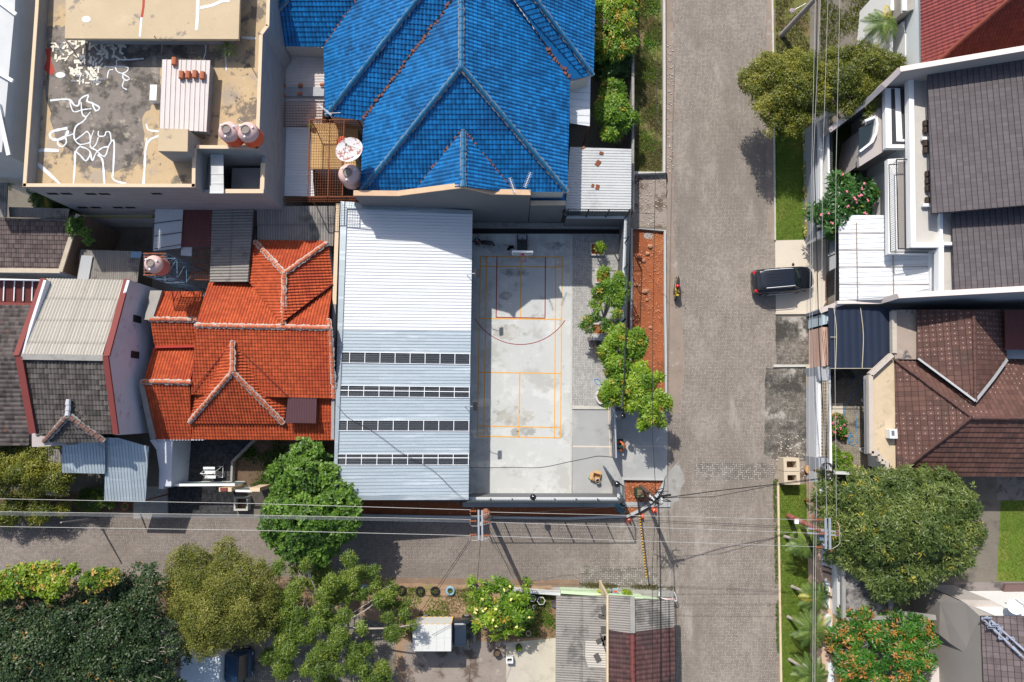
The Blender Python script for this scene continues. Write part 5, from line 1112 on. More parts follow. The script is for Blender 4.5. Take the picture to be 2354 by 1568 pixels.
# =============== LEFT EDGE NEIGHBOURS ===============
o = P(60, 560); t = T('corrugated_roof_house', 'low house at the left edge with dark flat tiled roof and cream coping', 'house', (o.x, o.y, 0))
roof('roof', [(-160, 495, 4.6), (168, 507, 4.6), (137, 620, 4.1), (-160, 618, 4.1)], DKTILE_B, t, pu=.16, pv=.30, amp=.03, step=.03)
cp = MB(); cp.bar(P(180, 493, 4.9), P(139, 624, 4.4), .3, .1); cp.bar(P(139, 623, 4.4), P(-160, 620, 4.4), .3, .1); cp.build('coping', mat('mottled cream coping', (.52, .44, .34), .9, .25, 2, .1, 14), t)
MB().prism([P(-160, 500, 4.4), P(178, 495, 4.6), P(137, 625, 4.1), P(-160, 622, 4.1)], 0, 3.95).build('wall', mat('pale blue house wall', (.4, .4, .4)), t)
mb = MB(); wallrun(mb, [(180, 492, 4.85), (139, 624, 4.35)], .2, 0); mb.build('wall', mat('mossy brick wall', (.17, .12, .09), .95, .35, 1.5, .2, 10), t)
canopy('thin dark corrugated roof strip along the foot of the bare concrete wall', [(20, 476, 4.2), (160, 480, 4.2), (156, 503, 4.1), (22, 499, 4.1)], ASB, pu=.13, pv=3, amp=.025, step=0, prof='corr', down=(0, -1, 0))
canopy('dark corrugated roof piece cut by the left picture edge beside the palms', [(-90, 418, 4.8), (18, 420, 4.8), (15, 500, 4.6), (-90, 500, 4.6)], ASB, pu=.16, pv=3, amp=.03, step=0, prof='corr', down=(0, -1, 0))
canopy('brown corrugated shed roof with one white panel between the two dark tiled houses', [(185, 574, 3.9), (325, 578, 3.9), (316, 648, 3.6), (177, 643, 3.6)], ASB, pu=.13, pv=3, amp=.028, step=0, prof='corr', down=(0, -1, 0))
sh = [x for x in bpy.data.objects if x.get('label', '').startswith('brown corrugated shed')][0]
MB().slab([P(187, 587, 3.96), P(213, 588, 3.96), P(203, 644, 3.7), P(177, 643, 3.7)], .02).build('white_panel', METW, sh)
MB().slab([P(301, 578, 3.97), P(326, 579, 3.97), P(323, 593, 3.93), P(300, 592, 3.93)], .02).build('blue_panel', mat('pale blue sheet', (.2, .33, .45), .6, .1, 2), sh)
canopy('red brown translucent sheet roof in white frames left of the pale corrugated slope', [(-90, 642, 3.4), (93, 647, 3.4), (76, 696, 3.2), (-90, 692, 3.2)], POLYR, pu=.12, pv=3, amp=.02, step=0, prof='corr', down=(0, -1, 0))
cvx = [x for x in bpy.data.objects if x.get('label', '').startswith('red brown translucent sheet roof in')][0]; mb = MB()
for x in (9, 33, 54, 74): mb.bar(P(x+1, 644, 3.5), P(x-1, 692, 3.3), .07, .05)
mb.bar(P(-90, 640, 3.5), P(92, 645, 3.5), .12, .08); mb.build('frame', ALUW, cvx); mb = MB(); mb.bar(P(-90, 696, 3.3), P(78, 700, 3.3), .2, .12); mb.build('gutter', MAROONM, cvx)
o = P(20, 860); t = T('dark_tiled_house', 'house at the left edge under long courses of black and brick red roof tiles', 'house', (o.x, o.y, 0))
roof('roof', [(-160, 700, 4.2), (72, 702, 4.2), (40, 820, 4.9), (-160, 820, 4.9)], mat('black tile with brick red strays', (.085, .072, .068), .9, .2, 1, .2, 12, tile=(.5, .7), stains=[((.2, .07, .05), 1.6, .62, .68, .8)]), t, pu=.30, pv=.22, amp=.04, step=.04, down=(-1, 0, 0))
roof('roof', [(-160, 820, 4.9), (36, 820, 4.9), (68, 970, 4.2), (68, 1023, 3.8), (-160, 1026, 3.8)], mat('black tile with brick red strays', (.1, .1, .1)), t, pu=.30, pv=.22, amp=.04, step=.04, down=(-1, 0, 0))
mb = MB(); mb.prism([P(-160, 705, 4), P(44, 705, 4), P(26, 1020, 3.6), P(-160, 1020, 3.6)], 0, 3.5); mb.build('wall', TAUPE, t)
# white metal building, top left corner
o = P(20, 150); t = T('white_metal_building', 'tall pale metal clad building at the top left corner with angled roof brackets', 'building', (o.x, o.y, 0))
roof('roof', [(44, -90, 7.2), (96, -90, 7.2), (60, 340, 7.0), (22, 338, 7.0)], METO, t, pu=.16, pv=4, amp=.035, step=0, prof='corr', down=(-1, 0, 0))
MB().prism([P(44, -90, 7), P(88, -90, 7), P(58, 338, 6.9), P(24, 336, 6.9)], 0, 6.7).build('wall', OFFWH, t)
MB().prism([P(-160, -90, 9.2), P(37, -90, 9.2), P(34, 20, 9.2), P(4, 350, 9.2), P(-160, 350, 9.2)], 0, 9.2).build('wall', OFFWH, t)
mb = MB(); mb.bar(P(-6, 1, 9.35), P(38, 34, 9.35), .22, .12); mb.bar(P(-16, 160, 9.35), P(30, 187, 9.35), .22, .12); mb.build('bracket', ALUW, t)
mb = MB(); mb.bar(P(-4, 240, 9.3), P(22, 358, 9.3), .25, .2); mb.build('gutter', STEEL, t)
# =============== BOTTOM SHED HOUSE (junction corner) ===============
o = P(1410, 1480); t = T('corner_shed_house', 'small corner house with grey corrugated and maroon tiled roof beside the road junction', 'house', (o.x, o.y, 0))
ca = dict(pu=.15, pv=1.8, amp=.032, step=.02, prof='corr')
roof('roof', [(1278, 1370, 3.0), (1395, 1370, 3.5), (1395, 1480, 3.5), (1277, 1480, 3.0)], ASB, t, down=(-1, 0, 0), **ca)
roof('roof', [(1277, 1452, 2.98), (1395, 1452, 3.48), (1395, 1620, 3.48), (1276, 1620, 2.98)], ASB, t, down=(-1, 0, 0), **ca)
roof('roof', [(1335, 1472, 3.30), (1395, 1472, 3.55), (1395, 1535, 3.55), (1345, 1535, 3.34), (1345, 1510, 3.34)], ASB_L, t, down=(-1, 0, 0), **ca)
roof('roof', [(1398, 1369, 3.75), (1452, 1372, 4.15), (1453, 1456, 4.15), (1397, 1447, 3.75)], ASB, t, down=(-1, 0, 0), **ca)
roof('roof', [(1454, 1376, 4.15), (1548, 1380, 3.3), (1549, 1441, 3.3), (1455, 1452, 4.15)], ASB, t, down=(1, 0, 0), **ca)
roof('roof', [(1397, 1446, 3.7), (1453, 1456, 4.12), (1457, 1640, 4.12), (1397, 1640, 3.7)], MAROON, t, pu=.30, pv=.2, amp=.03, step=.04, down=(-1, 0, 0))
roof('roof', [(1454, 1452, 4.12), (1550, 1441, 3.27), (1551, 1640, 3.27), (1457, 1640, 4.12)], MAROON, t, pu=.30, pv=.2, amp=.03, step=.04, down=(1, 0, 0))
ridge('ridge_cap', (1453, 1458, 4.25), (1456, 1640, 4.25), mat('maroon ridge cap', (.16, .05, .045), .75, .2, 3, .1, 14), t, r=.15, seg=.42)
mb = MB(); mb.bar(P(1453, 1372, 4.28), P(1454, 1455, 4.28), .3, .08); mb.build('ridge_cap', CONC_D, t)
mb = MB(); wallrun(mb, [(1396, 1368, 3.85), (1396, 1640, 3.85)], .12, 0); mb.build('wall', KERB_Y, t)
MB().prism([P(1290, 1400, 3), P(1394, 1400, 3.4), P(1452, 1402, 4), P(1535, 1405, 3.2), P(1546, 1640, 3.2), P(1282, 1640, 3)], 0, 2.75).build('wall', GREENM, t)
mb = MB()
for (x, y, w2, h2) in ((848, 915, .35, .6), (830, 965, .5, .2), (850, 1085, .45, .4), (820, 1180, .7, .25), (855, 1190, .25, .6), (845, 1230, .1, 1.6), (785, 1345, .35, .5)):
    mb.box(PK(34, x, y, 3.55), (w2, h2, .08), rz=random.uniform(-.5, .5))
mb.build('loose_tiles', mat('dark clay fragment', (.09, .085, .08), .9, .2, 3), t)
lw = MB(); wallrun(lw, [(1289, 1361, 1.0), (1360, 1366, 1.0), (1478, 1377, 1.0)], .18, 0); lw.build('garden_wall', GREENM, label='low pale green wall along the front of the corner shed house', cat='wall')
lw = MB(); wallrun(lw, [(1176, 1358, .7), (1288, 1366, .7)], .18, 0); lw.build('garden_wall', OFFWH, label='peeling white garden wall end left of the pale green wall', cat='wall')
p = P(1535, 1380, .3); tt = T('barrow', 'white tubular handcart frame parked against the shed house corner', 'handcart', (p.x, p.y, 0)); g = MB()
g.tube(smooth_path([PK(34, 1355, 740, 1.0), PK(34, 1370, 795, .9), PK(34, 1500, 825, .8)], 3), .03, 6).tube(smooth_path([PK(34, 1490, 740, 1.0), PK(34, 1512, 800, .9), PK(34, 1500, 825, .8), PK(34, 1390, 800, .8)], 3), .03, 6)
for x, y in ((1370, 795), (1500, 825)): q_ = PK(34, x, y, .85); g.tube([q_, (q_.x, q_.y, 0)], .025, 6)
g.build('frame', ALUW, tt); MB().slab([PK(34, 1385, 795, .85), PK(34, 1500, 800, .85), PK(34, 1498, 818, .85), PK(34, 1400, 812, .85)], .03).build('plank', mat('pinkish white board', (.62, .45, .42), .8), tt)
# =============== WHITE MODERN HOUSE (right) ===============
o = P(2150, 450); t = T('white_modern_house', 'large white and taupe modern house with dark grey shingle roof and flat white terraces', 'house', (o.x, o.y, 0))
sl = dict(pu=.28, pv=.32, amp=.006, step=.03, prof='flat')
roof('roof', [(2131, 158, 7.0), (2354, 118, 8.6), (2700, 55, 11.0), (2700, 440, 11.0), (2353, 473, 8.6), (2140, 492, 7.0)], SLATE, t, down=(-1, 0, 0), **sl)
roof('roof', [(2187, 488, 6.5), (2700, 440, 9.9), (2700, 655, 9.9), (2353, 664, 7.6), (2193, 670, 6.5)], SLATE, t, down=(-1, 0, 0), **sl)
MB().prism([P(2145, 170, 7), P(2700, 70, 9), P(2700, 640, 8), P(2205, 660, 6.4), P(2200, 500, 6.4), P(2155, 486, 7)], 0, 6.2).build('wall', TAUPE, t)
def copedwall(pts, th=.22, z0=0, m=TAUPE, mc=PINKC, cw=.34):
    mb = MB(); wallrun(mb, pts, th, z0); mb.build('wall', m, t)
    cpp = MB(); q = [P(*p)+Vector((0, 0, .03)) for p in pts]
    for a, b in zip(q[:-1], q[1:]): cpp.bar(a, b, cw, .07)
    cpp.build('coping', mc, t)
copedwall([(2700, 55, 12.2), (2353, 112, 9.8), (2068, 160, 7.6), (2030, 198, 6.6), (1985, 240, 5.0), (1905, 300, 3.2)])
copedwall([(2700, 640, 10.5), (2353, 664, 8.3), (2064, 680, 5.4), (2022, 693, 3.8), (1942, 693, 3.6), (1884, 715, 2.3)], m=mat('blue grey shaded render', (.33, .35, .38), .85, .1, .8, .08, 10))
def flat(pts, z, m, nm='terrace', th=.2): return MB().slab([P(u, v, z) for u, v in pts], th).build(nm, m, t)
LEDGE = mat('pale weathered terrace screed', (.52, .49, .45), .85, .12, .7, .08, 10, stains=[((.40, .43, .45), .8, .5, .7, .6), ((.3, .28, .26), 1.5, .64, .74, .4)])
flat([(2101, 172), (2140, 162), (2148, 492), (2190, 500), (2192, 560), (2101, 560)], 6.1, LEDGE)
flat([(2168, 557), (2196, 557), (2196, 668), (2168, 668)], 5.9, LEDGE)
def parapet(pts, z, th=.32, h=.5, m=WHITE):
    mb = MB(); q = [P(u, v, z) for u, v in pts]
    for i, (a, b) in enumerate(zip(q[:-1], q[1:])):
        d = (b-a).normalized(); o_ = Vector((0, 0, h/2-.005*i)); mb.bar(a-o_-d*th/2, b-o_+d*th/2, th, h)
    return mb.build('parapet', m, t)
parapet([(2094, 171), (2099, 563), (2163, 563)], 6.4); parapet([(2163, 557), (2163, 668)], 6.39); parapet([(2163, 470), (2163, 560), (2190, 560)], 6.35, .2)
MB().prism([P(2100, 176, 6), P(2140, 176, 6), P(2190, 500, 6), P(2190, 660, 6), P(2168, 660, 6), P(2168, 556, 6), P(2104, 556, 6)], 0, 5.7).build('wall', WHITE, t)
# stepped white frame with dark pebble strip
flat([(2034, 203), (2068, 203), (2074, 320), (2092, 320), (2092, 340), (2036, 340)], 5.6, WHITE, 'terrace', .4)
flat([(2048, 204), (2056, 204), (2060, 325), (2092, 326), (2092, 331), (2050, 331)], 5.63, mat('dark pebble strip', (.045, .045, .05), .8, .5, 14, .4, 60), 'pebble_strip', .02)
flat([(2069, 206), (2090, 206), (2092, 318), (2075, 318)], 5.5, mat('dark terrace paving', (.09, .085, .08), .8, .15, 2, .1, 8), 'terrace', .2)
MB().prism([P(2044, 212, 5.2), P(2090, 212, 5.2), P(2092, 330, 5.2), P(2046, 330, 5.2)], 0, 5.0).build('wall', TAUPE, t)
# lower taupe roof wedge with curved white wall
flat([(1997, 268), (2036, 235), (2040, 342), (1975, 383), (1973, 355)], 4.9, TAUPE, 'roof', .3)
MB().prism([P(2006, 275, 4.4), P(2036, 244, 4.4), P(2038, 334, 4.4), P(1990, 368, 4.4)], 0, 4.5).build('wall', TAUPE, t)
mb = MB(); cv_ = [K(41, 880, 1120), K(41, 960, 1090), K(41, 985, 1080), K(41, 995, 1150), K(41, 985, 1230), K(41, 950, 1310), K(41, 835, 1400)]
for a, b in zip(cv_[:-1], cv_[1:]): mb.bar(P(*a, 5.1), P(*b, 5.1), .14, .3)
mb.build('curved_parapet', WHITE, t)
MB().slab([PK(41, 835, 1180, 4.95), PK(41, 975, 1120, 4.95), PK(41, 950, 1290, 4.95), PK(41, 835, 1390, 4.95)], .04).build('dark_window', GLASSD, t)
# balcony with railing, lower white slab
flat([(2040, 366), (2100, 362), (2100, 560), (2157, 560), (2157, 585), (2042, 583)], 5.2, WHITE, 'balcony', .4)
flat([(2063, 372), (2098, 370), (2098, 560), (2152, 562), (2152, 572), (2064, 572)], 5.23, mat('grey stone balcony floor', (.27, .25, .24), .7, .1, .8, .1, 6), 'balcony_floor', .02)
g = MB(); rp_ = [P(2100, 366, 6.1), P(2060, 367, 6.1), P(2064, 572, 6.1), P(2152, 573, 6.1)]
for a, b in zip(rp_[:-1], rp_[1:]):
    g.tube([a, b], .04, 6); g.tube([a-Vector((0, 0, .9)), b-Vector((0, 0, .9))], .03, 6); n = int((b-a).length/.14)
    for i in range(n): p = a.lerp(b, i/n); g.tube([p, p-Vector((0, 0, .9))], .012, 4)
g.build('railing', BLKM, t)
MB().prism([P(2066, 374, 5), P(2154, 374, 5), P(2154, 574, 5), P(2068, 572, 5)], 0, 4.8).build('wall', WHITE, t)
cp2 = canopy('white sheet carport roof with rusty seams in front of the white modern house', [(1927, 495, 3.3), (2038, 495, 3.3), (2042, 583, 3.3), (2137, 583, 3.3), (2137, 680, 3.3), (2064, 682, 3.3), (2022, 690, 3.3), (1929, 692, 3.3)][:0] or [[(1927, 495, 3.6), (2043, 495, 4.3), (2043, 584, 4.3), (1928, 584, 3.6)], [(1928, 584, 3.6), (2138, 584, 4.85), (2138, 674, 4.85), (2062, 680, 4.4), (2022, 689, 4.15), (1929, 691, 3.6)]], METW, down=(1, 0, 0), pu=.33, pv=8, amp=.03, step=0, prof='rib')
g = MB(); g.bar(P(1968, 512, 3.93), P(1971, 688, 3.93), .06, .03); g.bar(P(2052, 584, 4.45), P(2054, 680, 4.45), .06, .03)
for y in (535, 574, 613, 653): g.bar(P(1928, y, 3.66), P(2040 if y < 580 else 2135, y, 4.33 if y < 580 else 4.9), .035, .02)
g.build('seam', mat('rust stained seam', (.3, .24, .2), .8, .3, 3), cp2)
parapet([(2141, 584), (2143, 676)], 5.1, .2, .3); parapet([(1928, 695), (2022, 694)], 3.75, .2, .3, PINKC)
# small brown vents on the ledge
for y in (284, 299, 330, 346, 400, 416, 433, 460):
    p = P(2127, y, 6.3) if y < 390 else P(2132, y, 6.3); MB().box(p, (.28, .35, .22)).build('roof_vent', mat('dark brown clay vent', (.06, .045, .035), .8, .2, 5), t)
MB().box(P(2130, 319, 6.3), (.7, .2, .2)).box(P(2132, 472, 6.3), (.7, .2, .2)).build('spout', WHITE, t)
# front boundary of the white house: stepped walls, fence, gate
o = P(1890, 450); t = T('front_fence', 'white and taupe street wall of the modern house with slatted metal fence panels', 'wall', (o.x, o.y, 0))
mb = MB(); wallrun(mb, [(1870, 284, 1.6), (1876, 545, 1.6)], .25, 0); mb.build('wall', mat('blue grey ledge', (.3, .32, .35), .8, .1, 1), t)
mb = MB(); mb.prism([P(1879, 285, 1.3), P(1893, 285, 1.3), P(1896, 540, 1.3), P(1884, 545, 1.3)], 0, 1.3); mb.build('wall', TAUPE, t)
mb = MB(); mb.prism([P(1883, 280, 2.0), P(1889, 280, 2.0), P(1892, 520, 2.0), P(1886, 520, 2.0)], 0, 2.0); mb.prism([P(1901, 268, 2.2), P(1905, 268, 2.2), P(1908, 455, 2.2), P(1903, 455, 2.2)], 0, 2.2); mb.prism([P(1883, 530, 2.2), P(1926, 515, 2.2), P(1926, 530, 2.2), P(1884, 547, 2.2)], 0, 2.2); mb.prism([P(1902, 244, 2.6), P(1922, 244, 2.6), P(1922, 262, 2.6), P(1902, 262, 2.6)], 0, 2.6); mb.build('pillar', WHITE, t)
g = MB()
for i in range(46): a = P(1907, 270+i*4.1, 2.1); b = P(1913, 270+i*4.1, 2.1); g.bar(a, b, .05, .04)
g.build('slat', GREYP, t); g = MB()
for i in range(5): g.bar(P(1893+i*1.8, 275, 1.5+.12*i), P(1895+i*1.8, 520, 1.5+.12*i), .04, .04)
g.build('rail', mat('brown grey metal rail', (.28, .25, .23), .6), t)
a = P(1900, 548, 2.0); b = P(1926, 535, 2.0); p = P(1912, 590, 1.9); t = T('driveway_gate', 'half open grey slatted metal gate between the pale driveway and the white carport', 'gate', (p.x, p.y, 0))
mb = MB(); mb.slab([P(1902, 550, 2.0), P(1924, 533, 2.0), P(1926, 612, 2.0), P(1901, 626, 2.0)], .08); mb.build('panel', mat('grey gate sheet', (.33, .34, .35), .6, .1, 1.5), t)
g = MB()
for i in range(26): y = 537+i*3; g.bar(P(1900, y+16, 2.06), P(1905, y+14, 2.06), .04, .04); g.bar(P(1921, y, 2.06), P(1926, y-2, 2.06), .04, .04)
g.build('slat', BLKM, t); mb = MB(); mb.bar(P(1903, 588, 2.08), P(1920, 580, 2.08), .09, .06); mb.build('handle', STEEL, t)
MB().bar(P(1900, 632, .05), P(1901, 700, .05), .1, .04).build('gate_rail', RUST, label='rusty gate rail let into the pale driveway concrete', cat='rail')
# =============== BROWN TILED HOUSE (right) ===============
o = P(2200, 950); t = T('brown_tiled_house', 'sprawling house with dark brown ribbed roof tiles speckled with white mortar dots', 'house', (o.x, o.y, 0))
br = dict(pu=.32, pv=.40, amp=.012, step=.055, prof='flat')
EV2 = 3.4; AP = (2232, 958.6, 6.0)
plA = plane3((2057, 828, EV2), (2062, 1090, EV2), AP); plBt = plane3((2062, 1090, EV2), (2400, 1094, EV2), AP); plC = plane3((2057, 828, EV2), AP, (2400, 964, 6.0))
roof('roof', on(plA, [(2055, 824), (2061, 1090), (2232, 958.6)]), BROWN_D, t, down=(-1, 0, 0), **br)
roof('roof', on(plBt, [(2062, 1092), (2232, 959), (2700, 962), (2700, 1098)]), BROWN, t, **br)
roof('roof', on(plC, [(2055, 824), (2110, 826), (2242, 924), (2310, 828), (2700, 828), (2700, 962), (2232, 958.6)][:1]+[(2242, 800), (2700, 828), (2700, 962), (2232, 958.6)]), BROWN_D, t, **br)
nr = (2238, 770, 5.0); nb_ = (2242, 922, 5.75)
plNW = plane3((2108, 826, 3.9), nb_, (2236, 712, 5.75)); plNE = plane3((2310, 826, 3.9), nb_, (2236, 712, 5.75))
roof('roof', on(plNW, [(2108, 712), (2108, 826), (2242, 922), (2238, 712)]), BROWN_D, t, down=(-1, 0, 0), **br)
roof('roof', on(plNE, [(2238, 712), (2242, 922), (2312, 826), (2306, 712)]), BROWN_D, t, down=(1, 0, 0), **br)
mb = MB(); ribbon(mb, [P(2110, 824, 4.1), P(2175, 872, 5.0), P(2242, 922, 5.95)], .14); ribbon(mb, [P(2242, 922, 5.95), P(2285, 868, 5.0), P(2315, 826, 4.15)], .2); mb.build('valley_flashing', mat('pale flashing tape', (.34, .35, .36), .6, .1, 3), t)
RC = mat('dark brown ridge cap', (.10, .05, .042), .7, .15, 3, .1, 14)
ridge('ridge_cap', (2056, 826, EV2+.1), (2231, 957, 6.05), RC, t, r=.11, seg=.45); ridge('ridge_cap', (2062, 1090, EV2+.1), (2231, 960, 6.05), RC, t, r=.11, seg=.45); ridge('ridge_cap', (2233, 961, 6.05), (2700, 964, 6.05), RC, t, r=.11, seg=.45); ridge('ridge_cap', (2237, 714, 5.8), (2241, 920, 5.8), RC, t, r=.11, seg=.45)
canopy('dark red translucent roof at the right edge beside the speckled brown tiles', [(2308, 712, 4.6), (2700, 712, 4.6), (2700, 804, 4.4), (2310, 804, 4.4)], POLYR, pu=.12, pv=3, amp=.02, step=0, prof='corr', down=(0, -1, 0))
MB().prism([P(2062, 830, 3.4), P(2110, 716, 3.4), P(2700, 716, 3.4), P(2700, 1090, 3.4), P(2066, 1086, 3.4)], 0, 3.2).build('wall', OFFWH, t)
TER = mat('stained ochre terrace screed', (.56, .45, .31), .9, .14, .8, .12, 10, bump=.2, stains=[((.2, .18, .16), 1.2, .6, .68, .7), ((.44, .34, .22), .6, .5, .66, .6), ((.66, .6, .5), 2, .62, .72, .5)])
flat([(2000, 862), (2056, 822), (2058, 1090), (2030, 1092), (2028, 1060), (2012, 1040), (2002, 1038)], 3.3, TER, 'terrace', .25); tr_ = bpy.data.objects[-1] if False else None
flat([(2050, 712), (2106, 712), (2108, 826), (2057, 826), (2052, 800)], 3.6, mat('black streaked terrace screed', (.36, .29, .24), .9, .2, .8, .12, 10, stains=[((.07, .075, .085), .9, .55, .63, .9), ((.5, .42, .33), 1.1, .56, .7, .5)]), 'terrace', .25)
g = MB()
for a, b in (((1998, 862), (2048, 816)), ((1998, 862), (2000, 1042)), ((2000, 1042), (2018, 1042)), ((2018, 1044), (2022, 1060)), ((2022, 1060), (2032, 1062)), ((2036, 1060), (2040, 1098)), ((2036, 1096), (2062, 1094)), ((2052, 716), (2053, 812))):
    g.bar(P(*a, 3.55), P(*b, 3.55), .3, .35)
g.build('parapet', mat('weathered beige parapet', (.50, .44, .38), .9, .15, 1.5, .1, 10, stains=[((.25, .22, .2), 1.5, .6, .74, .5)]), t)
g = MB()
for k in range(3): g.bar(P(1993-k*2.4, 864, 3.3-.35*k), P(1996-k*2.4, 1044, 3.3-.35*k), .1, .3)
g.build('stepped_moulding', OFFWH, t)
MB().prism([P(2048, 850, 3.1), P(2054, 828, 3.1), P(2058, 1080, 3.1), P(2050, 1080, 3.1), P(2048, 1042, 3.1)], 0, 3.0).build('wall', OFFWH, t)
p = P(2046, 997, 3.5); tt = T('air_conditioner', 'white air conditioner unit standing on the stained ochre terrace', 'air conditioner', (p.x, p.y, 3.3)); MB().box((0, 0, .32), (.5, .62, .6)).build('casing', WHPL, tt, local=True, bevel=.03); MB().box((-.06, .05, .625), (.2, .34, .01)).build('grille', GREYP, tt, local=True)
# black netting carport roof
t = canopy('sagging black shade net roof with pale wires in front of the brown tiled house', [[(1903, 708, 3.3), (2046, 706, 3.3), (2048, 812, 3.2), (2016, 848, 3.1), (1907, 848, 3.1)]], mat('black shade net', (.014, .022, .045), .55, .12, .6, .25, 30, spec=.4), down=(0, -1, 0), pu=.5, pv=1.5, amp=.02, step=.0, prof='corr', thick=.02)
g = MB()
for pts in ([(1916, 708), (1922, 760), (1920, 848)], [(1977, 706), (1984, 770), (1981, 846)], [(1907, 847), (2014, 847)], [(1908, 775), (1921, 775)]): g.tube(smooth_path([P(u, v, 3.4) for u, v in pts], 4), .025, 5)
g.build('wire', mat('straw coloured cord', (.5, .45, .34), .8), t)
# street wall in front of the brown house
o = P(1890, 970); t = T('breeze_block_wall', 'white street wall with a long strip of pierced breeze blocks and grey end piers', 'wall', (o.x, o.y, 0))
mb = MB(); mb.prism([P(1876, 844, 1.7), P(1907, 844, 1.9), P(1913, 1120, 1.9), P(1878, 1118, 1.7)], 0, 1.6); mb.build('wall', mat('pale grey plaster', (.55, .56, .58), .8, .06, 1), t)
mb = MB(); mb.prism([P(1903, 842, 2.2), P(1908, 842, 2.2), P(1913, 1106, 2.2), P(1908, 1106, 2.2)], 0, 2.2); mb.prism([P(1880, 876, 1.75), P(1888, 876, 1.75), P(1889, 1050, 1.75), P(1882, 1050, 1.75)], 0, 1.75); mb.build('wall', WHITE, t)
MB().prism([P(1888, 876, 1.9), P(1903, 876, 1.9), P(1905, 1050, 1.9), P(1891, 1050, 1.9)], 1.5, 1.72).build('breeze_blocks', mat('pierced breeze blocks', (.30, .25, .19), .9, .3, 7, .3, 16, tile=None, stains=[((.05, .045, .04), 7, .5, .55, .9)]), t)
g = MB()
for i in range(4): g.bar(P(1889+i*4.3, 877, 1.95), P(1892+i*4.3, 1050, 1.95), .05, .2)
for i in range(22): y = 880+i*8; g.bar(P(1888, y, 1.94), P(1903, y, 1.94), .04, .2)
g.build('block_rib', mat('ochre grey cement', (.36, .30, .22), .9, .2, 3), t)
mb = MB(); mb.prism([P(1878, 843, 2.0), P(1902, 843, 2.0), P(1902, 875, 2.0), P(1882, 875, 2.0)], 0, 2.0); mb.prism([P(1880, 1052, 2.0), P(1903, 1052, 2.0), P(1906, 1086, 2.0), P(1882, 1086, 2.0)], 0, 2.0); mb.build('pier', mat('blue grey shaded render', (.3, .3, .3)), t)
t = T('sliding_gate', 'pink brown and blue grey sliding gate panels beside the black netting', 'gate', P(1895, 780)); mb = MB()
mb.prism([P(1890, 752, 2.2), P(1897, 752, 2.2), P(1898, 842, 2.2), P(1890, 842, 2.2)], 0, 2.2); mb.prism([P(1899, 752, 2.2), P(1906, 752, 2.2), P(1907, 840, 2.2), P(1900, 840, 2.2)], 0, 2.2); mb.build('panel', mat('pinkish gate paint', (.55, .36, .28), .8, .1, 2), t)
mb = MB(); mb.prism([P(1890, 722, 2.3), P(1897, 720, 2.3), P(1897, 745, 2.3), P(1890, 747, 2.3)], 0, 2.3); mb.prism([P(1899, 719, 2.3), P(1906, 717, 2.3), P(1906, 743, 2.3), P(1899, 745, 2.3)], 0, 2.3); mb.build('panel', mat('pale blue gate paint', (.42, .52, .58), .7, .1, 2), t)
lw = MB(); lw.prism([P(1914, 1084, 1.8), P(2034, 1089, 1.8), P(2034, 1094, 1.8), P(1914, 1090, 1.8)], 0, 1.8); lw.build('garden_wall', OFFWH, label='low white cross wall between the small yard and the big mango tree', cat='wall')
# =============== RED TILED HOUSE (top right) ===============
o = P(2230, 30); t = T('red_tiled_house', 'house with glossy red roof tiles glinting in the sun at the top right', 'house', (o.x, o.y, 0))
plR1 = plane3((2116, 145, 6.4), (2114, 0, 6.4), (2300, -10, 9.6)); 
roof('roof', on(plR1, [(2117, 152), (2114, -90), (2420, -90), (2150, 145)]), REDT, t, pu=.24, pv=.33, amp=.07, step=.03, down=(-1, 0, 0))
plR2 = plane3((2150, 145, zm(2150, 145, plR1)), (2354, 112, zm(2150, 145, plR1)), (2300, -6, zm(2300, -6, plR1)))
roof('roof', on(plR2, [(2150, 145), (2420, -90), (2700, -90), (2700, 50), (2354, 112)]), mat('matt red roof tile', (.26, .05, .03), .7, .12, .8, .1, 12, tile=(.15, .7, .4)), t, pu=.22, pv=.30, amp=.04, step=.05)
ridge('ridge_cap', (2150, 145, zm(2150, 145, plR1)+.1), (2420, -90, zm(2420, -90, plR1)+.1), mat('red brown ridge cap', (.24, .06, .04), .7, .2, 3), t, r=.15, seg=.42)
MB().prism([P(2122, 148, 6.4), P(2350, 110, 6.4), P(2700, 40, 6.4), P(2700, -80, 6.4), P(2122, -80, 6.4)], 0, 6.1).build('wall', mat('bluish white plaster', (.68, .72, .73), .8, .05, 1), t)
mb = MB(); mb.prism([P(2083, 40, 5.0), P(2118, 12, 6.3), P(2118, 100, 6.3), P(2095, 110, 4.5)], 0, 4.4); mb.prism([P(2074, -60, 5.5), P(2084, -60, 5.5), P(2084, 24, 5.5), P(2074, 24, 5.5)], 0, 5.5); mb.prism([P(2045, 20, 4.2), P(2052, 20, 4.2), P(2052, 120, 4.2), P(2045, 120, 4.2)], 0, 4.2); mb.prism([P(2052, -60, 4.6), P(2062, -60, 4.6), P(2062, 24, 4.6), P(2046, 24, 4.6)], 0, 4.6); mb.build('terrace', WHITE, t)
mb = MB(); mb.prism([P(2062, -60, 3.6), P(2074, -60, 3.6), P(2074, 60, 3.6), P(2062, 80, 3.6)], 0, 3.6); mb.prism([P(2084, -60, 6.2), P(2116, -60, 6.2), P(2116, 5, 6.2), P(2086, 15, 6.2)], 0, 5.4); mb.build('terrace', mat('lichened grey ledge', (.36, .33, .3), .9, .25, 2, .2, 10), t)
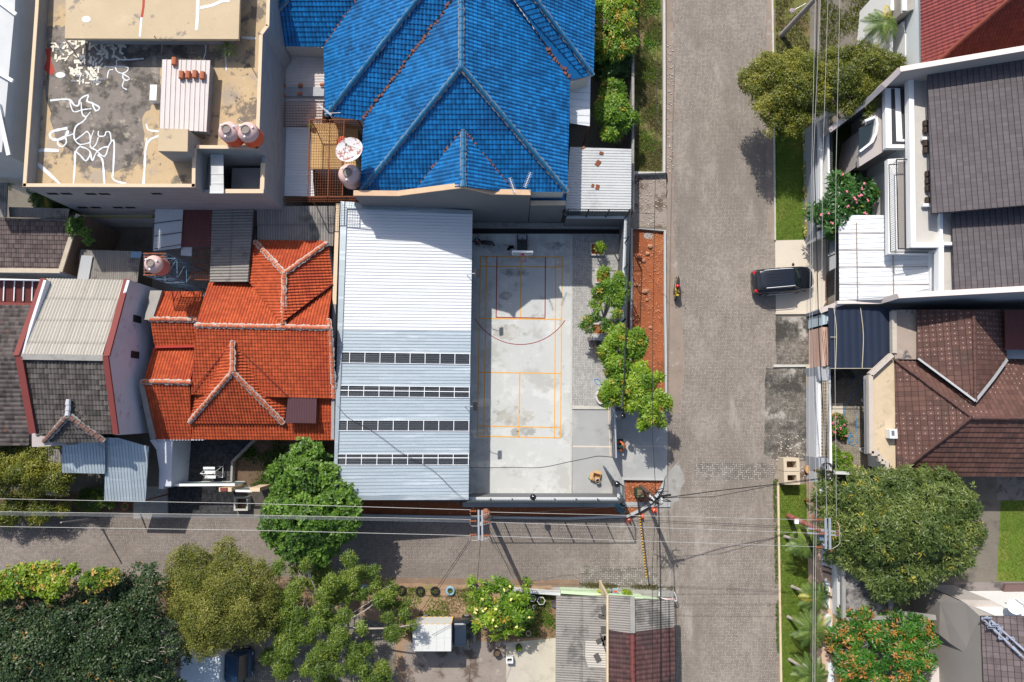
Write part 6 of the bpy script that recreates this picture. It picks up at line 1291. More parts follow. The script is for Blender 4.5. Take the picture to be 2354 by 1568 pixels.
# =============== HOUSE AND GARAGE, bottom right ===============
o = P(2300, 1480); t = T('brown_shingled_house', 'house with curving taupe ramp walls and brown grey shingle roof at the lower right corner', 'house', (o.x, o.y, 0))
roof('roof', [(2255, 1417, 6.6), (2700, 1418, 6.6), (2700, 1640, 9.0), (2262, 1640, 9.0)][:0] or [(2254, 1416, 6.4), (2500, 1418, 8.0), (2500, 1640, 8.0), (2262, 1640, 6.4)], SLATE_B, t, pu=.34, pv=.34, amp=.006, step=.025, prof='flat', down=(-1, 0, 0))
mb = MB()
for a, b in (((2256, 1420), (2354, 1513)), ((2266, 1416), (2360, 1500))): 
    for i in range(14):
        p = P(*lerp(a, b, i/14.), 6.75+.6*i/14); q_ = P(*lerp(a, b, (i+1)/14.), 6.75+.6*(i+1)/14); mb.bar(p, q_, random.uniform(.06, .16), .05)
    for i in range(7): p = P(*lerp(a, b, random.random()), 7.0); mb.box(p, (random.uniform(.3, .6), .09, .03), rz=random.choice((0, 1.3)))
mb.build('hip_flashing', mat('silvery sealed hip flashing', (.42, .46, .55), .4, .2, 5, .1, 14, metal=.4), t)
TAUR = mat('rough taupe wall', (.33, .30, .275), .9, .08, .8, .08, 20, bump=.2)
MB().prism([P(2160, 1384, 3.2), P(2188, 1373, 4.2), P(2218, 1386, 5.2), P(2290, 1418, 6.3), P(2254, 1418, 6.3), P(2262, 1640, 6.3), P(2236, 1640, 5.2), P(2234, 1512, 5.2), P(2185, 1480, 3.6), P(2158, 1458, 2.8)], 0).build('wall', TAUR, t)
MB().prism([P(2204, 1378, 3.8), P(2278, 1380, 3.8), P(2310, 1396, 3.8), P(2290, 1416, 3.8), P(2225, 1390, 3.8)], 0, 3.8).build('terrace', mat('taupe roof slab', (.45, .41, .38), .85, .1, 1), t)
MB().prism([P(2256, 1402, 4.4), P(2700, 1398, 4.4), P(2700, 1417, 4.4), P(2290, 1417, 4.4)], 0, 4.4).build('terrace', WHITE, t)
MB().prism([P(2186, 1490, 2.0), P(2232, 1514, 2.0), P(2170, 1568, 2.0), P(2120, 1640, 2.0), P(2140, 1560, 2.0)], 0, 2.0).build('terrace', mat('pale pink terrace', (.6, .54, .5), .85, .06, 1), t)
MB().prism([P(2242, 1410, 5.6), P(2250, 1418, 5.6), P(2252, 1470, 5.6), P(2245, 1465, 5.6)], 4.8, 5.6).build('window_frame', PINKC, t); MB().prism([P(2247, 1440, 5.64), P(2251, 1440, 5.64), P(2251, 1466, 5.64), P(2248, 1464, 5.64)], 5, 5.64).build('window_glass', GLASSD, t)
p = P(2331, 1394, 5.2); tt = T('satellite_dish', 'clean white satellite dish on the white ledge at the right edge', 'satellite dish', (p.x, p.y, 4.4))
ax = Vector((-.1, .25, 1)).normalized(); R1 = .48
MB().lathe((0, 0, .75), [(.02, 0)]+[(R1*k/6, .14*(k/6)**2) for k in range(1, 7)]+[(R1*k/6, .14*(k/6)**2-.015) for k in range(5, 0, -1)], 28, ax).build('dish', WHPL, tt, local=True, smooth=True); MB().tube([(0, 0, 0), (0, 0, .75)], .04, 8).tube([(.1, .45, .8), (.5, .1, 1.0)], .02, 5).box((.52, .05, 1.0), (.18, .1, .1)).build('mount', STEEL, tt, local=True)
mb = MB(); mb.prism([P(2262, 1376, .5), P(2315, 1378, .5), P(2312, 1360, .5), P(2316, 1345, .5), P(2354, 1345, .5), P(2700, 1345, .5), P(2700, 1398, .5), P(2320, 1398, .5)], 0, .3); mb.build('paving_step', mat('red brown roof membrane', (.14, .09, .085), .9, .1, 1), label='flat red brown slab with beige kerb beside the white dish', cat='slab')
o = P(1990, 1385); t = T('flat_roofed_garage', 'flat concrete garage roof blackened with mould under the edge of the big mango tree', 'garage', (o.x, o.y, 0))
q = [(1937, 1275), (2046, 1275), (2047, 1418), (1938, 1423)]
MB().slab([P(u, v, 3.2) for u, v in q], .2).build('roof', mat('mould blackened concrete roof', (.30, .28, .26), .95, .2, 1, .15, 10, bump=.3, stains=[((.045, .042, .042), .5, .42, .56, .9), ((.09, .085, .08), 2.2, .5, .62, .7), ((.56, .51, .46), .9, .6, .68, .8)]), t)
g = MB(); qq = [P(u, v, 3.3) for u, v in q+[q[0]]]
for a, b in zip(qq[:-1], qq[1:]): g.bar(a, b, .22, .22)
g.build('kerb', CONC_D, t); MB().prism([P(u, v, 3.0) for u, v in q], 0, 2.98).build('wall', BARE, t)
MB().slab([P(2047, 1402, 3.0), P(2150, 1414, 3.0), P(2152, 1425, 3.0), P(1938, 1427, 3.0), P(2047, 1420, 3.0)], .15).build('ledge', CONC_D, t)
# peach street wall with pierced openings, lower right
o = P(1905, 1330); t = T('pierced_street_wall', 'peach coloured street wall with slanted slots and white panels beside the palms', 'wall', (o.x, o.y, 0))
PEACH = mat('peach plaster', (.56, .40, .30), .85, .12, 1.2, .08, 12, stains=[((.3, .2, .15), 1.5, .6, .75, .6)])
mb = MB(); mb.prism([P(1880, 1112, 1.9), P(1913, 1112, 1.9), P(1924, 1415, 1.9), P(1938, 1700, 1.9), P(1896, 1700, 1.9), P(1886, 1410, 1.9)], 0, 1.8); mb.build('wall', PEACH, t)
mb = MB(); mb.prism([P(1886, 1112, 2.0), P(1903, 1112, 2.0), P(1906, 1220, 2.0), P(1889, 1200, 2.0)], 1.7, 1.86)
for y in (1238, 1330, 1408, 1520): 
    hgt = 72 if y != 1408 else 60; x = 1891+(y-1238)*.05; mb.prism([P(x, y, 2), P(x+14, y+10, 2), P(x+14, y+hgt, 2), P(x, y+hgt-10, 2)], 1.7, 1.86); mb.prism([P(x+19, y+8, 2), P(x+23, y+10, 2), P(x+23, y+hgt, 2), P(x+19, y+hgt, 2)], 1.7, 1.865)
mb.build('white_panel', mat('bluish white panel', (.66, .70, .73), .7, .05, 1), t)
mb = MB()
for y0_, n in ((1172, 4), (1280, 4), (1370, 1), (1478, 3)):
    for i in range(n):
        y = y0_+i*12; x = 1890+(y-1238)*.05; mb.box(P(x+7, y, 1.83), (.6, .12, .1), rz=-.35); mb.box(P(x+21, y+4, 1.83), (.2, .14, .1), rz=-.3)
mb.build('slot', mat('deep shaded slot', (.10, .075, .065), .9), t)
mb = MB(); mb.prism([P(1913, 1112, 2.3), P(1920, 1112, 2.3), P(1936, 1700, 2.3), P(1929, 1700, 2.3)], 0, 2.25); mb.build('coping', mat('mossy yellow coping', (.46, .38, .2), .9, .2, 1.5), t)
lw = MB(); lw.prism([P(1922, 1272, 2.6), P(1937, 1272, 3.0), P(1939, 1424, 3.0), P(1925, 1418, 2.6)], 0, 2.6); lw.build('side_wall', OFFWH, label='narrow white wall strip along the mould blackened garage roof', cat='wall')
# =============== VEHICLES ===============
def wheel(parent, c, r, w, rim=True):
    x, y, z = c; o = MB().lathe((x, y-w/2, z), [(r*.55, 0), (r*.96, .02), (r, w*.25), (r, w*.75), (r*.96, w-.02), (r*.55, w)], 20, (0, 1, 0)).build('tyre', RUBBER, parent, local=True, smooth=True)
    if rim: MB().lathe((x, y-w/2-.004, z), [(r*.56, 0), (r*.5, w*.2), (r*.5, w*.8), (r*.56, w+.008)], 14, (0, 1, 0)).build('rim', STEEL, parent, local=True)
    return o
def loft(mb, secs, n=9):
    """secs: (x, half width, z bottom, z top, roundness); ring of 2n points each"""
    k = len(mb.v)
    for x, hw, zb, zt, e in secs:
        for i in range(2*n):
            a = 2*math.pi*i/(2*n); cx, sx = math.cos(a), math.sin(a)
            y = hw*math.copysign(abs(cx)**e, cx); z = (zb+zt)/2+(zt-zb)/2*math.copysign(abs(sx)**e, sx); mb.v.append((x, y, z))
    m = 2*n
    for s in range(len(secs)-1):
        for i in range(m): a = k+s*m+i; b = k+s*m+(i+1) % m; mb.f.append((a, b, b+m, a+m))
    mb.f.append(tuple(k+i for i in reversed(range(m)))); mb.f.append(tuple(k+(len(secs)-1)*m+i for i in range(m)))
    return mb
p = P(1790, 648, .02); t = T('suv_car', 'black sport utility car with roof rails parked half on the pale driveway', 'car', (p.x, p.y, .02), rot=R(4.6))
PAINT = mat('black car paint', (.008, .010, .016), .22, .05, 2, .02, 20, spec=.6, coat=.8)
loft(MB(), [(-2.2, .62, .42, .86, .5), (-2.14, .78, .32, .98, .45), (-1.9, .87, .27, 1.02, .4), (-1.0, .9, .24, 1.03, .38), (0, .9, .24, 1.02, .38), (.9, .89, .24, 1.0, .38), (1.35, .88, .25, .97, .42), (1.85, .82, .28, .88, .48), (2.08, .68, .32, .78, .5), (2.18, .48, .38, .68, .55)]).build('body', PAINT, t, local=True, smooth=True)
loft(MB(), [(-2.02, .66, .8, 1.15, .4), (-1.86, .70, .8, 1.52, .35), (-1.5, .69, .8, 1.63, .3), (-.2, .69, .8, 1.66, .3), (.5, .67, .8, 1.62, .3), (1.2, .74, .8, .98, .4)]).build('windows', mat('tinted car glass', (.01, .018, .02), .06, .02, 2, .01, 9, spec=.9), t, local=True, smooth=True)
loft(MB(), [(-1.88, .60, 1.46, 1.545, .4), (-1.5, .64, 1.5, 1.665, .35), (-.3, .645, 1.52, 1.695, .35), (.42, .62, 1.55, 1.66, .35)]).build('roof', PAINT, t, local=True, smooth=True)
MB().slab([Vector((-2.0, -.55, 1.42)), Vector((-1.78, -.57, 1.57)), Vector((-1.78, .57, 1.57)), Vector((-2.0, .55, 1.42))], .03).build('spoiler', PAINT, t, local=True)
for s in (-1, 1):
    MB().tube(smooth_path([(-1.6, s*.63, 1.66), (-1.2, s*.635, 1.74), (.1, s*.625, 1.75), (.42, s*.6, 1.68)], 3), .022, 6).build('roof_rail', ALUW, t, local=True)
    MB().box((-2.05, s*.66, .92), (.26, .2, .12), rz=s*.3).build('tail_light', mat('red lamp lens', (.55, .01, .015), .2, .1, 4, spec=.7), t, local=True, bevel=.03)
    MB().box((1.98, s*.6, .72), (.24, .26, .1), rz=-s*.5).build('headlight', mat('clear lamp lens', (.5, .52, .53), .1, .1, 4, spec=.8), t, local=True, bevel=.03)
    MB().ball((.72, s*1.0, 1.06), .12, 8, (.8, 1.1, .7)).build('mirror', PAINT, t, local=True, smooth=True)
    MB().box((-.3, s*.9, .9), (.2, .03, .03)).box((-1.1, s*.89, .9), (.2, .03, .03)).build('door_handle', STEEL, t, local=True)
    MB().tube([(-1.1, s*.93, .28), (.7, s*.93, .28)], .05, 6).build('side_step', STEEL, t, local=True)
    for x in (-1.35, 1.35): wheel(t, (x, s*.8, .34), .34, .22)
mb = MB()
for k in range(4): mb.bar((-1.45, -.33+.22*k, 1.69), (-.2, -.33+.22*k, 1.708), .022, .02)
mb.build('roof_rib', BLKM, t, local=True)
MB().tube([(1.15, -.6, 1.0), (1.0, -.05, 1.09)], .012, 5).tube([(1.15, .1, 1.02), (1.0, .55, 1.07)], .012, 5).build('wiper', STEEL, t, local=True)
MB().tube(smooth_path([(2.0, -.72, .62), (2.2, -.4, .6), (2.23, 0, .6), (2.2, .4, .6), (2.0, .72, .62)], 3), .03, 6).build('grille_trim', STEEL, t, local=True)
MB().box((-2.2, 0, .62), (.03, .42, .1)).build('number_plate', BLKM, t, local=True)
# box truck
def truck(label, cx, cy, cabm, boxm, Lb, Wb, Lc, ztop=2.4, trim=True, rot=0):
    p = P(cx, cy, ztop); tt = T('box_truck', label, 'truck', (p.x, p.y, 0), rot=rot)
    b = MB().box((0, 0, (ztop+.75)/2), (Lb, Wb, ztop-.75)); b.build('cargo_box', boxm, tt, local=True, bevel=.015)
    MB().box((0, 0, .58), (Lb+.1, Wb*.9, .22)).box((Lb/2+Lc/2, 0, .5), (Lc, Wb*.7, .2)).build('chassis', BLKM, tt, local=True)
    if trim:
        mb = MB(); n = 13
        for i in range(n):
            if i % 2: continue
            x = -Lb/2+Lb*(i+.5)/n; mb.box((x, Wb/2+.008, ztop-.03), (Lb/n, .02, .07)); mb.box((x, Wb/2+.008, .8), (Lb/n, .02, .07))
        for i in range(9):
            if i % 2: continue
            z = .8+(ztop-.85)*(i+.5)/9
            for sx in (-1, 1): mb.box((sx*(Lb/2-.035), Wb/2+.009, z), (.07, .02, (ztop-.85)/9))
        mb.build('warning_stripe', YEL, tt, local=True)
        mb = MB()
        for x in (-Lb*.25, Lb*.12, Lb*.32): mb.box((x, 0, ztop+.003), (.025, Wb-.05, .012))
        mb.box((0, Wb*.0, ztop+.002), (Lb-.05, .025, .012)); mb.build('roof_seam', METO, tt, local=True)
    x0 = Lb/2+.06
    loft(MB(), [(x0, Wb*.46, .55, 1.75, .3), (x0+.1, Wb*.47, .5, 1.85, .25), (x0+.85, Wb*.47, .5, 1.88, .25), (x0+1.05, Wb*.46, .5, 1.6, .3), (x0+1.3, Wb*.46, .5, 1.15, .3), (x0+1.45, Wb*.44, .52, 1.0, .35)]).build('cab', cabm, tt, local=True, smooth=True)
    MB().slab([Vector((x0+.92, -Wb*.4, 1.83)), Vector((x0+1.3, -Wb*.42, 1.2)), Vector((x0+1.3, Wb*.42, 1.2)), Vector((x0+.92, Wb*.4, 1.83))], .03).build('windscreen', GLASSD, tt, local=True)
    for s in (-1, 1):
        wheel(tt, (-Lb*.28, s*Wb*.42, .32), .32, .2); wheel(tt, (x0+.8, s*Wb*.42, .32), .32, .2)
        MB().box((x0+1.1, s*(Wb*.5+.08), 1.3), (.05, .14, .22)).build('mirror', BLKM, tt, local=True)
        MB().box((x0+1.45, s*Wb*.34, .8), (.05, .2, .12)).build('headlight', mat('clear lamp lens', (.5, .5, .5)), tt, local=True)
    return tt
truck('small truck with grey white cargo box and dark cab parked on the verge', 992.5, 1466, mat('dark navy truck paint', (.018, .028, .045), .3, .08, 2, spec=.6, coat=.5), mat('dull white truck panel', (.60, .60, .57), .6, .06, 1, .04, 8, stains=[((.5, .42, .32), 1.2, .66, .78, .5)]), 2.55, 1.72, 1.5)
truck('white box truck mostly hidden beneath the olive coloured tree at the bottom', 460, 1545, mat('dark blue truck paint', (.02, .05, .10), .3, .1, 2), mat('bluish white truck panel', (.60, .66, .70), .6, .06, 1), 2.6, 1.9, 1.5, trim=False)
# motorbikes
def bike(label, u, v, rot, col, seatc, helmet=None, cat='motorbike'):
    p = P(u, v); t = T('motorbike', label, cat, (p.x, p.y, .015), rot=rot)        # front wheel towards +x
    wheel(t, (.62, 0, .29), .29, .09); wheel(t, (-.6, 0, .29), .29, .11)
    loft(MB(), [(-.85, .06, .62, .74, .6), (-.6, .14, .52, .8, .5), (-.3, .15, .45, .78, .5), (0, .13, .35, .68, .5), (.25, .12, .4, .75, .5), (.42, .15, .5, .95, .5), (.6, .1, .6, .92, .6)]).build('body', col, t, local=True, smooth=True)
    loft(MB(), [(-.72, .1, .76, .84, .6), (-.45, .14, .76, .86, .5), (-.1, .13, .72, .83, .5), (.1, .07, .68, .77, .6)]).build('seat', seatc, t, local=True, smooth=True)
    for s in (-1, 1): loft(MB(), [(.2, .02, .35, .55, .6), (.4, .035, .4, .85, .6), (.55, .02, .5, .8, .6)]).build('fairing', col, t, local=True, smooth=True).location = (0, s*.2, 0)
    MB().tube(smooth_path([(.28, -.36, 1.0), (.38, -.15, 1.02), (.42, 0, .98), (.38, .15, 1.02), (.28, .36, 1.0)], 3), .018, 6).tube([(.42, 0, .98), (.62, 0, .3)], .03, 6).build('handlebar', BLKM, t, local=True)
    for s in (-1, 1): MB().tube([(.33, s*.3, 1.0), (.4, s*.34, 1.16)], .008, 4).ball((.4, s*.34, 1.18), .06, 6, (.5, 1, .8)).build('mirror', BLKM, t, local=True)
    MB().box((.53, 0, .86), (.1, .2, .1)).build('headlight', mat('clear lamp lens', (.5, .5, .5)), t, local=True, bevel=.02)
    MB().tube([(-.1, -.18, .3), (-.7, -.2, .42)], .05, 8).build('exhaust', STEEL, t, local=True)
    MB().tube([(-.05, .1, .35), (-.12, .32, .02)], .012, 5).build('kickstand', BLKM, t, local=True)
    return t, p
YB = mat('yellow and black fairing', (.72, .47, .01), .35, .05, 3, .03, 20, spec=.6, stains=[((.01, .012, .015), 3.2, .47, .52, 1)])
bike('yellow and black motorbike parked on the brown edge of the main road', 1551, 666, R(-94), YB, BLKM)
bike('dark motorbike with red tank parked in the shaded court corner', 1110, 562, R(172), mat('dark red tank paint', (.16, .02, .02), .3, .1, 3, spec=.6, stains=[((.01, .012, .012), 3, .45, .5, 1)]), BLKM)
def helmet(label, u, v, h, m):
    p = P(u, v, h); t = T('helmet', label, 'helmet', p); MB().ball((0, 0, 0), .135, 12, (1, .95, .95)).build('shell', m, t, local=True, smooth=True); MB().box((.09, 0, -.02), (.08, .17, .07)).build('visor', GLASSD, t, local=True, bevel=.02)
helmet('shiny red helmet resting on the seat of the yellow motorbike', 1557, 657.5, .97, mat('glossy red helmet', (.6, .015, .02), .15, .03, 3, .01, 9, spec=.8))
helmet('teal helmet hanging on the handlebar of the dark motorbike', 1094.5, 550, 1.1, mat('dark teal helmet', (.03, .14, .13), .2, .03, 3, .01, 9, spec=.8))
# =============== PERSON working at the gate ===============
def skin(name, verts, edges, m, parent, sub=2):
    me = bpy.data.meshes.new(name); me.from_pydata([v[:3] for v in verts], edges, []); o = link(name, me, m, parent)
    md = o.modifiers.new('skin', 'SKIN'); md.use_smooth_shade = True
    for i, v in enumerate(verts): me.skin_vertices[0].data[i].radius = (v[3], v[4] if len(v) > 4 else v[3])
    me.skin_vertices[0].data[0].use_root = True
    s_ = o.modifiers.new('sub', 'SUBSURF'); s_.levels = sub; s_.render_levels = sub; return o
p = P(1428, 1024, .02); t = T('person', 'person in an orange long sleeved shirt and dark cap crouching beside the sliding gate', 'person', p, rot=R(10))
SKINM = mat('brown skin', (.30, .16, .10), .6, .05, 6, .03, 20); SHIRT = mat('orange cotton shirt', (.62, .16, .05), .85, .1, 8, .06, 30); TROU = mat('dark blue trousers', (.03, .045, .075), .9, .1, 8, .06, 30); CAPM = mat('dark green cap', (.012, .05, .045), .8, .1, 8, .05, 30)
V = [(.16, 0, .30, .15, .12), (.12, 0, .52, .14, .11), (0, 0, .76, .15, .11), (-.09, 0, .87, .055), (-.15, 0, .97, .075, .09), (-.17, 0, 1.06, .085, .095)]; E_ = [(0, 1), (1, 2), (2, 3), (3, 4), (4, 5)]
for s in (-1, 1):
    b = len(V); V += [(.08, s*.12, .27, .085), (-.30, s*.20, .50, .065), (-.10, s*.19, .12, .045), (-.12, s*.19, .05, .04), (-.30, s*.21, .035, .035, .03)]; E_ += [(0, b), (b, b+1), (b+1, b+2), (b+2, b+3), (b+3, b+4)]
    b = len(V); V += [(-.02, s*.20, .77, .06), (-.12, s*.33, .56, .045), (-.40, s*.16, .46, .032), (-.46, s*.13, .44, .034, .02)]; E_ += [(2, b), (b, b+1), (b+1, b+2), (b+2, b+3)]
    for k in range(4): c = len(V); V += [(-.50-.004*k, s*(.10+.022*k), .44, .009), (-.545+.006*k, s*(.10+.02*k), .415, .008), (-.56+.006*k, s*(.105+.018*k), .385, .007)]; E_ += [(b+3, c), (c, c+1), (c+1, c+2)]
    c = len(V); V += [(-.46, s*.085, .43, .010), (-.49, s*.065, .41, .008)]; E_ += [(b+3, c), (c, c+1)]
skin('body', V, E_, SKINM, t)
V = [(.15, 0, .36, .165, .14), (.12, 0, .54, .16, .13), (0, 0, .77, .165, .125), (-.06, 0, .84, .07)]; E_ = [(0, 1), (1, 2), (2, 3)]
for s in (-1, 1): b = len(V); V += [(-.02, s*.205, .77, .075), (-.12, s*.335, .56, .06), (-.35, s*.19, .475, .045)]; E_ += [(2, b), (b, b+1), (b+1, b+2)]
skin('shirt', V, E_, SHIRT, t)
V = [(.17, 0, .29, .165, .14)]; E_ = []
for s in (-1, 1): b = len(V); V += [(.08, s*.12, .27, .10), (-.30, s*.20, .50, .08), (-.11, s*.19, .16, .06)]; E_ += [(0, b), (b, b+1), (b+1, b+2)]
skin('trousers', V, E_, TROU, t)
MB().ball((-.17, 0, 1.08), .125, 10, (1, .92, .8)).build('cap', CAPM, t, local=True, smooth=True); MB().slab([Vector((-.27, -.08, 1.09)), Vector((-.38, -.05, 1.06)), Vector((-.38, .05, 1.06)), Vector((-.27, .08, 1.09))], .012).build('cap_peak', CAPM, t, local=True)
mb = MB()
for s in (-1, 1): mb.box((-.2, s*.2, .03), (.27, .1, .07))
mb.build('shoes', BLKM, t, local=True, bevel=.02); mb = MB()
for s in (-1, 1): mb.ball((-.245, s*.033, 1.03), .011, 6)
mb.build('eyes', BLKM, t, local=True); MB().ball((-.262, 0, 1.0), .016, 6, (1, .8, 1.4)).ball((-.245, 0, .965), .012, 6, (.7, 2, .5)).build('nose_and_mouth', SKINM, t, local=True)
p = P(1424, 1011, .05); MB().box(p+Vector((0, 0, .05)), (.32, .09, .09)).lathe(p+Vector((.2, 0, .05)), [(.07, 0), (.07, .02)], 12).build('angle_grinder', BLKM, label='small black power tool on the ground beside the crouching person', cat='power tool')
# =============== THINGS ON THE COURT ===============
p = P(1369, 1096, .02); t = T('cardboard_box', 'open brown cardboard box on the grey driveway slab', 'box', p, rot=-.25); mb = MB()
for c, s in (((0, .26, .18), (.5, .02, .36)), ((0, -.26, .18), (.5, .02, .36)), ((.25, 0, .18), (.02, .52, .36)), ((-.25, 0, .18), (.02, .52, .36)), ((0, 0, .01), (.5, .5, .02))): mb.box(c, s)
mb.build('side', CARD, t, local=True); MB().box((.0, .36, .34), (.48, .2, .012), rx=-.3).box((-.35, 0, .33), (.2, .48, .012), ry=-.3).build('flap', CARD, t, local=True)
p = P(1359, 1096, .02); MB().box(p+Vector((0, 0, .14)), (.26, .36, .28), rz=.1).build('cardboard_box', mat('light cardboard', (.62, .36, .18), .85, .06, 4), label='smaller closed orange brown box left of the open cardboard box', cat='box')
p = P(1372.5, 1105, .02); t = T('metal_can', 'round open dark metal can below the cardboard box', 'can', p); MB().lathe((0, 0, 0), [(.16, 0), (.17, .4), (.155, .4), (.15, .03)], 20).build('shell', METO, t, local=True); MB().lathe((0, 0, .03), [(.14, 0), (.14, .01)], 16).build('contents', BLKM, t, local=True)
p = P(1355, 1098, .02); MB().ball(p+Vector((0, 0, .08)), .1, 8, (1.2, .8, .8)).build('crumpled_bag', mat('green plastic bag', (.05, .32, .2), .6, .2, 9), label='small crumpled green bag beside the cardboard boxes', cat='bag')
p = P(1377, 782, .02); t = T('scrap_pile', 'pile of scrap steel bars and sheet beside the mango planter', 'scrap pile', p); g = MB()
for i in range(20): a = random.uniform(-.9, .9); b = random.uniform(-.1, .1); g.bar((a, b-.1, .1+random.random()*.35), (a+random.uniform(-.5, .5), b+random.choice((-.55, .35)), .1+random.random()*.3), .035)
for i in range(6): g.bar((-.9, .15-.05*i, .3+.03*i), (1.0, .3-.05*i, .3+.03*i), .04)
g.build('steel_bar', mat('oxidised steel', (.16, .14, .135), .7, .2, 4, metal=.3), t, local=True); MB().slab([Vector((-.7, -.05, .55)), Vector((.4, -.1, .5)), Vector((.6, .3, .5)), Vector((-.6, .35, .55))], .02).build('sheet', METO, t, local=True)
a = P(1366, 772, .3); b = P(1369.5, 822, .1); MB().bar(a, b, .1, .1).build('timber_post', mat('pinkish timber', (.50, .27, .19), .8, .15, 3), label='pinkish timber post lying beside the scrap steel pile', cat='post')
g = MB(); g.tube(smooth_path([P(1371, 775, .25), P(1373, 800, .2), P(1370, 806, .15), P(1377, 800, .2), P(1376, 780, .25)], 4), .02, 6); g.build('bent_pipe', RUST, label='thin bent rusty rod beside the timber post', cat='rod')
p = P(1393, 857, .02); t = T('bucket', 'orange rimmed bucket of rubble beside the mango tree', 'bucket', p); MB().lathe((0, 0, 0), [(.15, 0), (.19, .3), (.175, .3), (.14, .03)], 18).build('shell', ORPL, t, local=True); MB().ball((0, 0, .2), .15, 8, (1, 1, .6)).build('rubble', CONC_D, t, local=True)
def hose(label, pts, r=.018, m=BLPL, name='hose', cat='hose', sub=5): MB().tube(smooth_path(pts, sub), r, 6).build(name, m, label=label, cat=cat, smooth=True)
c = [P(1378, 886, .03), P(1368, 880, .03), P(1367, 872, .03), P(1376, 873, .04), P(1381, 884, .04), P(1381, 893, .05), P(1386, 887, .06), P(1394, 884, .07), P(1396, 888, .08), P(1386, 892, .08), P(1384, 898, .09), P(1392, 887, .1), P(1398, 886, .11), P(1390, 880, .1), P(1386, 878, .03)]
hose('coiled bright blue hose beside the round white planter ring', c, .022)
p = P(1423, 1168, .05); c = [(p.x+.32*math.cos(a*1.1)*(1+.3*math.sin(a*.7)), p.y+.3*math.sin(a), .06+.01*i) for i, a in enumerate(np.linspace(0, 30, 46))]; hose('tangled blue green hose coil in the red bed by the corner wall', c, .018, mat('blue green hose', (.06, .28, .36), .5), sub=2)
p = P(1245, 1376)
g = MB(); g.tube(smooth_path([P(1060, 1074, .04), P(1110, 1075, .04), P(1176, 1074, .04), P(1242, 1074.5, .04), P(1300, 1063, .04), P(1350, 1053, .04), P(1375, 1048, .05), P(1408, 1051, .05)], 3), .013, 5); g.build('cable', CABLE_D, label='thin dark cable lying across the lower court and driveway slab', cat='cable')
# =============== STREET THINGS ===============
for lab, u, v in (('orange traffic cone in the gutter left of the striped barrier pole', 1445, 1195), ('orange traffic cone right beside the striped barrier pole', 1474, 1187), ('salmon orange traffic cone by the corner kerb under the cables', 1503, 1173)):
    p = P(u, v, .01); t = T('traffic_cone', lab, 'traffic cone', p); MB().lathe((0, 0, 0), [(.14, .02), (.03, .5), (.02, .5)], 16).build('cone', ORPL, t, local=True, smooth=True); MB().box((0, 0, .012), (.36, .36, .024)).build('foot', ORPL, t, local=True)
    MB().lathe((0, 0, 0), [(.105, .18), (.08, .28), (.079, .28), (.104, .18)], 16).build('band', WHPL, t, local=True)
a = P(1464, 1137, 1.0); b = P(1485.5, 1326, 1.05); t = T('barrier', 'yellow and black striped road barrier boom pivoting on a pillar in the red corner bed', 'barrier', (a.x, a.y, 0))
MB().tube([a, b], .05, 8).build('boom', YEL, t); mb = MB(); n = 30
for i in range(3, n):
    q0 = a.lerp(b, i/n); q1 = a.lerp(b, (i+.5)/n); mb.tube([q0, q1], .053, 8)
mb.tube([a, a.lerp(b, .24)], .056, 8); mb.build('stripe', BLKM, t)
p = P(1465, 1133); mb = MB().box((p.x, p.y+.1, .55), (.5, .6, 1.1)); mb.build('counterweight', mat('mossy dark green box', (.045, .07, .035), .8, .3, 4), t)
g = MB()
for i in range(7): g.tube(smooth_path([(p.x-.2, p.y-.1+.07*i, 1.12), (p.x, p.y-.05+.06*i+random.uniform(-.06, .06), 1.16), (p.x+.2, p.y-.1+.07*i, 1.12)], 3), .025, 5)
g.build('sticks', WOOD, t)
# ---- utility poles and cables ----
def pole(label, base, top, rb=.17, rt=.12, m=CONPOLE, name='utility_pole'):
    t = T(name, label, 'utility pole', (base.x, base.y, 0)); MB().tube([Vector((base.x, base.y, 0)), top], [rb, rt], 14).build('pole', m, t, smooth=True); return t
def insul(t, c, d, n=3):
    mb = MB(); c = Vector(c); d = Vector(d).normalized(); mb.tube([c-d*.2, c+d*.2], .03, 6)
    for k in range(n): q = c+d*(-.13+.13*k); mb.lathe(q-d*.015, [(.03, 0), (.085, .01), (.085, .025), (.03, .035)], 10, d)
    return mb.build('insulator', CERAM, t)
HA = 8.6; tA = P(1106, 1204, HA); t = pole('utility pole with twin steel crossarms and brown insulators by the lower street kerb', P(1127, 1188), tA)
arms = MB(); arms.bar(P(1099.5, 1172, HA), P(1100, 1241, HA), .1, .08); arms.bar(P(1107.5, 1173, HA+.05), P(1108.5, 1243, HA+.05), .1, .08); arms.build('crossarm', STEEL, t)
for v in (1177, 1200, 1231): insul(t, P(1087, v-2, HA+.1), (1, .02, 0)); insul(t, P(1119, v, HA+.1), (1, -.02, 0))
MB().ball(P(1116, 1182, 7.2), .35, 8, (.8, 1, .8)).build('junction_box', mat('rusty cable bundle', (.25, .12, .08), .8, .4, 9), t)
g = MB()
for v in (1180, 1203, 1236): g.tube(smooth_path([P(1080, v, HA+.1), P(1084, v+6, HA-.1), P(1105, v+5, HA-.05), P(1126, v-1, HA+.1)], 4), .016, 5)
g.build('jumper_wire', CABLE, t)
HD = 7.2; t = pole('thick rusty red and grey utility pole leaning over the lawn by the peach wall', P(1812, 1186), P(1903, 1228, HD), .19, .14, mat('rust painted concrete pole', (.36, .24, .21), .85, .2, 2, .15, 14, stains=[((.32, .09, .06), .7, .5, .56, .9)]))
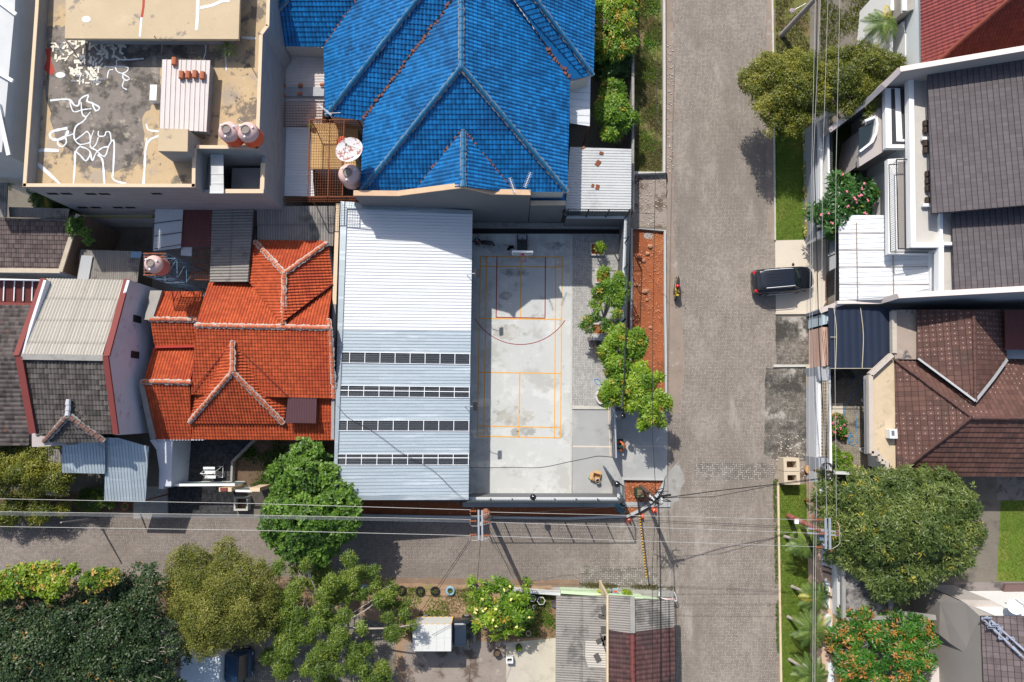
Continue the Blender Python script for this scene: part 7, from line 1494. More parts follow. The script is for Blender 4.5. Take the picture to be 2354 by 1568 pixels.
arms = MB(); arms.bar(PK(44, 365, 155, HD), PK(44, 660, 190, HD), .1, .08); arms.bar(PK(44, 362, 198, HD), PK(44, 660, 222, HD), .1, .08); arms.bar(PK(44, 528, 60, HD+.2), PK(44, 532, 345, HD+.2), .12, .08); arms.bar(PK(44, 566, 60, HD+.2), PK(44, 570, 350, HD+.2), .12, .08); arms.build('crossarm', STEEL, t)
for x, y, d in ((470, 78, (1, 0, 0)), (490, 208, (1, 0, 0)), (470, 330, (1, 0, 0)), (645, 130, (0, 1, 0)), (640, 200, (0, 1, 0)), (455, 170, (1, 0, 0)), (580, 345, (0, 1, 0)), (415, 60, (0, 1, 0))): insul(t, PK(44, x, y, HD+.15), d)
MB().box(PK(44, 262, 92, 4), (.25, .3, .12)).build('meter_plate', WHPL, t); MB().box(PK(44, 500, 235, HD-.3), (.5, .35, .4)).build('transformer', mat('blue grey casing', (.15, .2, .26), .5), t)
g = MB(); g.tube(smooth_path([PK(44, 635, 95, HD+.2), PK(44, 655, 140, HD+.3), PK(44, 660, 230, HD+.3), PK(44, 655, 300, HD+.2), PK(44, 590, 345, HD+.1)], 4), .018, 5); g.build('jumper_wire', CABLE, t)
t = pole('grey concrete utility pole leaning out of the weedy verge at the top', P(1795, 82), P(1960, -96, 8.6), .2, .13); MB().lathe(P(1820, 26, 3), [(.12, 0), (.2, .05), (.12, .1)], 12).build('lamp_disc', mat('mauve lamp disc', (.3, .24, .27), .5), t); MB().tube([P(1820, 26, 3), P(1852, 8, 3.2)], .02, 5).build('lamp_arm', STEEL, t)
t = pole('rusty pole holding a black coil of cable over the white street wall end', P(1860, 1079), P(1914, 1086, 4.8), .09, .08, RUST); p = P(1898, 1080, 4.9)
c = [(p.x+.33*math.cos(a)*(1+.2*math.sin(a*.37)), p.y+.45*math.sin(a), 4.9+.02*i/4) for i, a in enumerate(np.linspace(0, 40, 90))]; MB().tube(c, .02, 5).build('cable_coil', CABLE_D, t)
p = P(1860, 1079, .4); MB().lathe((p.x, p.y, 0), [(.2, 0), (.3, .3), (.3, .4), (.1, .42)], 16).build('footing', mat('ochre pole footing', (.5, .3, .14), .8), t)
pole('rusty pole just below the cable coil pole at the white wall end', P(1861, 1093), P(1917, 1096, 4.6), .08, .07, RUST)
pole('thin rusty pole leaning across the lawn above the thick leaning pole', P(1848, 1150), P(1904, 1158, 4.6), .07, .06, RUST)
HB = 6.6; tB = P(1508, 1147, HB); t = pole('dark utility pole tangled with cables at the rounded corner bed', P(1473, 1119), tB, .14, .1, mat('dark brown pole', (.11, .075, .06), .85, .2, 3)); g = MB()
for i in range(16): a = tB+Vector((random.uniform(-.5, .6), random.uniform(-.3, .4), random.uniform(-.6, .2))); g.tube(smooth_path([a, a+Vector((random.uniform(-.5, .5), random.uniform(-.5, .5), random.uniform(-.3, .2))), a+Vector((random.uniform(-.7, .7), random.uniform(-.4, .4), random.uniform(-.5, .1)))], 4), random.uniform(.012, .03), 5)
g.build('cable_tangle', CABLE_D, t); g = MB()
for i in range(7): a = tB+Vector((random.uniform(-.4, .4), random.uniform(-.3, .3), random.uniform(-.1, .3))); g.box(a, (.1, .14, .12), rz=random.random())
g.build('connector', mat('pale cable connector', (.5, .53, .55), .5), t); MB().bar(tB+Vector((-.1, .1, 0)), tB+Vector((.9, .25, 0)), .12, .1).build('crossarm', CABLE_D, t)
pole('second slimmer dark pole standing beside the tangled corner pole', P(1483, 1142), P(1513, 1158, 5.6), .09, .07, mat('dark brown pole', (.1, .1, .1)))
pole('slim grey telephone pole at the left part of the lower street', P(222, 1192), P(214, 1186, 5.2) if False else P(140, 1201, 4.4), .07, .05)
def cable(pts, m=CABLE, r=.013, sag=.25, label=None, group=None):
    q = []
    for a, b in zip(pts[:-1], pts[1:]):
        a, b = Vector(a), Vector(b); L = (b-a).length; n = 14
        q += [a.lerp(b, i/n)-Vector((0, 0, sag*min(1, L/20)*4*(i/n)*(1-i/n))) for i in range(n)]
    q.append(Vector(pts[-1])); return MB().tube(q, r, 5).build('cable', m, label=label, cat='cable', group=group)
G1 = 'overhead cables along the lower street'
L1 = 'thin pale overhead cable running the length of the lower street to the pole with crossarms'
def gl(v0, v1): return [P(-300, v0, HA+.1), P(1080, v1, HA+.1)]
cable([P(-300, 1141, HA), P(588, 1157.5, HA-.1), P(1082, 1172, HA+.1)], label='single pale cable crossing above the metal carport roof to the crossarm pole', sag=0)
for k in range(4): cable([P(-300, 1172+k*2.6, HA-.5-.12*k), P(588, 1184+k*2.3, HA-.5-.12*k), P(1082, 1194+k*2.2, HA-.1*k)], r=.013, label='pale cable of the tight bundle along the upper kerb of the lower street', group='pale cable bundle over the lower street', sag=0)
cable([P(-300, 1206, HA), P(588, 1219, HA), P(1082, 1231, HA+.1)], label='lowest pale cable above the left half of the lower street', sag=0)
cable([P(1124, 1177, HA+.1), P(1765, 1192.5, 8), P(1876, 1195, HD+.2)], label='uppermost pale cable from the crossarm pole to the leaning pole', sag=0)
cable([P(1124, 1200, HA+.1), P(1765, 1221.5, 8), P(1882, 1226.5, HD+.2)], label='middle pale cable from the crossarm pole to the leaning pole', sag=0)
cable([P(1124, 1232, HA+.1), P(1765, 1253, 8), P(1876, 1257, HD+.2)], label='lowest pale cable crossing the junction to the leaning pole', sag=0)
cable([P(1120, 1198, HA-.3), P(1500, 1196, 7), P(1765, 1208, 7), P(1890, 1214, HD)], m=CABLE_D, label='upper black cable sagging across the junction to the leaning pole', sag=0)
cable([P(1120, 1190, 7), P(1500, 1200, 7), P(1765, 1212, 7), P(1890, 1218, HD)], m=CABLE_D, label='lower black cable sagging across the junction to the leaning pole', sag=0)
cable([P(1120, 1186, 7), P(1300, 1172, 6.6), P(1508, 1160, 6.4)], m=CABLE_D, label='black cable from the crossarm pole to the corner pole above the red strip', sag=.3)
NS = 'pale cables running up the right side'
for k, (x0, x1, x2, x3) in enumerate(((1873.5, 1865, 1860, 1861), (1885, 1868, 1866, 1877), (1902.5, 1890, 1888, 1900), (1930, 1921, 1918, 1922))):
    cable([P(x0+3, -160, 8.6), P(x0, 0, 8.5), P(x1, 392, 8.2), P(x2, 784, 7.8), P(x3, 1188, HD+.3)], r=.012, label='pale cable running up the right side over the white street walls', group=NS, sag=0)
cable([P(1882, -160, 8.3), P(1878, 0, 8.2), P(1872, 392, 7.5), P(1882, 784, 6.3), P(1899, 1078, 5)], m=CABLE_D, r=.03, label='thick black cable crossing the pale driveway to the cable coil pole', sag=0)
for k in range(3): cable([P(1897+k*3, 1090, 5), P(1905+k*2, 900, 5.4), P(1888+k*4, 760, 5.6)], m=CABLE_D, label='thin black cable rising from the coil over the breeze block wall', group='black cables over the breeze block wall', sag=.1)
for k in range(5): cable([P(1868+k*2.6, 1175, HD), P(1866+k*2.4, 1400, HD+.3), P(1864+k*2.6, 1760, HD+.6)], m=CABLE if k % 2 else CABLE_D, r=.013, label='cable in the bundle running down over the palms', group='cable bundle over the palms', sag=0)
for k, x in enumerate((1499, 1510, 1517, 1519)): cable([tB+Vector((.05*k, 0, 0)), P(x, 1300, 6.8), P(x+1, 1760, 7.4)], m=CABLE_D, r=(.016, .011, .022, .018)[k], label='black cable dropping from the corner pole over the shed house roof', group='black cables over the shed roof', sag=0)
cable([tB, P(1499, 1000, 6.4), P(1500, 760, 6.2), P(1506, 392, 6.4), P(1512, 0, 6.8), P(1516, -160, 7)], m=CABLE_D, r=.018, label='single black cable running over the red soil bed and weedy strip', sag=0)
cable([tB, P(1640, 1129, 5.8), P(1765, 1115, 5.4), P(1896, 1098, 4.7)], m=CABLE_D, r=.028, label='thick black cable slanting over the junction to the cable coil pole', sag=0)
cable([tB-Vector((0, 0, .5)), P(1640, 1142, 5.8), P(1765, 1118, 5.4), P(1896, 1100, 4.7)], m=CABLE_D, r=.018, label='thinner black cable slanting over the junction just below the thick one', sag=0)
for a, b, lab in (((1077, 1244), (956, 1422), 'left one of the two black guy cables slanting down to the box truck'), ((1081, 1244), (962, 1424), 'right one of the two black guy cables slanting down to the box truck'), ((1104, 1244), (1078, 1568), 'black cable hanging steeply from the crossarm pole past the truck cab'), ((1122, 1213), (1178, 1328), 'black cable slanting right from the crossarm pole to the lower kerb')):
    cable([P(*a, HA), P(*b, 5.0 if b[1] < 1400 else 4.5)], m=CABLE_D, r=.014, label=lab, sag=.3)
cable([P(1450, 489, 3.3), P(1505, 492, 6.2)], m=CABLE_D, r=.014, label='short stay wire from the fence corner lamp to the black cable', sag=.1)
g = MB(); g.tube(smooth_path([P(1005, 276, 8), P(1015, 300, 7.6), P(1030, 328, 7.2), P(1050, 345, 7.4), P(1075, 352, 7.6), P(1090, 385, 6.9), P(1102, 398, 6.8)], 4), .016, 5); g.build('cable', CABLE, label='loose white cable lying on the blue roof above the gablet', cat='cable')
# television aerials on the blue roof
for lab, (u, v), an in (('left hand white television aerial at the eave of the blue roof', (1178, 428), 1.9), ('right hand white television aerial at the eave of the blue roof', (1212, 415), 1.2)):
    c0 = P(u, v, 7.8); t = T('television_aerial', lab, 'aerial', (c0.x, c0.y, 6.3)); d = Vector((math.cos(an), math.sin(an), 0)); g = MB().tube([c0-d*.45, c0+d*.55], .016, 5); x = Vector((-d.y, d.x, 0))
    for k in range(10): q = c0-d*.45+d*k*.11; g.tube([q-x*.14, q+x*.14], .008, 4)
    g.build('boom', ALUW, t); MB().tube([(c0.x, c0.y, 6.4), c0], .02, 5).build('mast', STEEL, t)
p = P(755, 267, 6.4); t = T('television_aerial', 'bent white aerial at the corner of the blue roof by the iron cage', 'aerial', p); g = MB()
g.tube([(-.6, .55, .6), (.35, -.15, .5)], .016, 5).tube([(-.1, -.05, .5), (.9, .0, .5)], .016, 5)
for k in range(6): g.tube([(-.5+.12*k, .6-.1*k, .6), (-.3+.12*k, .25-.1*k, .6)], .008, 4)
g.tube([(.2, -.1, 0), (.2, -.1, .5)], .02, 5); g.build('boom', ALUW, t, local=True)
# =============== GARDEN AND YARD THINGS ===============
mb = MB(); wallrun(mb, [(588, 1006, .5), (533, 1061, .5), (531, 1108, .5)], .14, 0); mb.build('garden_wall', CONC_D, label='low grey kerb wall slanting between the dark yard and the garden soil', cat='wall')
a = P(384, 1115, 1.9); b = P(540, 1114, 1.9); t = T('white_gate', 'long white louvred sliding gate across the dark yard entrance', 'gate', (a.x, a.y, 0)); mb = MB(); mb.bar(a, b, .16, .08); mb.bar((a.x, a.y, .15), (b.x, b.y, .15), .1, .08); mb.build('frame', WHPL, t); mb = MB()
for i in range(60): q = a.lerp(b, i/59); mb.box((q.x, q.y-.02, 1.0), (.03, .12, 1.7), rz=.5)
mb.build('slat', mat('pale green white louvre', (.62, .7, .68), .6), t)
a = P(541, 1128, 1.7); b = P(580, 1129, 1.7); t = T('white_gate', 'short white louvred gate piece partly under the broad leaved tree', 'gate', (a.x, a.y, 0)); mb = MB(); mb.bar(a, b, .14, .08); mb.bar((a.x, a.y, .15), (b.x, b.y, .15), .1, .08); mb.build('frame', WHPL, t); mb = MB()
for i in range(16): q = a.lerp(b, i/15); mb.box((q.x, q.y, .9), (.03, .1, 1.5), rz=.5)
mb.build('slat', mat('pale green white louvre', (.6, .6, .6)), t)
MB().prism([P(503, 1121, 2.1), P(532, 1121, 2.1), P(532, 1130, 2.1), P(503, 1130, 2.1)], 0, 2.1).build('gate_pier', CREAM, label='beige gate pier with reddish letterbox lid on top', cat='pier'); MB().box(P(514, 1125, 2.16), (.45, .22, .1)).build('letterbox', MAROONM, label='reddish brown box lying on the beige gate pier', cat='box')
MB().prism([P(574, 1121, 2.0), P(597, 1121, 2.0), P(597, 1130, 2.0), P(574, 1130, 2.0)], 0, 2.0).build('gate_pier', CREAM, label='beige gate pier touching the broad leaved tree', cat='pier')
p = P(496, 1084, .02); t = T('garden_swing', 'white metal garden swing seat standing in the dark paved yard', 'garden swing', p); mb = MB()
for sx in (-1, 1):
    for sy in (-1, 1): mb.tube([(sx*.5, sy*.4, 0), (sx*.42, 0, 1.5)], .02, 6)
mb.tube([(-.42, 0, 1.5), (.42, 0, 1.5)], .025, 6).tube([(-.5, .4, .3), (-.5, -.4, .3)], .02, 6).tube([(.62, .38, .3), (.62, -.38, .3)], .02, 6).tube([(.3, .38, .3), (.62, .38, .3)], .02, 6).tube([(.3, -.38, .3), (.62, -.38, .3)], .02, 6); mb.build('frame', WHPL, t, local=True)
MB().box((-.05, .05, .85), (.75, .28, .05)).box((-.05, -.3, .75), (.75, .2, .05)).box((-.05, .33, 1.0), (.8, .16, .05)).build('seat', WHPL, t, local=True)
def trough(name, label, u0, v0, u1, v1, h, m, fill, th=.14, cat='trough'):
    a = P(u0, v0, h); b = P(u1, v1, h); cx, cy = (a.x+b.x)/2, (a.y+b.y)/2; w_, d_ = abs(b.x-a.x), abs(b.y-a.y); t = T(name, label, cat, (cx, cy, 0)); mb = MB()
    for c, s in (((0, d_/2-th/2, h/2), (w_, th, h)), ((0, -d_/2+th/2, h/2), (w_, th, h)), ((w_/2-th/2, 0, h/2), (th, d_-2*th, h)), ((-w_/2+th/2, 0, h/2), (th, d_-2*th, h))): mb.box(c, s)
    mb.build('side', m, t, local=True); MB().box((0, 0, h*.2), (w_-2*th, d_-2*th, h*.2)).build('contents', fill, t, local=True); return t
trough('waste_bin', 'open beige concrete bin with leaf litter nearest the dark parking pad', 1800, 1053, 1838, 1083, 1.1, mat('beige cement', (.55, .46, .34), .9, .1, 2), WOOD, .22, 'waste bin')
trough('waste_bin', 'open beige concrete bin with rubbish at the head of the long lawn', 1801, 1084, 1839, 1114, 1.1, mat('beige cement', (.5, .5, .5)), SOIL_D, .24, 'waste bin')
trough('soakaway', 'square concrete rimmed pit with litter beside the broad leaved tree', 538, 1142, 569, 1174, .6, KERB, SOIL_D, .12, 'pit')
trough('planter_box', 'white square planter with a small plant beside the patio edge', 1163, 1511, 1179, 1525, .5, WHPL, SOIL_D, .08, 'planter box')
def tyre(label, u, v, m):
    p = P(u, v, .02); t = T('tyre_planter', label, 'tyre planter', p); MB().lathe((0, 0, 0), [(.2, .0), (.29, .02), (.33, .1), (.29, .2), (.2, .2), (.17, .1)], 22).build('tyre', m, t, local=True, smooth=True); MB().lathe((0, 0, 0), [(.2, .02), (.2, .12)], 14).build('soil', SOIL_D, t, local=True); tuft(t, (0, 0, .12), 30, .22, LF_FEATH, .25)
def tuft(parent, c, n, L, m, W=.03, spread=.08, el=.9, name='plant', tint=(.2, .8)):
    pos = np.array(c)+rng.normal(0, spread, (max(1, n//6), 3))*np.array([1, 1, .2]); V, tt = leaves(pos, np.tile([0, 0, 1.], (len(pos), 1)), 6, L, W if W < .2 else .04, el, rng.uniform(*tint, len(pos))); return fastmesh(name, V, np.minimum(tt, .86), m, parent)
for lab, u, v, m in (('pale blue painted tyre planter half under the feathery tree', 837, 1353.5, PTBLUE), ('black tyre planter leaning, leftmost of the three black ones in the row', 923, 1356, RUBBER), ('middle one of the three black tyre planters in the verge row', 966, 1358, RUBBER), ('black tyre planter next to the pale blue one on the open verge', 1000, 1358, RUBBER), ('pale blue painted tyre planter on the open verge in full sun', 1035, 1357, PTBLUE), ('black tyre lying alone under the feathery tree near the street', 611, 1384, RUBBER), ('black tyre planter under the yellow flowered frangipani tip', 1090, 1350, RUBBER)): tyre(lab, u, v, m)
def pot(label, u, v, r, h, m, leaf=None, L=.2, cat='plant pot', z=.02, nl=36, hexa=0):
    p = P(u, v, z); t = T('plant_pot', label, cat, p); MB().lathe((0, 0, 0), [(r*.75, 0), (r, h), (r*.86, h), (r*.7, h*.3)], hexa or 16).build('pot', m, t, local=True); MB().lathe((0, 0, 0), [(r*.8, h*.3), (r*.84, h*.82)], hexa or 14).build('soil', SOIL_D, t, local=True)
    if leaf: tuft(t, (0, 0, h*.9), nl, L, leaf, .06, r*.35, .6)
pot('white hexagonal planter with trailing green plant in the small front garden', 1243, 1378, .3, .35, WHPL, LF_BROAD, .16, hexa=6)
pot('white hexagonal planter under the frangipani edge in the front garden', 1224, 1373, .24, .3, WHPL, LF_BROAD, .12, hexa=6)
pot('small empty grey pipe pot in the front garden', 1227, 1393, .11, .25, METO)
pot('blue basin with pink contents beside the shed house wall', 1275, 1386, .26, .2, mat('dark blue plastic', (.03, .07, .2), .5), None)
pot('cream round pot beside the frangipani shadow on the patio', 1214, 1453, .18, .3, KERB_Y)
pot('black pot with yellow tipped plant on the patio edge', 1192, 1485, .22, .4, RUBBER, LF_LIME, .25)
pot('black pot at the foot of the frangipani tree', 1142, 1497, .25, .45, RUBBER)
pot('round pot with coloured flowers beside the long carport roof', 292, 1163, .24, .3, TERRA, LF_BROAD, .1)
pot('empty terracotta pot in the dark garden beside the hall', 740, 1031, .22, .3, TERRA)
for lab, u, v, r, h, m in (('white bucket standing by the terrace wall in the small yard', 1983, 920, .19, .3, WHPL), ('large white bucket in the sunny lower part of the small yard', 1979, 1034, .2, .35, WHPL), ('terracotta coloured square pot beside the large white bucket', 1991, 1032, .17, .25, TERRA), ('bright red bucket in the corner below the terrace', 2009, 1069, .2, .35, mat('red plastic bucket', (.6, .03, .06), .4)), ('dark teal tub behind the bright red bucket', 2020, 1062, .22, .4, mat('dark teal plastic', (.02, .13, .15), .5)), ('blue barrel in the lowest corner of the small yard', 2026, 1077, .24, .6, mat('blue barrel plastic', (.03, .12, .22), .5)), ('small white bowl beside the pots in the small yard', 1922, 961, .12, .12, WHPL), ('small white tub near the white bucket in the small yard', 1988, 899, .11, .15, WHPL)):
    p = P(u, v, .02); MB().lathe(p, [(r*.8, 0), (r, h), (r*.9, h), (r*.75, .03)], 18).build('bucket', m, label=lab, cat='bucket')
sheet('floor_mat', [(1912, 927), (1937, 927), (1937, 951), (1912, 951)], .022, CONC_B, None, label='square beige mat on the yard paving beside the white wall', cat='mat')
hose('blue hose looping down the small yard into a coil', [PK(43, x, y, .04) for x, y in ((885, 325), (860, 390), (820, 460), (808, 560), (808, 700), (820, 880), (810, 940), (780, 958), (745, 945), (740, 905), (770, 870), (785, 900), (760, 930), (738, 900), (770, 850), (745, 845))], .02)
hose('second blue hose snaking from the shade net down to the flower pots', [PK(43, x, y, .05) for x, y in ((850, 300), (790, 350), (768, 400), (765, 480), (735, 560), (705, 620), (702, 660), (715, 700))], .02)
p = P(1870, 1262)
for lab, (u, v) in (('small round blue drum on the verge at the head of the upper lawn', (1787, 292)),):
    p = P(u, v, .02); t = T('plastic_drum', lab, 'drum', p); MB().lathe((0, 0, 0), [(.24, 0), (.26, .5), (.22, .62), (.08, .66)], 18).build('body', mat('dark blue drum', (.02, .06, .12), .35, spec=.6), t, local=True, smooth=True); MB().lathe((0, 0, .66), [(.1, 0), (.09, .04)], 12).build('lid', BLPL, t, local=True)
# rocks in the red bed
for (x, y, r) in ((1268, 700, .2), (1245, 765, .17), (1170, 797, .15), (1208, 830, .17), (1138, 1050, .16), (1222, 1112, .24), (1172, 850, .12), (1108, 1358, .17), (1272, 1445, .14), (1175, 1060, .12), (1240, 1190, .13)):
    p = PK(32, x, y, .05); o = MB().ball(p+Vector((0, 0, r*.25)), r, 7, (1, .85, .6)); o.v = [tuple(Vector(q)+Vector((random.uniform(-1, 1), random.uniform(-1, 1), random.uniform(-1, 1)))*r*.14) for q in o.v]
    o.build('rock', mat('pale reddish rock', (.46, .23, .14), .9, .25, 5, .15, 20), label='pale reddish rock lying in the long red soil bed', cat='rock', group='rocks in the long red soil bed')
mb = MB(); mb.poly([PK(32, 1255+45*math.cos(a), 600+32*math.sin(a), .03) for a in np.linspace(6.28, 0, 16)[:-1]]); mb.build('cement_patch', CONC_D, kind='structure')
def rubble(name, outl, n, r0, r1, m, z=.03):
    pl = [tuple(P(u, v)[:2]) for u, v in outl]; xs = [p[0] for p in pl]; ys = [p[1] for p in pl]; mb = MB(); k = 0
    while k < n:
        x, y = rng.uniform(min(xs), max(xs)), rng.uniform(min(ys), max(ys))
        if not in_poly(np.array([x]), np.array([y]), pl)[0]: continue
        k += 1; r = rng.uniform(r0, r1)**1; mb.box((x, y, z+r*.2), (r*2, r*1.6, r), rz=rng.uniform(0, 3), rx=rng.uniform(-.4, .4), ry=rng.uniform(-.4, .4))
    return mb.build(name, m, kind='stuff')
rubble('rubble', [(1452, 535), (1526, 535), (1528, 940), (1448, 940)], 900, .015, .055, mat('red clods', (.46, .19, .10), .95, .3, 6, .2, 20))
rubble('rubble', [(1434, 1105), (1520, 1105), (1500, 1145), (1440, 1180)], 260, .015, .06, mat('red clods', (.5, .5, .5)))
rubble('rubble', [(1450, 400), (1530, 400), (1530, 520), (1450, 520)], 260, .012, .045, mat('pale chippings', (.5, .44, .38), .95, .3, 6, .2, 20))
rubble('rubble', [(1533, 100), (1546, 100), (1546, 400), (1533, 400)], 120, .015, .05, mat('pale chippings', (.5, .5, .5)))
rubble('litter', [(0, 1330), (1270, 1345), (1270, 1440), (900, 1500), (0, 1400)], 420, .015, .05, mat('fallen leaves', (.36, .22, .12), .95, .4, 6, .2, 20), .015)
rubble('litter', [(1785, 1000), (1855, 1000), (1860, 1110), (1783, 1110)], 160, .015, .05, mat('pale chippings', (.5, .5, .5)))
rubble('litter', [(1540, 0), (1770, 0), (1780, 1500), (1560, 1500)], 90, .01, .03, mat('pale chippings', (.5, .5, .5)), .008)
# =============== TREES AND PLANTS ===============
def base_at(u, v, h=0): p = P(u, v, h); return (p.x, p.y, 0)
def tree(name, label, cat, outline, h, dome, nl, r, base, m, bark=BARK, group=None, nb=8, tr=.16, twig=0, extra=None, **kw):
    b = base_at(*base); t = T(name, label, cat, b, group)
    L = lumps_in(outline, h, dome, nl, r)
    if extra: L += [(*P(u, v, hh)[:2], hh-.2, rr) for u, v, hh, rr in extra]
    if not L: L = [(*P(*outline[0], h), r)]
    trunk('trunk', t, b, L, bark, tr, nb, twig); crown('crown', t, L, m, **kw); return t, L
rose = dict(k=8, L=.30, W=.085, el=.22)
tree('mango_tree', 'lime green mango tree with copper young leaves at the top between blue roof and strip', 'tree', [(1372, -90), (1465, -90), (1472, 0), (1474, 60), (1455, 95), (1425, 100), (1385, 90), (1372, 40)], 5.2, 1.6, 16, .85, (1425, 20), LF_LIME, n=1300, tint=(.1, .75), special=.13, **rose)
tree('mango_tree', 'dark shaded mango growth in the gap beside the east eave of the blue roof', 'tree', [(1376, 70), (1450, 80), (1452, 150), (1430, 160), (1380, 150)], 3.4, 1.2, 9, .7, (1415, 120), LF_MANGO, n=600, tint=(0, .5), **rose)
tree('mango_tree', 'bright mango tree beside the long wall above the sheet metal canopy', 'tree', [(1385, 165), (1405, 152), (1442, 155), (1448, 200), (1470, 212), (1468, 255), (1440, 285), (1412, 302), (1390, 280), (1361, 250), (1362, 232), (1385, 210)], 4.4, 1.4, 14, .65, (1408, 230), LF_LIME, n=1250, tint=(.05, .75), special=.04, **rose)
olv = dict(k=7, L=.17, W=.055, el=.35, spread=.08, flat=.8)
tree('street_tree', 'olive yellow tree overhanging the main road beside the leaning pole', 'tree', [(1722, 130), (1745, 128), (1770, 95), (1815, 100), (1850, 85), (1880, 70), (1910, 70), (1925, 120), (1935, 180), (1925, 215), (1895, 240), (1870, 262), (1858, 275), (1835, 250), (1820, 230), (1812, 275), (1795, 282), (1790, 240), (1762, 240), (1755, 190), (1740, 165)], 6.5, 1.5, 64, .6, (1850, 190), LF_OLIVE2, n=7000, tint=(.15, .86), special=.02, **olv)
tree('street_tree', 'olive green tree with drooping sprays over the white house wing', 'tree', [(1925, 90), (1950, 75), (1975, 85), (2000, 68), (2040, 85), (2075, 95), (2112, 105), (2112, 145), (2070, 158), (2045, 175), (2028, 195), (2010, 205), (1990, 225), (1960, 215), (1930, 212), (1922, 150)], 6.5, 1.3, 64, .58, (1990, 150), LF_OLIVE2, n=7000, tint=(.0, .75), special=.02,
     extra=[(1975, 225, 5.2, .4), (1965, 240, 5.0, .35), (1955, 252, 4.8, .3), (1948, 262, 4.6, .25), (2005, 225, 5.2, .45), (2003, 245, 5.0, .35), (2001, 260, 4.8, .32), (2000, 273, 4.6, .25)], **olv)
def palm(label, u, v, h, r, n=13, base=None, dry=0, m=LF_PALM, name='palm_tree', droop=.5, ll=.44, lw=.05, group=None):
    c = P(u, v, h); b = P(*base) if base else Vector((c.x*.98, c.y, 0)); t = T(name, label, 'palm', (b.x, b.y, 0), group)
    MB().tube(smooth_path([(b.x, b.y, 0), ((b.x+c.x)/2, (b.y+c.y)/2+.05, h*.5), (c.x, c.y, h-.1)], 3), [.13, .11, .1, .09, .09, .08, .07], 9).build('trunk', BARKL, t, smooth=True)
    Vs, ts = [], []
    for k in range(n):
        az = k*2.4+random.uniform(-.2, .2); rr = r*random.uniform(.75, 1.1); el = random.uniform(.15, .7); tv = random.uniform(.25, .8) if random.random() > .12 else .95
        S = 24; pts = []
        for i in range(S+1):
            s = i/S; pts.append(np.array([math.cos(az)*rr*s, math.sin(az)*rr*s, rr*(el*s-(el*.55+droop)*s*s)]))
        for i in range(3, S+1):
            d = nrm(pts[i]-pts[i-1]); side = nrm(np.cross(d, [0, 0, 1.])); ln_ = ll*math.sin(math.pi*min(1, .18+.8*i/S))**.6
            for sg in (-1, 1):
                dd = nrm(d*.55+side*sg*.9+np.array([0, 0, -.25+random.uniform(-.15, .1)])); pr_ = pts[i]; w2 = np.cross(dd, [0, 0, 1.])*lw/2
                tip = pr_+dd*ln_-np.array([0, 0, .12*ln_]); mid = pr_+dd*ln_*.45; Vs.append([pr_, mid-w2, tip, mid+w2]); ts.append(min(1, tv+random.uniform(-.1, .1)))
        w3 = np.array([-math.sin(az), math.cos(az), 0])*.015
        for i in range(0, S, 3): Vs.append([pts[i]-w3, pts[min(S, i+3)]-w3, pts[min(S, i+3)]+w3, pts[i]+w3]); ts.append(.7)
    V = np.array(Vs)+np.array([c.x-b.x, c.y-b.y, c.z]); fastmesh('fronds', V, np.array(ts), m, t); return t
palm('palm with dry drooping fronds between the olive tree and the red tiled house', 2030, 52, 5.2, 1.45, 16, (1985, 90), droop=.55)
palm('uppermost of the four palms on the lower lawn beside the peach wall', 1852, 1250, 2.6, 1.25, 13)
palm('second palm from the top on the lower lawn, right beside a grey stump', 1874, 1374, 2.8, 1.25, 13)
palm('third and largest palm on the lower lawn overlapping the peach wall', 1867, 1450, 3.0, 1.55, 15)
palm('lowest palm on the lower lawn cut by the bottom picture edge', 1868, 1552, 2.8, 1.4, 13)
palm('shaded palm at the left edge beside the bare concrete wall', 12, 395, 3.5, 1.3, 12, droop=.4); palm('shaded palm clump at the foot of the bare concrete wall', 100, 448, 2.4, 1.3, 14, droop=.35)
tree('street_tree', 'dark green growth squeezed between the palms and the bare concrete wall', 'tree', [(30, 430), (80, 425), (140, 460), (150, 478), (60, 475), (30, 465)], 2.4, .8, 10, .45, (90, 460), LF_FRANG, n=420, tint=(.0, .6), k=7, L=.25, W=.1, el=.3)
for lab, u, v in (('grey stump beside the second palm on the lower lawn', 1842, 1356), ('small grey stump beside the third palm on the lower lawn', 1843, 1424), ('grey stump just above the lowest palm', 1845, 1526)): b = P(u, v); MB().tube([b, b+Vector((.25, -.1, 1.1))], .09, 10).build('stump', BARKL, label=lab, cat='stump')
# frangipani with pink flowers
fr = dict(k=9, L=.4, W=.12, el=.18)
def flowers(t, L, n, m, r=.055, z=.25):
    mb = MB(); off = wloc(t)
    for _ in range(n):
        l = random.choice(L); a = random.uniform(0, 6.28); s = random.uniform(0, .8)*l[3]; c = Vector((l[0]+s*math.cos(a), l[1]+s*math.sin(a), l[2]+math.sqrt(max(0, 1-(s/l[3])**2))*l[3]*.8+z))
        for _ in range(4): mb.ball(c+Vector((random.uniform(-.06, .06), random.uniform(-.06, .06), random.uniform(-.02, .04))), r, 5, (1, 1, .5))
    mb.build('flowers', m, t)
t, L = tree('frangipani_tree', 'dark leaved frangipani tree with pink flower heads beside the white carport', 'tree', [(1930, 385), (1965, 380), (1975, 400), (2010, 388), (2030, 410), (2047, 430), (2040, 455), (2020, 475), (2010, 505), (1985, 515), (1965, 530), (1940, 528), (1915, 510), (1878, 500), (1873, 480), (1885, 455), (1920, 450), (1925, 420)], 4.4, 1.0, 34, .5, (1975, 460), LF_FRANG, n=760, tint=(.1, .8), special=.01, bark=BARKL, **fr)
flowers(t, L, 22, PINKF, .06)
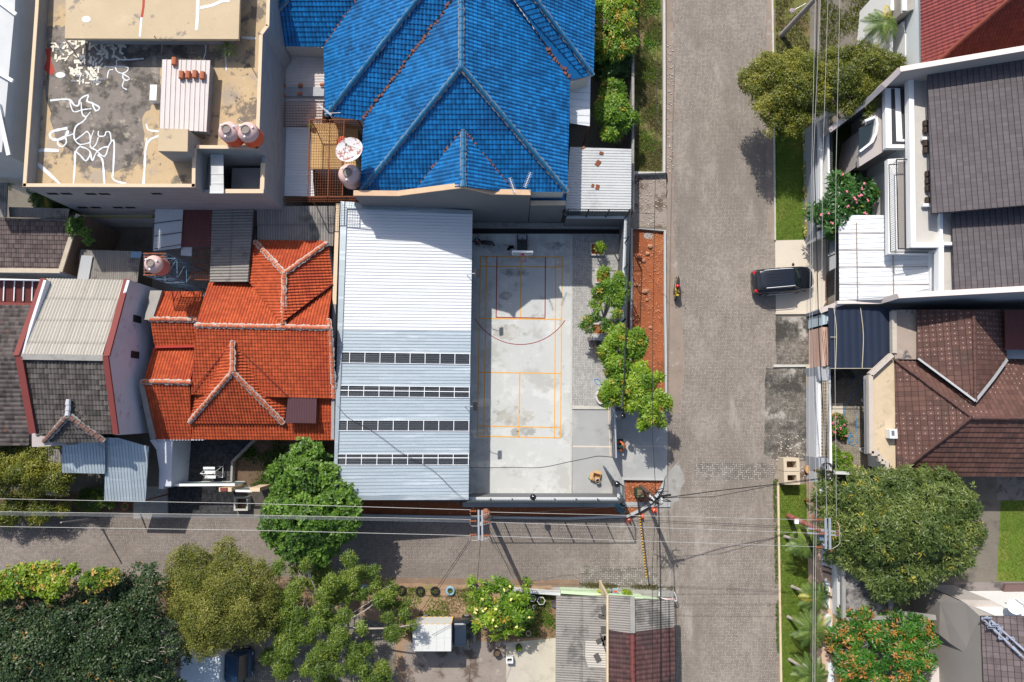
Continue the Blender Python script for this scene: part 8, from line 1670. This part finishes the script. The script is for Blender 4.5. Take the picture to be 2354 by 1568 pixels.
tree('mango_tree', 'huge round mango tree with dusty green leaves between brown roof and garage', 'tree', [(1918, 1108), (1990, 1098), (2060, 1094), (2130, 1088), (2200, 1095), (2262, 1100), (2290, 1145), (2308, 1205), (2318, 1270), (2302, 1318), (2268, 1335), (2235, 1348), (2205, 1362), (2172, 1378), (2150, 1402), (2108, 1408), (2062, 1396), (2048, 1352), (1996, 1332), (1962, 1302), (1950, 1268), (1935, 1248), (1922, 1180)], 7.2, 2.0, 85, .95, (2120, 1240), LF_BIG, n=5200, tint=(.1, .85), special=.02, nb=14, tr=.25, k=9, L=.34, W=.075, el=.25)
tree('mango_tree', 'mango tree with many copper orange young leaves at the lower right', 'tree', [(1940, 1430), (1975, 1425), (2030, 1424), (2080, 1424), (2130, 1428), (2170, 1432), (2178, 1470), (2190, 1490), (2188, 1515), (2175, 1545), (2168, 1640), (1960, 1640), (1960, 1560), (1945, 1510), (1938, 1460)], 5.2, 1.3, 46, .62, (2065, 1500), LF_ORN, n=2100, tint=(.05, .75), special=.2, nb=16, tr=.2, twig=2, bark=BARKL, **rose)
tree('mango_tree', 'small mango tree growing from the planter box onto the court paving', 'tree', [(1336, 668), (1362, 662), (1392, 650), (1402, 625), (1430, 624), (1448, 650), (1452, 672), (1440, 690), (1436, 702), (1425, 715), (1405, 712), (1372, 708), (1345, 692)], 3.4, .5, 13, .42, (1377, 757), LF_LIME, n=520, tint=(0, .6), special=.08, nb=10, tr=.1, bark=BARKL, extra=[(1350, 738, 2.6, .32), (1355, 752, 2.5, .33), (1343, 748, 2.4, .25), (1368, 725, 2.6, .25), (1392, 742, 2.6, .28), (1400, 750, 2.4, .24), (1420, 745, 2.4, .2), (1417, 720, 3, .3), (1390, 755, 2.2, .2)], k=8, L=.27, W=.07, el=.25)
tree('mango_tree', 'upper bright mango tree leaning over the fence and red soil bed', 'tree', [(1408, 775), (1415, 752), (1440, 746), (1478, 748), (1490, 775), (1486, 800), (1478, 818), (1455, 815), (1440, 800), (1420, 800), (1398, 812), (1386, 805), (1390, 792)], 4.6, .8, 14, .5, (1462, 815), LF_LIME, n=640, tint=(.1, .8), special=.03, nb=8, bark=BARKL, tr=.12, **rose)
tree('mango_tree', 'wide bright mango tree spreading from the round planter over the driveway and kerb', 'tree', [(1392, 812), (1412, 806), (1440, 812), (1450, 838), (1480, 828), (1508, 832), (1528, 858), (1530, 880), (1508, 902), (1528, 895), (1550, 920), (1552, 945), (1545, 965), (1530, 990), (1512, 990), (1485, 985), (1468, 968), (1460, 945), (1440, 925), (1425, 932), (1395, 928), (1374, 912), (1378, 898), (1402, 880), (1410, 868), (1398, 840)], 4.8, 1.0, 50, .42, (1388, 911), LF_LIME, n=1750, tint=(.15, .85), special=.03, nb=16, bark=BARKL, tr=.14, **rose)
tree('almond_tree', 'rounded broad leaved green tree standing over the upper kerb of the lower street', 'tree', [(640, 1022), (665, 1015), (700, 1025), (718, 1060), (745, 1070), (745, 1108), (778, 1140), (800, 1175), (800, 1205), (790, 1240), (768, 1262), (742, 1272), (730, 1300), (715, 1318), (682, 1320), (650, 1308), (612, 1300), (598, 1280), (565, 1252), (552, 1222), (572, 1192), (592, 1150), (580, 1105), (600, 1072), (632, 1052)], 7.2, 2.2, 62, .78, (680, 1172), LF_BROAD, n=4200, tint=(.1, .9), k=7, L=.24, W=.14, el=.35, nb=10, tr=.2)
tree('fig_tree', 'large dark leaved tree with pale bare twigs in the lower left corner', 'tree', [(-160, 1360), (0, 1350), (60, 1372), (140, 1365), (170, 1340), (215, 1345), (262, 1325), (300, 1328), (330, 1350), (345, 1400), (352, 1450), (372, 1510), (378, 1560), (370, 1680), (-160, 1700)], 8.2, 2.0, 130, .85, (180, 1470), LF_DARK, n=13500, tint=(.05, .9), special=.012, nb=40, tr=.3, twig=4, bark=BARKL, k=6, L=.19, W=.10, el=.35, spread=.06)
tree('young_tree', 'yellow green leaved tree at the left edge above the dark tree', 'tree', [(-90, 1345), (0, 1325), (20, 1312), (55, 1308), (100, 1308), (135, 1318), (140, 1340), (125, 1360), (95, 1385), (75, 1395), (45, 1375), (-90, 1375)], 8.6, .8, 20, .6, (60, 1400), LF_YEL, n=1700, tint=(.1, .85), special=.08, k=6, L=.2, W=.11, el=.35)
tree('young_tree', 'small patch of yellow and orange young leaves above the dark tree', 'tree', [(168, 1345), (180, 1325), (215, 1318), (250, 1325), (255, 1345), (235, 1350), (200, 1358), (175, 1360)], 8.3, .5, 9, .42, (210, 1400), LF_YEL, n=520, tint=(.0, .6), special=.2, k=6, L=.18, W=.1, el=.35)
tree('olive_tree', 'fluffy olive coloured tree between the dark tree and the feathery tree', 'tree', [(332, 1318), (345, 1300), (365, 1278), (400, 1280), (425, 1288), (450, 1290), (470, 1262), (492, 1262), (500, 1285), (520, 1300), (560, 1315), (598, 1345), (604, 1395), (598, 1450), (575, 1492), (555, 1512), (505, 1508), (470, 1520), (425, 1540), (395, 1525), (370, 1500), (358, 1450), (348, 1400), (322, 1390), (340, 1350)], 7.6, 2.0, 110, .62, (470, 1410), LF_OLIVE, n=14500, tint=(.1, .9), special=.015, nb=14, tr=.22, k=6, L=.125, W=.05, el=.4, spread=.09, flat=.85)
t, L = tree('feathery_tree', 'sparse feathery leaved tree with pale open branches over the lower verge', 'tree', [(596, 1345), (660, 1318), (720, 1322), (760, 1345), (790, 1325), (800, 1290), (815, 1292), (820, 1325), (850, 1335), (905, 1345), (910, 1400), (935, 1430), (948, 1475), (930, 1500), (895, 1495), (875, 1520), (880, 1650), (600, 1650), (575, 1560), (560, 1520), (600, 1460)], 5.6, 1.5, 84, .42, (760, 1440), LF_FEATH, n=7200, tint=(.1, .9), special=.05, nb=24, tr=.11, twig=2, bark=BARKL, k=9, L=.22, W=.05, el=.3, spread=.07, extra=[(802, 1288, 6, .4), (860, 1312, 5.4, .24), (760, 1342, 5.5, .45), (640, 1305, 5.4, .35), (700, 1300, 5.4, .3)])
tree('street_tree', 'yellow olive tree at the left edge beside the brown asbestos roof', 'tree', [(-90, 1030), (0, 1025), (60, 1020), (100, 1045), (112, 1070), (128, 1085), (120, 1105), (132, 1118), (100, 1140), (60, 1150), (0, 1150), (-90, 1150)], 4.8, 1.4, 34, .62, (30, 1100), LF_OLIVE2, n=4200, tint=(.1, .9), **olv)
tree('street_tree', 'low yellow olive bush below the street cables at the left edge', 'bush', [(-90, 1150), (60, 1152), (120, 1165), (128, 1180), (95, 1195), (60, 1205), (0, 1212), (-90, 1212)], 2.8, .9, 18, .55, (30, 1180), LF_OLIVE2, n=1900, tint=(.05, .85), **olv)
tree('shrub', 'dark feathery green shrub between the two bluish metal roofs and the street', 'bush', [(155, 1145), (175, 1130), (205, 1128), (235, 1145), (240, 1165), (215, 1178), (165, 1178), (150, 1165)], 1.6, .6, 12, .4, (195, 1160), LF_FEATH, n=900, tint=(0, .7), k=8, L=.18, W=.03, el=.5)
tree('shrub', 'rounded bright green shrub in the lower corner of the small yard', 'bush', [(1915, 1025), (1930, 1025), (1945, 1045), (1972, 1050), (1978, 1065), (1968, 1080), (1945, 1088), (1920, 1082), (1913, 1050)], 1.6, .6, 12, .4, (1942, 1062), LF_YEL, n=800, tint=(.1, .6), k=7, L=.16, W=.07, el=.4)
t, L = tree('shrub', 'cluster of potted flowering plants against the white wall of the small yard', 'bush', [(1915, 955), (1935, 952), (1950, 975), (1955, 1000), (1942, 1015), (1920, 1012), (1913, 985)], .9, .3, 12, .3, (1932, 985), LF_ORN, n=330, tint=(.0, .7), special=.12, k=6, L=.16, W=.07, el=.4)
flowers(t, L, 12, PINKF, .04, .1)
t, L = tree('frangipani_tree', 'frangipani tree with cream yellow flowers between the truck and the patio', 'tree', [(1072, 1345), (1085, 1330), (1105, 1340), (1125, 1332), (1140, 1342), (1165, 1345), (1215, 1345), (1228, 1358), (1220, 1375), (1210, 1400), (1222, 1425), (1215, 1450), (1190, 1470), (1165, 1475), (1150, 1492), (1138, 1480), (1120, 1455), (1085, 1462), (1068, 1448), (1072, 1425), (1082, 1390), (1070, 1375)], 3.4, .6, 34, .38, (1150, 1450), LF_LIME, n=470, tint=(.0, .8), special=.05, nb=16, bark=BARKL, tr=.1, k=8, L=.32, W=.10, el=.15)
flowers(t, L, 14, CREAMF, .06, .15)
tree('shrub', 'small leafy plant with an orange flower growing on the old roof corner', 'bush', [(128, 505), (150, 495), (170, 495), (195, 505), (205, 530), (190, 545), (190, 560), (175, 558), (165, 540), (145, 525)], 5.4, .4, 11, .3, (176, 520), LF_BROAD, n=170, tint=(.2, .8), special=.01, k=6, L=.2, W=.12, el=.2, bark=BARKL, tr=.04)
# planter box plants and small ones
def plant(label, u, v, h, r, n, m, k=7, L=.22, W=.06, name='plant', cat='plant', special=0, z0=0, tint=(.15, .85), el=.4):
    p = P(u, v, z0); t = T(name, label, cat, p); lp = [(p.x+random.uniform(-r, r)*.4, p.y+random.uniform(-r, r)*.4, z0+h*.7, r*.8) for _ in range(3)]
    MB().tube([p, p+Vector((.03, 0, h*.7))], .02, 5).build('stem', BARKL, t); crown('leaves', t, lp, m, n=n, k=k, L=L, W=W, el=el, tint=tint, special=special)
plant('young sapling in the square planter box nearest the hoop', 1376, 572, 1.3, .38, 34, LF_LIME, z0=.1, L=.26); plant('leafy sapling in the square planter under the mango branch', 1385, 632, 1.2, .45, 55, LF_LIME, z0=.1, L=.26)
plant('yellow green fan leaved plant left of the sign by the pale green wall', 1382, 1358, .9, .35, 26, LF_YEL, L=.4, W=.07, tint=(.6, .86)); plant('yellow leafy bush right of the sign by the pale green wall', 1434, 1362, .7, .35, 60, LF_YEL, L=.16, tint=(.5, .86)); plant('dark purple bush beside the small sign', 1405, 1361, .6, .22, 40, leafmat('purple leaves', [(.06, .01, .03), (.12, .02, .05)]), L=.12); plant('small yellow spiky plant by the shed house wall', 1361, 1364, .5, .2, 20, LF_YEL, L=.2, tint=(.5, .86))
p = P(1413.5, 1359, .8); t = T('small_sign', 'small pale blue and orange sign on the pale green wall', 'sign', (p.x, p.y, 0)); MB().box((p.x, p.y, .8), (.35, .5, .03), rx=.5).build('panel', mat('pale blue sign face', (.35, .5, .62), .5, .1, 3), t); MB().tube([(p.x, p.y, 0), (p.x, p.y, .8)], .02, 5).build('post', STEEL, t); MB().box((p.x, p.y-.02, .83), (.26, .14, .02), rx=.5).build('orange_band', ORPL, t)
# plants growing on the concrete roof and cage
plant('spiky yellow green plant growing on the concrete roof in the slab shadow', 535, 122, .7, .3, 14, LF_PALM, L=.5, W=.05, z0=8.0, name='roof_plant', tint=(.6, .86)); plant('small green weed growing in the iron cage corner', 718, 293, .4, .16, 26, LF_BROAD, L=.12, z0=4.8, name='roof_plant')
# hedge of variegated plants along the upper lawn
t = T('hedge', 'narrow row of yellow variegated plants between the upper lawn and the drain', 'hedge', P(1851, 420)); Ls = []
for i in range(66): q = P(1851+random.uniform(-3.5, 3.5)+(i/66)*3, 288+i*4.0, 0); Ls.append((q.x, q.y, .32, random.uniform(.13, .24)))
crown('leaves', t, Ls, leafmat('variegated leaves', [(.09, .07, .02), (.24, .22, .04), (.5, .46, .13), (.62, .56, .22), (.3, .16, .05)], [0, .35, .65, .87, 1]), n=520, k=6, L=.15, W=.10, el=.4, tint=(0, .85), special=.08)
# ground cover (nobody could count it)
def cover(name, outl, n, L, W, m, el=.9, tint=(.1, .85), k=5, z=.02, mask=None, special=0):
    pl = [tuple(P(u, v)[:2]) for u, v in outl]; xs = [p[0] for p in pl]; ys = [p[1] for p in pl]; X = rng.uniform(min(xs), max(xs), n*5); Y = rng.uniform(min(ys), max(ys), n*5); ok = in_poly(X, Y, pl)
    if mask:
        ph = rng.random(4)*9; s = mask[0]; f = np.sin(X*s+ph[0]+1.3*np.sin(Y*s*.8+ph[1]))*np.sin(Y*s*.9+ph[2]+1.1*np.sin(X*s*.7+ph[3])); ok &= f+rng.normal(0, .25, len(f)) > mask[1]
    X, Y = X[ok][:n], Y[ok][:n]; pos = np.stack([X, Y, np.full(len(X), z)], 1); up = np.tile([0, 0, 1.], (len(X), 1))+rng.normal(0, .2, (len(X), 3)); V, t_ = leaves(pos, up, k, L, W, el, rng.uniform(*tint, len(X))); t_ = np.minimum(t_, .86)
    if special: t_ = np.where(np.repeat(rng.random(len(X)) < special, k), .97, t_)
    o = fastmesh(name, V, t_, m, None); return tag(o, kind='stuff')
cover('weeds', [(1459, -120), (1522, -120), (1522, 392), (1459, 392)], 5200, .16, .028, LF_DRY, el=.7, mask=(1.1, -.3), tint=(0, .86)); cover('weeds', [(1465, -120), (1518, -120), (1510, 392), (1470, 392)], 1300, .17, .06, LF_LIME, el=.5, mask=(1.3, .15), tint=(0, .6), k=6)
cover('grass', [(1782, 286), (1845, 286), (1847, 550), (1784, 550)], 9000, .05, .014, LF_FEATH, tint=(.35, .86), k=4); cover('grass', [(1791, 1114), (1868, 1114), (1878, 1620), (1799, 1620)], 15000, .06, .016, LF_FEATH, tint=(.3, .86), k=4); cover('grass', [(2302, 1152), (2400, 1152), (2400, 1334), (2292, 1334)], 4500, .06, .016, LF_FEATH, tint=(.3, .86), k=4)
cover('weeds', [(1782, -100), (1858, -100), (1860, 280), (1784, 280)], 4200, .12, .03, LF_DRY, tint=(0, .86), mask=(1.2, -.4)); cover('weeds', [(1885, -100), (2045, -100), (2045, 120), (1885, 220)], 5200, .14, .035, LF_OLIVE2, tint=(0, .7), mask=(1.0, -.4))
cover('weeds', [(590, 1008), (770, 1010), (770, 1145), (534, 1110), (536, 1066)], 2600, .13, .04, LF_BROAD, tint=(0, .7), mask=(1.4, .0)); cover('weeds', [(300, 1342), (1270, 1352), (1270, 1470), (940, 1475), (880, 1420), (300, 1420)], 6500, .09, .02, LF_DRY, mask=(1.2, .05), tint=(0, .86)); cover('weeds', [(880, 1350), (1270, 1356), (1270, 1440), (900, 1430)], 1500, .1, .03, LF_LIME, mask=(1.5, .3), tint=(.1, .7))
cover('weeds', [(1166, 1364), (1280, 1370), (1280, 1462), (1166, 1464)], 1300, .1, .035, LF_BROAD, mask=(1.6, .1), tint=(.1, .8)); cover('weeds', [(1776, 1100), (1788, 1100), (1794, 1500), (1784, 1500)], 1300, .08, .03, LF_FEATH, mask=(1.6, -.3)); cover('weeds', [(1912, 290), (1970, 290), (1974, 468), (1914, 468)], 2600, .07, .02, LF_FEATH, tint=(.0, .6), k=4)
cover('fallen_petals', [(1060, 1335), (1130, 1340), (1120, 1420), (1050, 1400)], 60, .05, .04, leafmat('petals', [(.8, .7, .3), (.85, .8, .6)]), el=.1, k=2)
cover('weeds', [(1330, 1338), (1545, 1345), (1545, 1356), (1330, 1350)], 700, .08, .03, LF_DRY, mask=(2, -.2))
